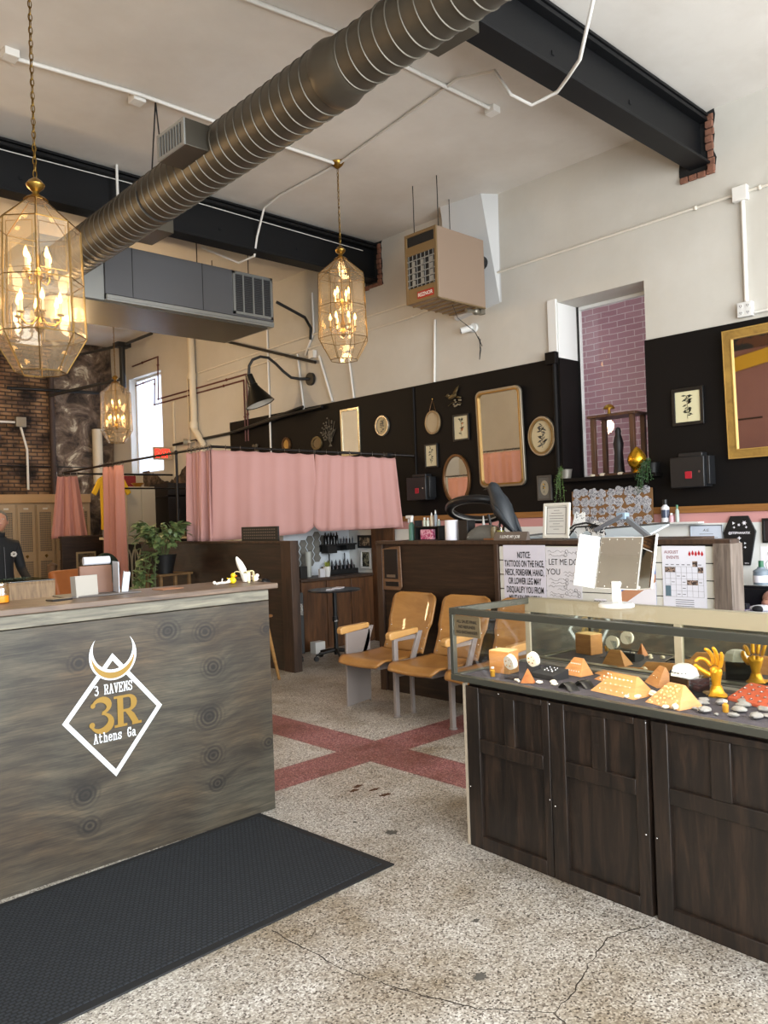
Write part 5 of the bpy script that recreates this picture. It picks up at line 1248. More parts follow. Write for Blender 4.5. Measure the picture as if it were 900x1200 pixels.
# hex tiles
HEX=mat('hex_felt_grey','#6d6b64',.8,var=.25,scale=20)
random.seed(2)
for k,(i,j) in enumerate([(0,0),(1,0),(0,1),(1,1),(2,1),(0,2),(1,2),(2,2),(3,2),(1,3),(2,3),(3,3),(2,4),(3,4),(0,3),(3,1),(4,3),(4,4)]):
    hx_=5.93+i*.105; z=.90+j*.092+(i%2)*.046
    if z>1.48: continue
    h=G().prism([(.058*math.cos(PI/3*q_),.053*math.sin(PI/3*q_)) for q_ in range(6)],-.012,0,'y').make('hexagon_panel',HEX,None,bevel=.003)
    put(h,(hx_,7.778,z)); tag(h,'one of the grey hexagon felt panels clustered on the white divider','wall panel','grey hexagon panels on the station divider')
# shelves with bottles
sh1=thing('ink_shelf','black wall shelf crowded with dark ink bottles, uppermost of two','shelf',(6.28,7.75,1.18))
G().box(0,.48,-.14,.03,0,.02).box(0,.48,.015,.03,-.07,0).box(.02,.17,-.12,.0,-.09,0).box(.33,.47,-.12,.0,-.06,0).make('shelf_board',BLACK,sh1,bevel=.002)
sh2=thing('ink_shelf','black tiered rack of dark ink bottles standing on the brown cabinet','shelf',(6.28,7.68,.8305))
G().box(0,.47,-.09,.06,0,.06).box(0,.47,-.03,.06,.06,.10).make('rack',BLACK,sh2,bevel=.003)
for x in (.12,.37): G().box(x,x+.012,.05,.06,.1,.25).make('rack_post',BLACK,sh2)
def bottle(name,label,x,y,z,r,h,m,capm,grp,cat='bottle',n=10,tip=True):
    o=thing(name,label,cat,(x,y,z),0,grp)
    G().lathe([(0,0),(r,0),(r,h*.66),(r*.45,h*.76),(r*.4,h*.80),(0,h*.8)],n=n,cap=False).make('bottle_body',m,o)
    G().lathe([(r*.5,h*.78),(r*.45,h*.86),(r*.14,h)] if tip else [(r*.6,h*.78),(r*.6,h),(0,h)],n=n).make('cap',capm,o)
    return o
inks=[mat('ink_a','#16141a',.3),mat('ink_b','#2a1216',.3),mat('ink_c','#151c2c',.3)]
tall=mat('bottle_black','#0c0c0e',.25)
base=None
for k in range(5):
    bottle('ink_bottle','tall black ink bottle with pointed cap on the upper black shelf',6.31+k*.045,7.68,1.2005,.021,.15-.012*(k%2),tall,BLACK,'tall black bottles on the upper ink shelf')
for k in range(9):
    bottle('ink_bottle','short dark ink bottle in the row on the upper black shelf',6.54+k*.024,7.66+.03*(k%2),1.2005,.010,.07+.01*(k%3),inks[k%3],WPLAST if k%3==1 else BLACK,'short ink bottles on the upper ink shelf',n=8)
for k in range(14):
    bottle('ink_bottle','small dark ink bottle with pale band on the cabinet rack',6.30+k*.032,7.62+.055*(k%2),.893 if k%2==0 else .933,.012,.075,inks[k%3],BLACK,'ink bottles on the cabinet rack',n=8)
cu_=G().lathe([(0,0),(.035,0),(.048,.12),(.045,.12),(.033,.006),(0,.006)],n=20,cap=False).make('white_cup',WPLAST,None); put(cu_,(6.12,7.44,.8305)); tag(cu_,'white paper cup on the brown cabinet','cup')
yp=thing('potted_plant','tiny yellow-green plant sprig in the white cup','plant',(6.12,7.44,.93)); 
g=G()
for i in range(14): a=i*2.4; g.add([(0,0,0),(.03*math.cos(a),.03*math.sin(a),.02+.004*i),(.04*math.cos(a+.4),.04*math.sin(a+.4),.035+.004*i)],[(0,1,2)])
g.make('leaf_cluster',mat('yellow_green','#8f9a2c',.6),yp,smooth=False,solid=.002)
bx=G().box(-.035,.035,-.02,.02,0,.10).make('small_box',mat('small_box_w','#c9c9cd',.5),None,bevel=.002); put(bx,(6.02,7.42,.8305)); tag(bx,'small pale box beside the white cup','box')
# clear tube rack (paper cone roll)
pw=G().lathe([(0,0),(.03,0),(.036,.3),(0,.3)],n=14,cap=False).make('clear_sleeve',mat('cloudy_plastic','#a9aca6',.3),None); put(pw,(5.99,7.62,.8305)); tag(pw,'tall cloudy plastic sleeve beside the hexagon panels','sleeve')
def frame(name,label,x,y,z,w,h,fw,fm,inner,rz=-90,cat='picture',depth=.022,mt=None,tilt=0,grp=None):
    o=thing(name,label,cat,(x,y,z),0,grp,rot=(R(tilt),0,R(rz)))
    a=[(-w/2,-h/2),(w/2,-h/2),(w/2,h/2),(-w/2,h/2)]; b_=[(-w/2+fw,-h/2+fw),(w/2-fw,-h/2+fw),(w/2-fw,h/2-fw),(-w/2+fw,h/2-fw)]
    G().ringprism(a,b_,-depth,0).make('picture_frame',fm,o,bevel=.003)
    if mt: G().box(-w/2+fw,w/2-fw,-depth*.45,0,-h/2+fw,h/2-fw).make('mount_board',mt[0],o); k=mt[1]; 
    else: k=0
    G().box(-w/2+fw+k,w/2-fw-k,-depth*.55,-.001,-h/2+fw+k,h/2-fw-k).make('artwork',inner,o,smooth=False)
    return o
frame('picture_frame','small black framed picture above the brown cabinet at the station wall',XW-.014,7.48,1.215,.25,.16,.028,BLACK,art('dk_floral','#3a2c20','#a08c70',scale=22))
frame('picture_frame','small white framed picture below the black framed one',XW-.014,7.47,.995,.20,.24,.03,WHITE,art('wf_floral','#26241c','#9a9478',scale=24))
# round table
rt_=thing('round_table','black pedestal round side table with papers in the curtained station','table',(5.62,6.72,0))
G().lathe([(0,.735),(.28,.735),(.285,.745),(.28,.752),(0,.752)],n=40,cap=False).make('tabletop',mat('table_black','#26262a',.3),rt_)
G().cyl((0,0,.05),(0,0,.736),.024).cyl((0,0,.40),(0,0,.46),.032).make('pedestal',BLACK,rt_)
G().cyl((0,0,.405),(0,0,.42),.034).make('chrome_collar',CHROME,rt_)
for k in range(5):
    a=2*PI*k/5+.4; c,s_=math.cos(a),math.sin(a)
    l_=G().tube([(0,0,.10),(c*.1,s_*.1,.09),(c*.24,s_*.24,.065)],.016,8,radii=[.022,.016,.012]).make('leg',BLACK,rt_)
    G().cyl((c*.24-.012*s_,s_*.24+.012*c,.027),(c*.24+.012*s_,s_*.24-.012*c,.027),.027).cyl((c*.24,s_*.24,.04),(c*.24,s_*.24,.07),.006).make('caster',BLKPLASTIC,l_)
for dx,dy,w,h,l in ((-.10,-.05,.10,.06,'white paper card on the round side table'),(.08,.03,.15,.09,'folded white paper on the round side table')):
    o=G().box(-w/2,w/2,-h/2,h/2,0,.012).make('paper_sheet',PAPER,None,bevel=.001); put(o,(5.62+dx,6.72+dy,.7525),30); tag(o,l,'paper')
# black tower cart
tw=thing('tower_cart','tall narrow black cart on casters beside the partition post','cart',(5.24,6.98,0),-20)
G().box(-.10,.10,-.10,.10,.09,.74).make('cart_body',BLACK,tw,bevel=.006)
for sx_ in (-1,1):
    for sy_ in (-1,1): G().cyl((sx_*.07-.01,sy_*.07,.03),(sx_*.07+.01,sy_*.07,.03),.03).cyl((sx_*.07,sy_*.07,.05),(sx_*.07,sy_*.07,.09),.006).make('caster',BLKPLASTIC,tw)
G().box(.0,.09,-.102,-.1,.50,.62).make('grey_label',art('grey_label','#55504c','#a8a49c',scale=70),tw)
gb=G().ball((0,0,.10),(.075,.06,.10),14,9).cyl((.0,0,.17),(.02,0,.22),.03,.015).make('green_bag',mat('lime_bag','#7f9a2e',.5,var=.4,scale=15),None); put(gb,(5.2,6.98,.7405)); tag(gb,'lime green plastic bag on the black tower cart','bag')
bkx=G().box(-.05,.05,-.05,.05,0,.14).make('black_bin',BLACK,None,bevel=.004); put(bkx,(5.80,7.52,.8305)); tag(bkx,'black bin box on the end of the brown cabinet','box')
# outlet box behind
wb=G().box(-.07,.07,0,.1,0,.13).make('white_box',WHITE,None,bevel=.004); put(wb,(5.75,7.15,.0)); tag(wb,'small white box on the floor beside the brown cabinet','box')
pnl=G().box(-.03,0,6.95,7.34,.0,1.45).make('brown_panel',CABW,None); put(pnl,(XW-.013,0,0)); tag(pnl,'tall brown board panel against the wall beyond the notice partition','panel')

# ---- second station: counter behind partition 2
WK=thing('work_shelf','black shelf fixed behind the notice board partition, full of supplies','shelf',(PX+.08,5.12,1.272),-90)
G().box(0,2.66,.0,.50,0,.026).make('shelf_board',POST,WK,bevel=.002)
for x in (.05,1.4,2.5): G().box(x,x+.04,.0,.40,-.35,0).make('bracket',BLACK,WK)
ZS=1.2985
def on_shelf(y,x=5.02): return (x,y,ZS)
# raven
rv=thing('raven_statue','large matte black raven statue with its back turned on the partition shelf','statue',(5.02,3.94,ZS),0)
RAV=mat('raven_black','#24292e',.5,var=.2,scale=30)
# body axis: bird faces +Y(left in view) with tail down to the right (-Y)
g=G()
sec=[((0,-.150,.02),.014,.008),((0,-.125,.05),.030,.016),((0,-.090,.10),.052,.034),((0,-.050,.17),.076,.058),((0,-.012,.24),.084,.074),((0,.024,.30),.076,.072),((0,.048,.345),.058,.058),((0,.064,.38),.050,.052),((0,.078,.412),.048,.048),((0,.090,.436),.034,.034),((0,.098,.452),.008,.008)]
vs=[];n=18
for k,(c,rx,ry) in enumerate(sec):
    a=Vector(sec[max(0,k-1)][0]);b_=Vector(sec[min(len(sec)-1,k+1)][0]); d=(b_-a).normalized(); u=Vector((1,0,0)); w_=d.cross(u).normalized()
    for i in range(n):
        t=2*PI*i/n; p=Vector(c)+u*(rx*math.cos(t))+w_*(ry*math.sin(t)); vs.append(p)
fs_=[(k*n+i,k*n+(i+1)%n,(k+1)*n+(i+1)%n,(k+1)*n+i) for k in range(len(sec)-1) for i in range(n)]+[tuple(range(n)),tuple(range((len(sec)-1)*n,len(sec)*n))]
g.add(vs,fs_); g.make('raven_body',RAV,rv)
G().add([(0,.105,.438),(.018,.112,.400),(-.018,.112,.400),(0,.19,.392)],[(0,1,3),(0,3,2),(0,2,1),(1,2,3)]).make('beak',BLACK,rv,bevel=.002)
for s_ in (-1,1):
    G().add([(s_*.074,.03,.29),(s_*.090,-.02,.25),(s_*.082,-.08,.17),(s_*.040,-.165,.035),(s_*.024,-.175,.01),(s_*.070,-.03,.14),(s_*.074,.02,.21)],[(0,1,2,3,4,5,6)]).make('wing',RAV,rv,solid=.012)
    G().tube([(s_*.025,-.0,.17),(s_*.025,.012,.06),(s_*.025,.012,.0)],.008,8).tube([(s_*.025,.012,.006),(s_*.025,.06,.004)],.005,6).make('leg',BLACK,rv)
G().add([(-.025,-.10,.09),(.025,-.10,.09),(.03,-.215,-.0),(-.03,-.215,-.0)],[(0,1,2,3)]).make('tail',RAV,rv,solid=.01)
# magnifier / ring lamp
rl=thing('ring_lamp','large black ring lamp on a stand beside the raven statue','lamp',(5.22,4.36,ZS),0)
M_=T(0,-.0,.245)@Euler((R(-8),R(24),0)).to_matrix().to_4x4()
pts=[M_@Vector((.20*math.cos(2*PI*i/40),.25*math.sin(2*PI*i/40),0)) for i in range(40)]
G().tube(pts,.034,12,closed=True).make('ring_head',BLKPLASTIC,rl)
pts=[M_@Vector((.17*math.cos(2*PI*i/40),.22*math.sin(2*PI*i/40),-.018)) for i in range(40)]
G().tube(pts,.006,8,closed=True).make('led_strip',mat('led_strip','#a8a6a0',.4),rl)
G().tube([(0,-.12,.20),(0,-.14,.12),(0,-.10,.0)],.012,8).cyl((0,-.1,0),(0,-.1,.012),.05).make('lamp_arm',BLACK,rl)
# supplies
rk=thing('supply_rack','small black wire rack with bottles on the partition shelf','rack',on_shelf(4.72),-90)
G().box(-.14,.14,-.04,.05,.11,.118).box(-.14,.14,-.04,.05,0,.006).box(-.14,-.13,-.04,.05,0,.17).box(.13,.14,-.04,.05,0,.12).box(-.14,.14,.044,.05,.0,.12).make('rack_frame',BLACK,rk)
def bt(name,label,y,z,r,h,bm,cm,x=5.02,cat='bottle',grp=None,tip=False): return bottle(name,label,x,y,z,r,h,bm,cm,grp,cat,14,tip)
sb=bt('spray_bottle','green spray bottle with white trigger at the end of the partition shelf',4.93,ZS,.028,.20,mat('spray_green','#4f7e70',.35),WPLAST)
G().box(-.012,.012,-.015,.06,.19,.215).box(-.008,.008,.03,.04,.15,.19).make('trigger',WPLAST,sb,bevel=.003)
zz=ZS+.1185
for k,(dy,h,c,l) in enumerate(((.075,.075,'#b9bfae','first pale squeeze bottle on the black wire rack'),(.035,.072,'#c6cdbf','second pale squeeze bottle on the black wire rack'),(-.01,.115,'#b9ac96','tan pump bottle, tallest on the black wire rack'),(-.055,.135,'#7d8790','grey blue pump bottle on the black wire rack'),(-.09,.06,'#9aa39c','small grey bottle at the end of the wire rack'))):
    bt('squeeze_bottle',l,4.70+dy,zz,.015,h,mat('bt%d'%k,c,.35),WPLAST,grp='bottles on the black wire rack',tip=(k>1))
pkb=G().box(-.07,.07,-.02,.02,0,.085).make('tissue_box',art('pink_tissue','#b5456c','#e0a8b8',scale=40),None,bevel=.003); put(pkb,(5.02,4.74,ZS+.0065),-90); tag(pkb,'pink patterned tissue box inside the black wire rack','box')
rr_=thing('paper_towel_roll','upright white paper towel roll on the partition shelf','paper roll',on_shelf(4.47),0)
G().lathe([(.018,0),(.055,0),(.055,.165),(.018,.165)],n=28,cap=False).make('paper_roll',PAPER,rr_); G().lathe([(.017,.0),(.0175,.164)],n=16,cap=False).make('core',mat('card','#9a7d5c',.8),rr_)
bkc=G().box(-.05,.05,-.05,.05,0,.16).make('black_caddy',BLACK,None,bevel=.004); put(bkc,(5.05,4.33,ZS)); tag(bkc,'black caddy box beside the paper towel roll','box')
tb=thing('tool_bag','grey zipped fabric bag under the black ring lamp','bag',on_shelf(4.13,5.06),-90)
G().grid(lambda u,v:(.15*(2*u-1)*(1-.08*v),.0+.09*math.cos(PI*v)-.0,.115*math.sin(PI*v)*(1-.35*abs(2*u-1)**3)),18,14).make('bag_body',mat('grey_canvas','#66655f',.85,var=.15,scale=60,bump=.3),tb,solid=.006)
G().tube([(.15*(2*u-1)*.86,-.088+.03*math.sin(PI*u),.02+.055*math.sin(PI*u)) for u in [i/16 for i in range(17)]],.005,6).make('zip_piping',mat('piping_grey','#a9a79e',.6),tb)
wbd=G().box(-.10,.10,-.05,.05,0,.014).make('wooden_coaster',wood('coaster_wood','#7a4a28','#a86e40',(1,6,1),6,.5),None,bevel=.003); put(wbd,(4.99,3.97,ZS),-90); tag(wbd,'small wooden board holding jars in front of the raven','board')
j1=thing('glass_jar','amber-grey glass jar with tools on the small wooden board','jar',(4.99,4.0,ZS+.0145)); G().lathe([(0,0),(.028,0),(.028,.075),(.024,.08),(.024,.09),(.022,.09)],n=20,cap=False).make('jar_body',mat('jar_brown','#7d7156',.2),j1); G().tube([(0,0,.03),(.02,-.05,.14)],.003,6).tube([(0,0,.03),(-.01,.03,.13)],.003,6).make('tool_handle',CHROME,j1)
j2=thing('glass_jar','jar filled with lime green gel on the small wooden board','jar',(4.98,3.93,ZS+.0145)); G().lathe([(0,0),(.027,0),(.027,.06),(0,.06)],n=20,cap=False).make('green_gel',mat('lime_gel','#b9c86a',.25),j2); G().lathe([(.028,.0),(.028,.085),(.026,.085)],n=20,cap=False).make('jar_glass',_m['jar_glass'],j2)
dsp=G().lathe([(0,0),(.018,0),(.02,.10),(.012,.12),(.004,.19),(0,.19)],n=14,cap=False).make('cloth_wipe',WPLAST,None); put(dsp,(5.18,4.26,ZS+.0)); tag(dsp,'white folded wipe sticking up through the black ring lamp','cloth')
np_=thing('name_plate','grey desk name plate with white capitals on the partition ledge','name plate',(4.90,3.76,ZS+.0005),-90)
G().prism([(-.03,0),(.02,0),(.01,.062),(-.005,.065)],-.155,.155,'x').make('plate',mat('plate_taupe','#6b615a',.45,.3),np_,bevel=.002)
G(Matrix.Translation((0,-.0285,.018))@Euler((R(-19),0,0)).to_matrix().to_4x4()).text('I LOVE MY JOB',.030,0,0,0,bold=.001,sx=.95).make('lettering',WHITE,np_,smooth=False)
cf=frame('certificate_frame','white framed certificate standing on the partition shelf behind the raven',5.12,3.50,ZS+.135,.23,.265,.022,mat('cream_frame','#d5d0c4',.5),mat('cert_paper','#cfccc4',.7),tilt=-6,cat='certificate')
g=G()
for k,w_ in enumerate((.05,.10,.13,.12,.13,.06,.12,.05)): g.box(-w_/2,w_/2,-.0135,-.0128,.075-k*.02,.078-k*.02)
g.ringprism([(-.085,-.10),(.085,-.10),(.085,.10),(-.085,.10)],[(-.082,-.097),(.082,-.097),(.082,.097),(-.082,.097)],-.0135,-.0128).make('certificate_lines',mat('grey_ink2','#55524e',.6),cf)
def cutout(label,x,y,z,w,h,m,seed):
    rnd=random.Random(seed); pts=[]
    for i in range(22):
        t=2*PI*i/22; k=1+.16*math.sin(5*t+seed)+rnd.uniform(-.05,.05); pts.append((w/2*k*math.cos(t),h/2*k*math.sin(t)))
    o=G().prism(pts,-.0015,.0015,'y').make('paper_cutout',m,None,smooth=False); put(o,(x,y,z),rot=(R(-8),0,R(-90))); tag(o,label,'paper cutout'); return o
FL=art('flash_lines','#e2e2e0','#33333a',scale=60,thr=.60)
cutout('tall white paper cutout of inked flowers beside the certificate',5.15,3.33,ZS+.105,.12,.19,FL,3)
cutout('small white paper cutout of a patterned animal head on the shelf',5.13,3.17,ZS+.065,.15,.12,art('flash_dark','#dedcd8','#222226',scale=45,thr=.52),5)
# drafting table top with lamp
dt=thing('drafting_board','white tilted drafting board rising behind the notice partition','drafting table',(5.22,3.12,1.30),-90)
G().add([(-.75,-.05,.0),(.30,-.05,.0),(.30,.30,.075),(-.75,.30,.01),(-.75,-.05,.012),(.30,-.05,.012),(.30,.30,.087),(-.75,.30,.022)],[(0,3,2,1),(4,5,6,7),(0,1,5,4),(1,2,6,5),(2,3,7,6),(3,0,4,7)]).make('board',mat('board_bluewhite','#cfdbe2',.35),dt)
G().tube([(-.75,-.06,.016),(-.75,.30,.026),(.30,.30,.092)],.010,6).make('board_edge',mat('board_edge_grey','#4c4a48',.5),dt)
al=thing('desk_lamp','grey jointed desk lamp arm leaning above the vanity mirror','lamp',(5.15,2.55,ZS),-90)
LG_=mat('lamp_grey','#7c8186',.4,.4)
def bar(g,p,q,w,h):
    p=Vector(p);q=Vector(q);d=(q-p);L_=d.length;M_=Matrix.Translation(p)@d.to_track_quat('X','Z').to_matrix().to_4x4()
    return g.box(0,L_,-w/2,w/2,-h/2,h/2,M=M_)
bar(G(),(-.22,.0,.0),(-.42,-.0,.155),.03,.034).make('lower_arm',LG_,al,bevel=.003)
bar(G(),(-.41,-.0,.165),(-.63,-.03,.06),.06,.024).make('lamp_head',mat('lamp_head_grey','#6c6d72',.4,.3),al,bevel=.003)
G().box(-.46,-.39,-.03,.03,.135,.18).make('joint_block',mat('joint_blue','#8ea4b8',.4),al,bevel=.004)
G().tube([(-.60,-.03,.09),(-.70,-.04,.115),(-.80,-.04,.10),(-.87,-.04,.05),(-.90,-.04,.0)],.007,8).tube([(-.58,-.03,.08),(-.68,-.05,.09),(-.78,-.05,.085),(-.86,-.05,.0)],.006,8).make('lamp_cable',BLACK,al)
G().cyl((-.22,0,.0),(-.22,0,.015),.05).make('lamp_foot',LG_,al)

# ---- things on the black wall, each in a frame turned to the room
def oval(w,h,n=48): return [(w/2*math.cos(2*PI*i/n),h/2*math.sin(2*PI*i/n)) for i in range(n)]
def rrect(w,h,r,n=8):
    o=[]
    for cx_,cz,a in ((w/2-r,h/2-r,0),(-w/2+r,h/2-r,90),(-w/2+r,-h/2+r,180),(w/2-r,-h/2+r,270)):
        for i in range(n+1): t=R(a+90*i/n); o.append((cx_+r*math.cos(t),cz+r*math.sin(t)))
    return o
def shaped(name,label,y,z,out,inn,fm,inner,cat='picture',depth=.03,tilt=0,mid=None,iname='artwork'):
    o=thing(name,label,cat,(XW-.013-(.02 if tilt else 0),y,z),0,rot=(R(tilt),0,R(-90)))
    G().ringprism(out,inn,-depth,0).make('picture_frame',fm,o,bevel=.004)
    if mid: 
        G().ringprism(mid[0],mid[1],-depth-.008,-depth*.4).make('inner_rim',mid[2],o,bevel=.002)
    G().prism([p for p in inn],-depth*.55,-.001,'y').make(iname,inner,o,smooth=False)
    return o
SILF=mat('pewter_frame','#8d8577',.35,.7); BRZ=mat('bronze_frame','#5c3f22',.35,.5); GOLDF=wood('gold_leaf_frame','#7d5f2c','#a5823f',(3,3,3),3,.4); 
def sc(o,k): return [(a*k,b*k) for a,b in o]
def bot_art(name,bg,fg,sc_,fg2=None):
    return mat(name,bg,.7)
def botanical(o,w,h,y,seed,mm,leaf,n=9,flower=None):
    rnd=random.Random(seed); g=G(); x=0
    pts=[(rnd.uniform(-.02,.02)*w*2,y,-h*.42+h*.8*i/8) for i in range(9)]; g.tube(pts,w*.008,4)
    for k in range(int(n*1.7)):
        i=rnd.randint(1,8); p=pts[i]; a=rnd.uniform(-.5,1.0); s_=rnd.choice((-1,1)); L_=w*rnd.uniform(.12,.30)
        q=(p[0]+s_*L_*math.cos(a),y,p[2]+L_*math.sin(a)); d=Vector((q[0]-p[0],0,q[2]-p[2])); nn=Vector((-d.z,0,d.x))*.15; m_=Vector(p)+d*.55
        g.add([p,tuple(m_+nn),q,tuple(m_-nn)],[(0,1,2,3)])
    g.make('leaf_drawing',mm,o,smooth=False,fix=False)
    if flower:
        g=G()
        for k in range(4):
            x_,z_=rnd.uniform(-.2,.2)*w,rnd.uniform(-.15,.3)*h; g.cyl((x_,y-.0004,z_),(x_,y,z_),w*.07,n=9)
        g.make('flower_drawing',flower,o,smooth=False)
CREAM=mat('cream_print','#b5a582',.7); CREAM2=mat('pale_print','#c6bb9a',.7); DARKLEAF=mat('print_leaf','#34352a',.7); GREYLEAF=mat('print_grey','#4e4b45',.7); YELF=mat('print_yellow','#c9992a',.6); PEACH=mat('print_peach','#b97d52',.6)
rp1=shaped('round_picture','small round pewter framed picture with a grey plant print',7.09,2.617,oval(.235,.25),oval(.185,.20),SILF,CREAM); botanical(rp1,.17,.18,-.018,1,GREYLEAF,0,10)
om=shaped('oval_picture','small oval cream picture hung from a thin cord',6.26,2.565,oval(.225,.27),oval(.185,.23),mat('tan_frame','#8a7352',.45,.2),mat('plain_cream','#a8977a',.6),iname='artwork')
G().tube([(-.05,-.01,.125),(0,-.006,.265),(.05,-.01,.125)],.003,6).make('hanging_cord',BRZ,om); G().ball((0,-.008,.268),.008,8,6).make('nail',BRASS,om)
fb=frame('picture_frame','cream flower print in a black frame between the oval picture and the big mirror',XW-.013,5.84,2.465,.235,.29,.02,BLACK,CREAM2,mt=(CREAM2,.0)); botanical(fb,.16,.23,-.0135,2,DARKLEAF,0,10,PEACH)
fc=frame('picture_frame','smaller fern print in a black frame, lower of the two prints',XW-.013,6.30,2.19,.20,.27,.018,BLACK,CREAM2); botanical(fc,.14,.22,-.0135,3,GREYLEAF,0,14)
ovm=shaped('oval_mirror','oval mirror in a dark bronze frame above the ring lamp','x' and 5.93,1.90,oval(.40,.56),oval(.34,.50),BRZ,MIRROR,cat='mirror',tilt=0,iname='mirror_glass')
bm_=shaped('arched_mirror','tall mirror with rounded top corners in a pewter gold frame','x' and 5.285,2.30,rrect(.60,1.03,.07),rrect(.53,.96,.05),SILF,MIRROR,cat='mirror',mid=(rrect(.555,.985,.055),rrect(.52,.95,.045),mat('gilt_rim','#8d6d3a',.35,.6)),iname='mirror_glass',tilt=1.8)
od=shaped('oval_picture','larger oval print of dark flowers in a pewter gold frame beside the near window',4.775,2.265,oval(.33,.40),oval(.255,.325),SILF,CREAM,mid=(oval(.29,.36),oval(.25,.32),mat('gilt_rim2','#77603a',.4,.5))); botanical(od,.24,.28,-.018,5,GREYLEAF,0,16)
fe=frame('picture_frame','small grey framed picture of yellow flowers below the larger oval print',XW-.013,4.77,1.745,.17,.25,.022,mat('charcoal_frame','#4c4843',.5),mat('grey_print','#5d5a55',.7)); 
G().prism(oval(.095,.15),-.0132,-.012,'y').make('oval_ground',mat('oval_ground','#9a927e',.7),fe); botanical(fe,.09,.13,-.0136,6,DARKLEAF,0,8,YELF)
ff=frame('picture_frame','cream plant print in a wide black frame between window and gold mirror',XW-.013,3.25,2.375,.285,.325,.03,mat('black_frame','#101010',.35),mat('print_yellowcream','#cfc8a2',.7)); botanical(ff,.2,.25,-.0135,7,DARKLEAF,0,22)
gm=frame('gold_mirror','large rectangular mirror in a broad gold frame, cut by the picture edge',XW-.07,2.21,2.42,1.38,1.06,.075,GOLDF,MIRROR,cat='mirror',depth=.035,tilt=2.2,rz=-92.5)
G().ringprism([(-.69,-.53),(.69,-.53),(.69,.53),(-.69,.53)],[(-.682,-.522),(.682,-.522),(.682,.522),(-.682,.522)],-.038,-.03).ringprism([(-.62,-.46),(.62,-.46),(.62,.46),(-.62,.46)],[(-.612,-.452),(.612,-.452),(.612,.452),(-.612,.452)],-.04,-.02).make('gilt_bead',mat('gilt_bead','#c9a860',.3,.6),gm)
smr=frame('wall_mirror','narrow upright mirror in a silver frame above the pink curtain',XW-.013,7.68,2.60,.36,.60,.03,mat('silver_frame','#a39a84',.25,.8),MIRROR,cat='mirror')
# bird relief
bd=thing('bird_ornament','brass bird on a blossom branch ornament on the black wall','wall ornament',(XW-.013,5.94,2.80),-90)
BO=mat('aged_bronze','#5f5237',.4,.6)
G().ball((0,-.02,.02),(.065,.015,.028),14,8,M=Euler((0,R(-18),0)).to_matrix().to_4x4()).ball((-.07,-.02,.035),(.024,.013,.02),10,8).lathe([(.007,0),(.001,.03)],n=8,M=T(-.09,-.02,.035,0,-90,0)).make('bird_body',BO,bd)
G().add([(.0,-.02,.03),(.05,-.02,.035),(.10,-.025,.125),(.05,-.025,.10),(.01,-.02,.07)],[(0,1,2,3,4)]).add([(.04,-.02,.0),(.11,-.02,-.02),(.125,-.02,-.005),(.06,-.02,.02)],[(0,1,2,3)]).make('wing',BO,bd,solid=.006)
g=G().tube([(-.08,-.01,-.08),(-.02,-.012,-.05),(.05,-.012,-.045),(.12,-.012,-.07)],.004,6); 
g.make('branch',BO,bd)
g=G(); random.seed(4)
for k in range(12): x,z=random.uniform(-.0,.12),random.uniform(-.10,-.02); g.ball((x,-.016,z),(.014,.006,.012),7,5)
g.make('blossom',mat('blossom_silver','#77705f',.4,.4),bd)
def ctrl(label,y,z,w=.26,h=.24):
    o=thing('control_box',label,'electrical box',(XW-.013,y,z),-90)
    CBM=mat('control_black','#17181a',.4)
    G().box(-w/2,w/2,-.16,0,-h/2,h/2).box(-w/2+.06,w/2-.03,-.12,-.02,h/2,h/2+.035).make('box_body',CBM,o,bevel=.006)
    G().box(w/2,w/2+.035,-.13,-.02,-h/2+.02,h/2).make('side_cover',CBM,o,bevel=.004)
    G().box(-.015,.045,-.164,-.16,-.055,.005).make('red_knob',mat('knob_red','#a3182a',.4),o,bevel=.002)
    G().cyl((w/2-.04,-.164,.0),(w/2-.04,-.16,.0),.01).make('latch',CHROME,o)
ctrl('black wall control box with red button between the oval mirror and the curtain',6.42,1.82,.30,.26)
ctrl('black wall control box with red button below the framed print near the gold mirror',3.21,1.80,.30,.26)
# small things on the black wall above the curtain: dried flowers and little frames
shaped('round_picture','little round brown framed picture just above the curtain rod',9.02,2.56,oval(.19,.20),oval(.13,.14),BRZ,mat('honey_print','#a8823f',.6))
shaped('round_picture','tiny round picture beside the dried flowers above the curtain rod',8.35,2.52,oval(.22,.18),oval(.15,.12),BO,mat('tan_print','#6f5c3f',.6))
df=thing('dried_flowers','sprays of dried silver-brown flowers pinned above the curtain rod','dried flowers',(XW-.02,8.05,2.45),-90)
g=G(); random.seed(8)
for k in range(7):
    a=R(60+k*11); L_=random.uniform(.22,.36); g.tube([(-.04+k*.01,-.02,0),(-.0+L_*math.cos(a)*.9,-.03,L_*math.sin(a))],.003,5)
    for j in range(6):
        t=.4+.6*j/5; g.ball((-.04+L_*math.cos(a)*.9*t+random.uniform(-.02,.02),-.03,L_*math.sin(a)*t+random.uniform(-.02,.02)),(.013,.01,.012),6,4)
g.make('flower_spray',mat('dried_brown','#5b5344',.8),df)
d2=thing('dried_flowers','small cluster of dried pods at the far end above the curtain','dried flowers',(XW-.02,9.75,2.45),-90)
g=G()
for k in range(8): g.ball((random.uniform(-.1,.1),-.03,random.uniform(-.02,.16)),(.03,.02,.03),7,5)
g.make('pod_cluster',_m['dried_brown'],d2)

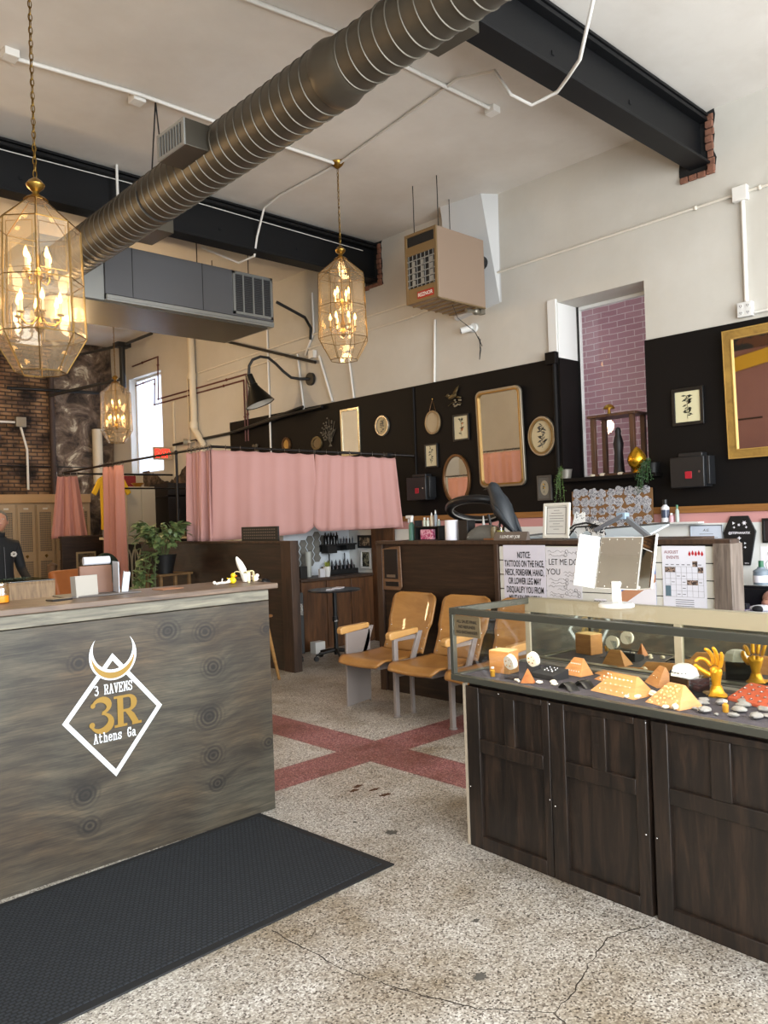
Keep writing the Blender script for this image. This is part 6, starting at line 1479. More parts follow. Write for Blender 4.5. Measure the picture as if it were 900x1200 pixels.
# ---- window sill display
sw=thing('wooden_stand','open four-post dark wooden stand on the window sill','stand',(XW+.135,4.02,1.8205),-90)
SWD=wood('walnut','#2e1c13','#5a3a28',(7,7,1),4,.4)
G().box(-.25,.25,-.14,.14,.56,.585).make('stand_top',SWD,sw,bevel=.003); G().box(-.23,.23,-.12,.12,.0,.025).make('stand_base',SWD,sw,bevel=.003)
for sx_ in (-.205,.205):
    for sy_ in (-.10,.10): G().box(sx_-.022,sx_+.022,sy_-.02,sy_+.02,.025,.56).make('post',SWD,sw,bevel=.002)
fgn=thing('dark_figurine','tall dark hooded figurine standing inside the wooden stand','figurine',(XW+.13,4.02,1.846),-90)
G().lathe([(0,0),(.055,0),(.05,.05),(.04,.2),(.05,.28),(.035,.34),(.026,.37),(.03,.40),(.02,.43),(0,.44)],n=16,cap=False).make('figure_body',mat('figurine_dark','#1b1718',.5),fgn)
mh=thing('brass_mushroom','small brass mushroom ornament on top of the wooden stand','ornament',(XW+.12,4.10,2.4065))
G().lathe([(0,0),(.028,0),(.018,.02),(.013,.05),(.012,.06),(0,.06)],n=18,cap=False).lathe([(0,.055),(.052,.058),(.055,.068),(.040,.092),(.015,.105),(0,.107)],n=22,cap=False).make('mushroom_body',BRASS,mh)
eg=thing('golden_egg','faceted golden egg ornament on the window sill','ornament',(XW-.06,3.73,1.8205))
prof=[(0,0),(.045,.01)]+[(.085*math.sin(PI*t)**.8*(1-.18*(t-.5)),.015+.235*t) for t in [i/12 for i in range(1,12)]]+[(0,.25)]
G().lathe(prof,n=16,cap=False).make('egg_shell',BRIGHTGOLD,eg)
sk=thing('crystal_cluster','small white crystals at the foot of the wooden stand','crystals',(XW+.03,4.12,1.8205)); g=G()
for dx,dy in ((0,-.17),(.0,.12),(.0,.02)): g.ball((dx,dy,.016),(.022,.04,.018),8,6)
g.make('white_crystal',CRY,sk)
LEAF=mat('leaf_green','#4f6a35',.5,var=.35,scale=25); LEAFD=mat('leaf_dark_green','#33502c',.5,var=.3,scale=25)
def trailing(label,y,z0,n,length,m,seed,spread,potm,name='trailing_plant',x=XW-.05):
    rnd=random.Random(seed); o=thing(name,label,'plant',(x,y,z0))
    G().lathe([(0,0),(.05,0),(.062,.08),(.066,.09),(.056,.09),(.05,.075),(0,.075)],n=20,cap=False).make('plant_pot',potm,o)
    g=G(); st=G()
    for k in range(n):
        a=rnd.uniform(PI*.6,PI*1.4); dy=rnd.uniform(-spread,spread); L_=length*rnd.uniform(.5,1); pts=[]
        for i in range(10):
            t=i/9; pts.append((-.04-.06*math.sin(min(1,t*2)*PI/2),dy*t**.6,.09+.03*math.sin(min(1,t*3)*PI)-L_*t**1.5))
        st.tube(pts,.002,4)
        for i in range(1,10):
            for q_ in range(5):
                p=Vector(pts[i])+Vector((rnd.uniform(-.02,.01),rnd.uniform(-.018,.018),rnd.uniform(-.02,.02))); u=Vector((rnd.uniform(-1,1),rnd.uniform(-1,1),rnd.uniform(-1,.3))).normalized()*.014; w_=u.orthogonal().normalized()*.006
                g.add([p,p+u*.5+w_,p+u,p+u*.5-w_],[(0,1,2,3)])
    st.make('stem',m,o); g.make('foliage',m,o,smooth=False,fix=False); return o
trailing('trailing green plant in a silver pot hanging off the far end of the window sill',4.50,1.8205,6,.34,LEAF,3,.07,mat('silver_pot','#a09a90',.3,.6))
trailing('dark green leafy trailing plant on the window sill beside the golden egg',3.585,1.8205,12,.26,LEAFD,5,.13,BLACK)
# flash sheet board
fb_=thing('flash_board','corkboard covered with overlapping cut-out tattoo flash drawings under the window','board',(XW-.03,4.02,1.475),0,rot=(0,0,R(-90)))
G().box(-.42,.42,-.02,0,-.205,.215).make('cork_backing',mat('cork','#7d5a36',.8,var=.15,scale=60),fb_,bevel=.003)
random.seed(21)
k=0
for i in range(9):
    for j in range(5):
        x=-.37+i*.0925+random.uniform(-.012,.012); z=-.16+j*.088+random.uniform(-.012,.012); r=random.uniform(.038,.052)
        if abs(x)>.39: continue
        pts=[]
        nf=random.choice((4,5,6,7)); ph=random.uniform(0,6)
        for q_ in range(24): t=2*PI*q_/24; kk=1+.09*math.sin(nf*t+ph)+.07*math.sin(2.3*t+nf)*math.sin(t/2)+random.uniform(-.04,.04); pts.append((x+r*kk*math.cos(t),z+r*.9*kk*math.sin(t)))
        yy=-.0225-.0006*((i*5+j)%4)
        f_=G().prism(pts,yy,-.0205,'y').make('flash_cutout',art('flash_sheet','#d6d6da','#6a6a74',scale=55,thr=.57),fb_,smooth=False)
        g=G()
        for rr in (.85,.6,.35,.15):
            q2=[(x+(a-x)*rr,yy-.0006,z+(b_-z)*rr) for a,b_ in pts]; g.tube(q2,.0017,3,closed=True)
        for q_ in range(0,24,4): a,b_=pts[q_]; g.tube([(x+(a-x)*.3,yy-.0006,z+(b_-z)*.3),(x+(a-x)*.8,yy-.0006,z+(b_-z)*.8)],.001,3)
        g.make('ink_outline',mat('flash_ink','#3b3b44',.7),f_,smooth=False)
G().box(-.40,-.02,-.028,-.0205,-.20,-.125).make('flash_strip',PAPER,fb_,smooth=False)
# spray cans on the ledge at right of it
lg=G().box(-.10,.02,3.15,3.62,1.36,1.375).make('wall_ledge',WHITE,None,bevel=.002); put(lg,(XW-.02,0,0)); tag(lg,'narrow white ledge below the pink band holding a bottle','shelf')
s1=bottle('spray_can','white spray bottle with black cap on the ledge at the pink band',XW-.07,3.47,1.3755,.036,.20,mat('can_white','#d9dbe0',.3),BLACK,None,tip=False)
G().lathe([(.0365,.04),(.0365,.11)],n=14,cap=False).make('dark_label',mat('label_navy','#3a4358',.5),s1)
bottle('marker_bottle','slim grey-green bottle beside the white spray bottle',XW-.07,3.36,1.3755,.017,.15,mat('slim_grey','#a9b5ae',.3),mat('cap_green','#4a7a5c',.4),None,tip=False)
bottle('marker_bottle','small pink and white bottle between the two on the ledge',XW-.08,3.41,1.3755,.02,.08,mat('pinkish','#c9a0a8',.4),WPLAST,None,tip=False)
# certificate & coffin on wall, drawing
ce=frame('certificate_frame','silver framed certificate on the white wall beside the coffin board',XW-.013,3.13,1.27,.29,.12+.03,.008,mat('thin_silver','#8a8f94',.3,.6),mat('cert_blue','#c9d2e0',.6),cat='certificate',depth=.015)
g=G().text('A.G.',.03,0,-.009,.02,shear=.3).box(-.06,.06,-.0095,-.009,-.005,-.002).box(-.11,-.06,-.0095,-.009,-.035,-.032).box(.05,.10,-.0095,-.009,-.035,-.032).make('certificate_lines',INK,ce,smooth=False)
cf2=thing('coffin_sign','black coffin-shaped sign with white moths, flowers and lettering','sign',(XW-.013,2.845,1.21),-90)
co_=[(-.085,-.205),(.08,-.205),(.135,.075),(.075,.205),(-.07,.205),(-.135,.065)]
G().prism(co_,-.02,0,'y').make('coffin_board',mat('coffin_black','#101012',.5),cf2,bevel=.003)
g=G().text('@STEPHANATIX',.026,0,-.0205,.055,bold=.0008,sx=.92).text('tattoo',.014,.055,-.0205,-.19,bold=.0003)
def star(g,x,z,r,n=6):
    pts=[]
    for i in range(2*n): rr=r if i%2==0 else r*.45; t=PI*i/n; pts.append((x+rr*math.cos(t),-.0212,z+rr*math.sin(t)))
    g.add(pts+[(x,-.0212,z)],[(i,(i+1)%(2*n),2*n) for i in range(2*n)])
for x,z,r,n in ((.045,.145,.022,6),(.0,.13,.014,5),(-.045,.145,.016,3),(-.04,.11,.012,4),(.06,.11,.012,4),(0,.02,.018,4),(.0,-.012,.010,3),(-.045,-.03,.013,3),(.045,-.022,.012,3),(-.035,-.06,.012,4),(.045,-.055,.012,4),(.003,-.04,.010,4),(.006,-.085,.020,6),(.006,-.125,.011,3)): star(g,x,z,r,n)
g.make('white_motif',mat('motif_white','#e6e4ea',.5),cf2,smooth=False,fix=False)
frame('picture_frame','small black framed picture at the edge beside the coffin sign',XW-.013,2.60,1.29,.12,.20,.02,BLACK,mat('dark_pic','#2c2020',.6))
dr=pin('pen_drawing_sheet','white sheet with a grey pen drawing on the wall past the coffin sign','drawing',2.60,1.04,.17,.24,PAPER,x=XW-.0135)
g=G().tube([(-.03,-.0026,-.08),(-.05,-.0026,-.02),(-.01,-.0026,.03),(-.03,-.0026,.07),(.02,-.0026,.08),(.03,-.0026,.03),(.0,-.0026,-.02),(.03,-.0026,-.07)],.0018,4).make('pen_line',mat('pen_grey','#77777c',.6),dr)
# desk at the window station with supplies
dk_=thing('work_desk','station desk with a purple top sheet and black edge behind the grey post','desk',(6.25,1.9,0),-90)
G().box(-1.0,1.35,-.25,.53,.66,.70).make('desk_top',BLACK,dk_,bevel=.003)
G().box(-1.0,1.35,-.26,.3,.70,.704).make('purple_sheet',mat('purple_sheet','#6f5c9a',.5),dk_)
for x in (-.9,1.2):
    for y in (-.2,.45): G().box(x,x+.05,y,y+.05,0,.66).make('leg',BLACK,dk_)
ms=thing('respirator_mask','white wrapped cable and mask lying on the purple sheet','mask',(6.12,2.42,.7045),-90)
G().ball((0,0,.03),(.10,.05,.03),16,8).make('mask_body',mat('mask_white','#d9d9de',.4),ms); G().tube([(.12*math.cos(t),.07*math.sin(t),.01) for t in [2*PI*i/20 for i in range(20)]],.006,6,closed=True).make('mask_strap',WPLAST,ms); G().ball((-.02,-.03,.03),(.05,.03,.025),10,6).make('dark_valve',INK,ms)
b3=thing('printer','black low printer box on the station desk','printer',(6.62,2.60,.7045),-90)
G().box(-.2,.2,-.12,.12,0,.14).box(-.2,.2,-.12,-.08,.14,.16).make('printer_body',BLKPLASTIC,b3,bevel=.006)
jr=thing('plastic_jar','clear blue-grey jar with white label and green lid on the black printer','jar',(6.62,2.62,.8645))
G().lathe([(0,0),(.06,0),(.062,.11),(.03,.13),(.03,.14),(0,.14)],n=22,cap=False).make('jar_body',mat('jar_bluegrey','#7e8b96',.25),jr); G().lathe([(.063,.02),(.064,.075)],n=22,cap=False).make('white_label',PAPER,jr); G().cyl((0,0,.14),(0,0,.19),.02).make('green_cap',mat('cap_green2','#2f6a4c',.4),jr)
rlx=G().lathe([(0,0),(.05,0),(.05,.12),(0,.12)],n=22,cap=False).make('tape_roll',mat('roll_cream','#b9b2a2',.7),None); put(rlx,(6.60,2.88,.7045)); tag(rlx,'cream roll standing beside the black printer','roll')
hh=thing('crystal_skull','pinkish stone skull shape on the station desk at the frame edge','ornament',(6.45,2.46,.7045)); G().ball((0,0,.07),(.08,.09,.07),14,10).ball((-.05,.03,.04),(.04,.05,.035),10,8).make('stone_body',mat('rose_stone','#b0806c',.4,var=.25,scale=25),hh)
g=G()
for i in range(6): g.box(-.25+i*.07,-.20+i*.07,-.03,.03,0,.02+.01*(i%3))
o=g.make('tool_strip',mat('dark_tools','#2a2a2d',.4,.3),None,bevel=.002); put(o,(6.3,2.75,.7045),-90); tag(o,'row of small dark tattoo tools along the desk','tools')
# ------------------------------------------------------------ back of the room
LKM=mat('locker_beige','#a08a6b',.5,.1)
LKD=mat('locker_dark','#2a241d',.8)
def locker(x,label):
    w=.312; t=thing('locker',label,'locker',(x,13.88,0),0,'beige perforated metal lockers along the brick wall')
    G().box(0,w,.02,.44,.08,1.95).box(0,w,.05,.44,0,.08).make('locker_body',LKM,t)
    d=G(); x0,x1=.018,w-.018
    a0,a1=.060,w-.060
    d.box(x0,a0,0,.02,.12,1.92).box(a1,x1,0,.02,.12,1.92)
    for z0_,z1_ in ((.12,.22),(.98,1.14),(1.80,1.92)): d.box(a0,a1,0,.02,z0_,z1_)
    n=8
    for z0_,z1_ in ((.22,.98),(1.14,1.80)):
        for i in range(1,n-1): xx=a0+(a1-a0)*i/(n-1); d.box(xx-.003,xx+.003,.004,.014,z0_,z1_)
        m=int((z1_-z0_)/.036)
        for j in range(1,m): zz=z0_+(z1_-z0_)*j/m; d.box(a0,a1,.006,.012,zz-.005,zz+.005)
    do=d.make('locker_door',LKM,t,smooth=False)
    G().box(a0,a1,.0195,.0205,.22,1.80).make('dark_interior',mat('locker_inside','#6f685e',.8),do,smooth=False)
    G().cyl((w/2,-.012,1.065),(w/2,0,1.065),.024,n=16).box(w/2-.004,w/2+.004,-.02,0,1.03,1.065).make('locker_handle',DBRASS,do)
    G().box(w/2-.04,w/2+.04,-.003,0,1.845,1.875).make('number_plate',mat('plate_pale','#c9c2b2',.4,.4),do)
    return t
ln=['locker behind the person','locker just past the person','third full locker, clear of the person','locker partly behind the short pink curtain','locker hidden by the short pink curtain','locker at the frame edge']
for k in range(6):
    x=4.52+.3155*k-.3155; locker(x,'beige perforated metal '+['locker cut by the picture edge','locker directly behind the person','locker first clear of the person on the curtain side','locker second clear of the person on the curtain side','locker half covered by the short pink curtain','locker hidden behind the short pink curtain'][k])
cp=G().box(3.2,6.1,13.86,14.38,1.955,2.10).make('locker_cap_shelf',mat('cap_tan','#a8875c',.6),None,bevel=.004); tag(cp,'plain tan boxed ledge running along the tops of the lockers','ledge')

# person behind the display counter
ps=thing('person','grey-haired person in a black jacket with white patch behind the oak display counter','person',(2.86,8.75,0),0)
ps.rotation_euler=(0,0,R(12))
SKIN=mat('skin','#a9785f',.55); JKT=mat('black_jacket','#0f1012',.8,bump=.2,bscale=40); HAIR=mat('grey_hair','#5f5a52',.8,var=.4,scale=80,bump=.6,bscale=120); TRS=mat('dark_trousers','#17181c',.8)
body=chain_skin('body',([((0,0,.93),(.155,.11)),((0,0,1.08),(.145,.10)),((0,0,1.24),(.175,.11)),((0,.0,1.36),(.17,.095)),((0,0,1.43),(.075,.07)),((0,-.015,1.50),(.052,.052)),
   ((.18,.0,1.36),.062),((.235,-.02,1.10),.050),((.19,-.22,.98),.040),((.17,-.30,.97),.030),
   ((-.18,.0,1.36),.062),((-.235,-.02,1.10),.050),((-.19,-.22,.98),.040),((-.17,-.30,.97),.030),
   ((.09,0,.85),.095),((.10,-.01,.48),.062),((.10,.01,.09),.045),((.10,-.12,.04),.036),
   ((-.09,0,.85),.095),((-.10,-.01,.48),.062),((-.10,.01,.09),.045),((-.10,-.12,.04),.036)],
  [(0,1),(1,2),(2,3),(3,4),(4,5),(3,6),(6,7),(7,8),(8,9),(3,10),(10,11),(11,12),(12,13),(0,14),(14,15),(15,16),(16,17),(0,18),(18,19),(19,20),(20,21)]),JKT,ps)
hdm=T(.0,-.035,1.60,-12,0,-28)
head=G(hdm).ball((0,0,.0),(.073,.092,.108),22,16)
for i,p in enumerate(head.v):
    q=hdm.inverted()@p
    if q.z<-.02: q.x*=1-.9*(-.02-q.z)*2.2; 
    if q.y<0 and q.z<-.04: q.y-=.006
    head.v[i]=hdm@q
hh_=head.make('head',SKIN,ps)
G(hdm).add([(-.012,-.090,-.022),(.012,-.090,-.022),(0,-.088,.022),(0,-.112,-.018)],[(0,1,3),(1,2,3),(2,0,3)]).make('nose',SKIN,hh_)
for s_ in (-1,1):
    G(hdm).ball((s_*.074,.005,-.005),(.010,.018,.028),8,6).make('ear',SKIN,hh_)
    G(hdm).ball((s_*.028,-.083,.008),(.012,.006,.006),8,6).make('eye',mat('eye_white','#d8d2c8',.3),hh_); G(hdm).ball((s_*.028,-.0885,.008),(.005,.002,.005),8,6).make('iris',INK,hh_)
G(hdm).ball((0,-.083,-.05),(.022,.006,.006),10,5).make('mouth',mat('lips','#8a4f45',.5),hh_)
hr=G(hdm).ball((0,.014,.025),(.082,.092,.098),22,16); random.seed(9)
vv=[]
for p in hr.v:
    q=hdm.inverted()@p
    if q.y<-.04 and q.z<.05: q.y=-.035+ (q.y+.04)*.1
    if q.z<-.05: q.z=-.05+(q.z+.05)*.2
    q+=Vector((random.uniform(-.004,.004),)*3); vv.append(hdm@q)
hr.v=vv; hr.make('hair',HAIR,ps)
G().lathe([(.055,0),(.062,.045)],c=(0,-.012,1.44),n=18,cap=False).make('jacket_collar',JKT,ps,solid=.008)
G().cyl((0.0,-.120,1.0),(0.0,-.105,1.34),.003,n=6).make('zip',mat('zip_grey','#4a4a4a',.4,.5),ps)
g=G()
for i in range(7): a=2*PI*i/7; g.ball((.10+.022*math.cos(a),-.112,1.26+.018*math.sin(a)),(.014,.006,.012),8,5)
g.make('white_patch',mat('patch_white','#b9b4aa',.8),ps)
for s_ in (-1,1):
    g_h=chain_skin('hand',([((s_*.17,-.30,.975),.026),((s_*.165,-.36,.972),(.034,.016)),((s_*.163,-.385,.970),(.036,.013))],[(0,1),(1,2)]),SKIN,ps)
    for k in range(4):
        x=s_*.163+(k-1.5)*.018; L_=(.055,.066,.062,.048)[k]
        chain_skin('finger',([((x,-.385,.972),.0085),((x+(k-1.5)*.002,-.385-L_*.6,.972),.0075),((x+(k-1.5)*.003,-.385-L_,.962),.006)],[(0,1),(1,2)]),SKIN,g_h,1)
    chain_skin('thumb',([((s_*.145,-.345,.975),.010),((s_*.125,-.375,.970),.009),((s_*.118,-.40,.965),.007)],[(0,1),(1,2)]),SKIN,g_h,1)

# far station: dark partition with a picture, shirt on a hanger, pale cabinet and dresser
p3=thing('low_partition','dark partition with a small cream picture beyond the lounge chairs','partition',(4.78,11.9,0),0)
G().box(0,1.25,0,.07,0,1.37).make('board_wall',DW,p3,smooth=False); G().box(-.02,1.27,-.02,.09,1.37,1.395).make('cap_rail',POST,p3,bevel=.003)
frame('picture_frame','small cream framed picture on the far dark partition',5.13,11.898,1.03,.30,.24,.025,mat('old_cream_frame','#8a7a5c',.5),art('old_print','#5c4f38','#2c2418',scale=25),rz=0)
ts=thing('tshirt','yellow T-shirt with black print on a hanger under the far curtain rod','t-shirt',(5.24,11.2,0),0)
TSY=mat('shirt_yellow','#d0a51c',.8,var=.05,scale=8)
Z=2.27
out=[(-.055,Z),(-.10,Z-.01),(-.20,Z-.07),(-.30,Z-.27),(-.235,Z-.31),(-.175,Z-.19),(-.165,Z-.62),(-.17,Z-.80),(.17,Z-.80),(.165,Z-.62),(.175,Z-.19),(.235,Z-.31),(.30,Z-.27),(.20,Z-.07),(.10,Z-.01),(.055,Z),(.03,Z-.03),(-.03,Z-.03)]
G().prism(out,-.02,.02,'y').make('shirt_cloth',TSY,ts,bevel=.015,seg=3)
G().box(-.09,.03,-.0225,-.0205,Z-.26,Z-.23).box(-.08,.02,-.0225,-.0205,Z-.35,Z-.32).make('black_print',INK,ts)
G().text('LA',.13,-.05,-.0212,Z-.32,bold=.003).make('print_lettering',INK,ts,smooth=False)
G().tube([(0,0,Z-.02),(0,0,Z+.02),(.014,0,Z+.04),(0,0,Z+.055),(-.012,0,Z+.05)],.003,6).tube([(-.17,0,Z-.05),(0,0,Z-.005),(.17,0,Z-.05)],.006,6).make('hanger',BLACK,ts)
G().box(-.15,.15,-.01,.012,Z-.92,Z-.79).make('grey_under_shirt',mat('heather_grey','#6f7072',.85),ts,bevel=.005)
cab=thing('pale_cabinet','plain pale two-door cabinet standing on the white dresser','cabinet',(5.55,11.35,1.36),8)
G().box(0,.50,.015,.36,0,.74).make('cabinet_body',mat('cabinet_putty','#b5ad9a',.6),cab,bevel=.004)
for k in (0,1): G().box(k*.25+.003,k*.25+.247,0,.015,.01,.73).make('cabinet_door',_m['cabinet_putty'],cab,bevel=.003)
bo=G().lathe([(0,0),(.04,0),(.10,.06),(.095,.06),(.035,.006),(0,.006)],n=20,cap=False).make('golden_dish',mat('dish_gold','#9a6b22',.35,.4),None); put(bo,(5.80,11.5,2.1005)); tag(bo,'small golden dish on top of the pale cabinet','dish')
rdb=G().box(-.16,.16,-.03,.03,0,.22).make('red_board',mat('dark_red','#7a1717',.6),None,bevel=.004); put(rdb,(5.95,12.2,2.095),0); tag(rdb,'dark red board hanging high behind the pale cabinet','board')
G().box(-.16,-.15,-.004,.004,.22,.24).box(.15,.16,-.004,.004,.22,.24).make('board_hook',BLACK,rdb)
dr_=thing('white_dresser','worn cream sideboard with carved arch fretwork front','dresser',(5.33,11.1,0),8)
CRM=mat('worn_cream','#c8b996',.6,var=.15,scale=10)
G().box(0,.82,.06,.5,.1,1.32).make('dresser_body',mat('dresser_dark','#3d3226',.8),dr_)
G().box(-.03,.86,-.02,.54,1.32,1.358).box(0,.05,0,.06,.0,1.32).box(.77,.82,0,.06,0,1.32).box(.05,.77,0,.05,1.25,1.32).box(.05,.77,0,.05,.10,.18).make('dresser_frame',CRM,dr_,bevel=.004)
g=G()
for k in range(6):
    x=.11+k*.12
    g.tube([(x-.055,.03,.2),(x-.055,.03,.95)]+[(x-.055*math.cos(PI*i/8),.03,.95+.22*math.sin(PI*i/8)) for i in range(9)]+[(x+.055,.03,.95),(x+.055,.03,.2)],.012,6)
    g.tube([(x,.03,.2),(x,.03,1.25)],.009,6)
g.make('arch_fretwork',CRM,dr_)
sp=thing('station_shelf','pale shelf with little jars between the dark door and the pink curtain','shelf',(5.88,10.6,1.30),-20)
G().box(-.3,.42,-.02,.22,0,.03).make('shelf_board',CRM,sp,bevel=.003); G().box(-.25,-.2,0,.2,-1.30,0).box(.36,.41,0,.2,-1.30,0).make('support',DW,sp)
for k,(dx,h,l) in enumerate(((.0,.10,'first little glass jar on the pale shelf in the far station'),(.13,.13,'white jar on the pale shelf in the far station'),(.24,.11,'cream jar nearest the pink curtain on the pale shelf'))):
    bottle('storage_jar',l,5.83+dx*.9,10.70-dx*.3,1.3305,.04,h,mat('jar%d'%k,('#6f6a58','#b9b4a6','#8a7c62')[k],.4),WPLAST if k==1 else DBRASS,None,'jar',tip=False)
kb=G().box(-.08,.08,-.06,.06,0,.18).make('cardboard_box',mat('cardboard','#8a6c4c',.8),None,bevel=.003); put(kb,(6.18,10.58,1.3305),-20); tag(kb,'brown cardboard box on the pale shelf by the gathered curtain','box')
dd=thing('dark_cupboard','tall black open cupboard on the right-hand wall of the far station' if False else 'tall black open cupboard standing against the wall of the far station','cupboard',(XW-.56,12.0,0),-90)
G().box(-.0,.58,.02,.4,0,2.16).make('cupboard_back',mat('cupboard_black','#0f0e0e',.6),dd); 
for z in (.0,.75,1.45,1.95): G().box(0,.58,-.02,.38,z,z+.025).make('shelf_board',BLACK,dd)
# exit sign on a flag bracket
ex=thing('exit_sign','lit red EXIT sign on the cream wall beside the far bright window','exit sign',(6.50,11.98,2.57),-8)
G().box(-.16,.16,0,.03,0,.21).make('sign_housing',mat('sign_tan','#9c8464',.5),ex,bevel=.005)
G().text('EXIT',.185,-.02,-.002,.04,bold=.008,sx=.62).add([(.115,-.003,.07),(.115,-.003,.14),(.142,-.003,.105)],[(0,1,2)]).make('red_lettering',mat('exit_red','#ff2418',.4,emit=3.0),ex,smooth=False)
G().box(.16,.24,.01,.02,.09,.11).make('bracket',BLACK,ex)
el=thing('emergency_light','small round-headed emergency light on the cream wall above the exit sign','emergency light',(XW-.001,11.55,2.83),-90)
G().box(-.03,.03,-.10,0,-.02,.02).make('arm',PIPEC,el); G().cyl((-.05,-.14,0),(-.02,-.08,0),.06,.05).make('lamp_head',mat('lens_grey','#8d8672',.3),el); G().tube([(.0,-.05,0),(.18,-.05,.0),(.18,-.05,-.06)],.010,6).make('side_arm',PIPEC,el)

# plant on a wooden stool stand
sd=thing('plant_stand','small wooden plant stand with three visible legs','stand',(4.60,8.45,0),10)
STW=wood('stand_wood','#5c4327','#80623c',(1,1,6),3,.5)
G().box(-.24,.24,-.15,.15,.93,.955).make('stand_top',STW,sd,bevel=.004)
for x in (-.20,.0,.20):
    for y in ((-.12,.12) if x else (-.12,)): G().box(x-.016,x+.016,y-.016,y+.016,0,.93).make('leg',STW,sd,bevel=.003)
pp=thing('potted_plant','bushy trailing pothos in a black pot on the wooden stand','potted plant',(4.55,8.45,.9555))
G().lathe([(0,0),(.10,0),(.14,.20),(.145,.215),(.128,.215),(.12,.19),(0,.19)],n=28,cap=False).make('plant_pot',BLACK,pp)
rnd=random.Random(31); g=G(); st=G(); PL=mat('pothos_green','#65794a',.45,var=.45,scale=18)
def leaf(g,p,d,up,s):
    d=d.normalized(); w_=d.cross(up).normalized(); n_=w_.cross(d)
    pts=[p,p+d*s*.25+w_*s*.36,p+d*s*.6+w_*s*.30-n_*s*.05,p+d*s-n_*s*.15,p+d*s*.6-w_*s*.30-n_*s*.05,p+d*s*.25-w_*s*.36,p+d*s*.45+n_*s*.05]
    g.add(pts,[(0,1,6),(1,2,6),(2,3,6),(3,4,6),(4,5,6),(5,0,6)])
for k in range(46):
    a=rnd.uniform(0,2*PI); droop=rnd.random(); L_=rnd.uniform(.16,.34); pts=[]
    trail = k<11
    for i in range(9):
        t=i/8
        if trail:
            aa=rnd.uniform(2.4,4.3) if i==0 else aa
            r_=.10+.16*min(1,t*2.2); z=.20+.10*math.sin(min(1,t*2)*PI)-(.75 if k<6 else .40)*t**1.5*rnd.uniform(.9,1.1)
            pts.append(Vector((r_*math.cos(aa)*1.25,r_*math.sin(aa),z)))
        else:
            r_=.04+L_*.85*t; z=.20+.34*math.sin(t*PI*(.45+.45*droop))*(1.15-droop*.5); pts.append(Vector((r_*math.cos(a),r_*math.sin(a),z)))
    st.tube(pts,.0035,5)
    for i in range(2,9):
        for q_ in range(2):
            p=pts[i]; d=Vector((math.cos(a),math.sin(a),0))+Vector((rnd.uniform(-1,1),rnd.uniform(-1,1),rnd.uniform(-.9,.5)))
            leaf(g,p,d,Vector((rnd.uniform(-.3,.3),rnd.uniform(-.3,.3),1)),rnd.uniform(.065,.105))
st.make('stem',mat('stem_green','#4e5a34',.6),pp); g.make('foliage',PL,pp,smooth=False,fix=False)
gc=thing('green_chair','dark green round-backed chair with a slim frame beside the tall curtain','chair',(4.62,9.75,0),20)
G().prism(sc(oval(.42,.40),1),-.03,.03,'y',M=T(0,.2,.98,-8,0,0)).make('backrest',mat('bottle_green','#26382e',.7),gc,bevel=.015)
G().box(-.24,.24,-.25,.2,.62,.70).make('seat',mat('olive_pad','#3a3a2c',.8),gc,bevel=.03,seg=3)
for s_ in (-1,1):
    G().tube([(s_*.24,-.22,0),(s_*.24,-.2,.60),(s_*.24,.20,.64),(s_*.18,.22,.85)],.012,8).make('frame_side',BLACK,gc); G().tube([(s_*.24,.26,0),(s_*.24,.16,.64)],.012,8).make('leg',BLACK,gc)
fy=G().tube([(0,0,0),(0,0,.02)],.12,20).tube([(0,0,.0),(.0,.0,1.45)],.014,8).tube([(0,0,1.45),(.02,-.02,1.58),(.03,-.04,1.70)],.01,8).make('pole_stand',BLACK,None); put(fy,(5.15,9.2,0)); tag(fy,'thin black pole stand between the plant and the pale cabinet','stand')
lm=thing('floor_sculpture','small dark and pale figure shapes at the foot of the lockers','ornament',(4.9,12.6,0)); G().lathe([(0,0),(.10,0),(.08,.3),(.12,.6),(.06,.85),(.08,.95),(0,1.0)],n=16,cap=False).make('sculpture_body',mat('sculpt_brown','#6b5745',.6,var=.5,scale=12),lm)
# opposite wall band seen in the gold mirror
yb=G().box(0,.04,0,2.4,0,.28).make('yellow_beam',mat('yellow_paint','#c79c22',.5),None,bevel=.003); put(yb,(XL+.05,5.9,3.75),rot=(R(-8),0,0)); tag(yb,'yellow painted rail on the opposite wall, seen in the gold mirror','rail')
dk2=G().box(0,.03,0,2.6,0,.7).make('dark_banner',art('banner','#23262a','#5f3d2c',scale=3),None); put(dk2,(XL+.015,5.8,3.9),0); tag(dk2,'dark patterned banner high on the opposite wall','banner')
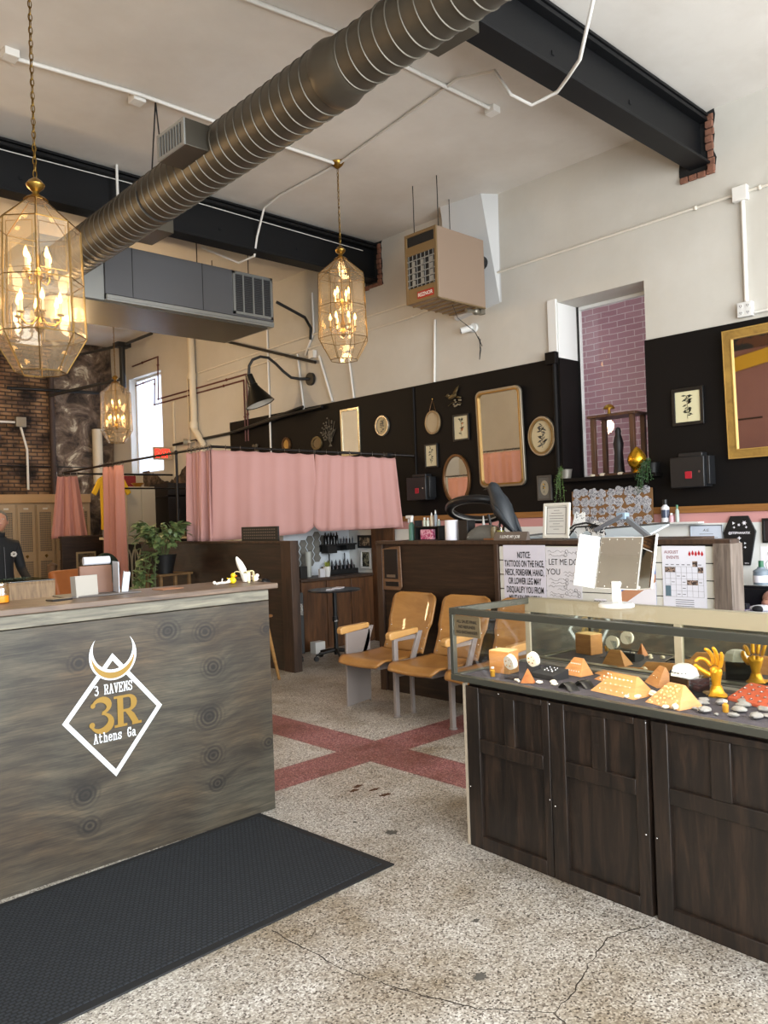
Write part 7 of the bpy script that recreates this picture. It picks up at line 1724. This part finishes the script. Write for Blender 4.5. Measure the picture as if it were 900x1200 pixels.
# ------------------------------------------------------------ light, camera
def area(name,loc,rot,sx,sy,e,c):
    l=bpy.data.lights.new(name,'AREA'); l.shape='RECTANGLE'; l.size=sx; l.size_y=sy; l.energy=e; l.color=c
    o=bpy.data.objects.new(name,l); COL.objects.link(o); o.location=loc; o.rotation_euler=rot; return o
area('daylight_shop_window',(-.65,YF-.12,2.4),(R(90),0,0),4.4,3.6,330,(.93,.97,1.0))
area('daylight_shop_window',(4.1,YF-.12,2.4),(R(90),0,0),4.2,3.6,430,(.93,.97,1.0))
area('daylight_far_window',(XW+.7,13.1,3.3),(0,R(90),0),1.7,1.1,60,(.85,.92,1.0))
def point(name,loc,e,c,r=.12):
    l=bpy.data.lights.new(name,'POINT'); l.energy=e; l.color=c; l.shadow_soft_size=r
    o=bpy.data.objects.new(name,l); COL.objects.link(o); o.location=loc; return o
WARM=(1,.69,.37)
# warm lamps off frame left; last one is an added fill without a fixture
for p,e in (((.6,8.2,3.1),85),((.8,12.6,3.2),110),((-1.2,5.0,3.2),20),((4.1,9.9,3.4),72)):
    point('room_lamp_and_fill',p,e,WARM,.15)
w=bpy.data.worlds.new('world'); S.world=w; w.use_nodes=True
nt=w.node_tree; bg=nt.nodes['Background']
sky=nt.nodes.new('ShaderNodeTexSky'); sky.sky_type='HOSEK_WILKIE'; sky.turbidity=8; sky.sun_direction=(-.3,-.5,.8)
mx=nt.nodes.new('ShaderNodeMix'); mx.data_type='RGBA'; mx.inputs[0].default_value=.75; mx.inputs[7].default_value=(.85,.92,1,1)
nt.links.new(sky.outputs[0],mx.inputs[6]); nt.links.new(mx.outputs[2],bg.inputs['Color']); bg.inputs['Strength'].default_value=2.3
cd=bpy.data.cameras.new('camera'); cam_=bpy.data.objects.new('camera',cd); COL.objects.link(cam_)
yaw=R(43.6); pit=math.atan(7/950); rol=R(2.0)
cd.sensor_fit='VERTICAL'; cd.sensor_height=24.0; cd.lens=24.0*950/1200; cd.clip_start=.05
cam_.rotation_mode='XYZ'
m=Euler((R(90)+pit,0,-yaw)).to_matrix() @ Euler((0,0,-rol)).to_matrix()
cam_.location=(0,0,1.5); cam_.rotation_euler=m.to_euler()
S.camera=cam_
S.view_settings.view_transform='Standard'; S.view_settings.look='None'; S.view_settings.gamma=1; S.view_settings.use_curve_mapping=False
S.view_settings.exposure=0.2
S.cycles.max_bounces=8; S.cycles.transparent_max_bounces=24; S.cycles.sample_clamp_indirect=4
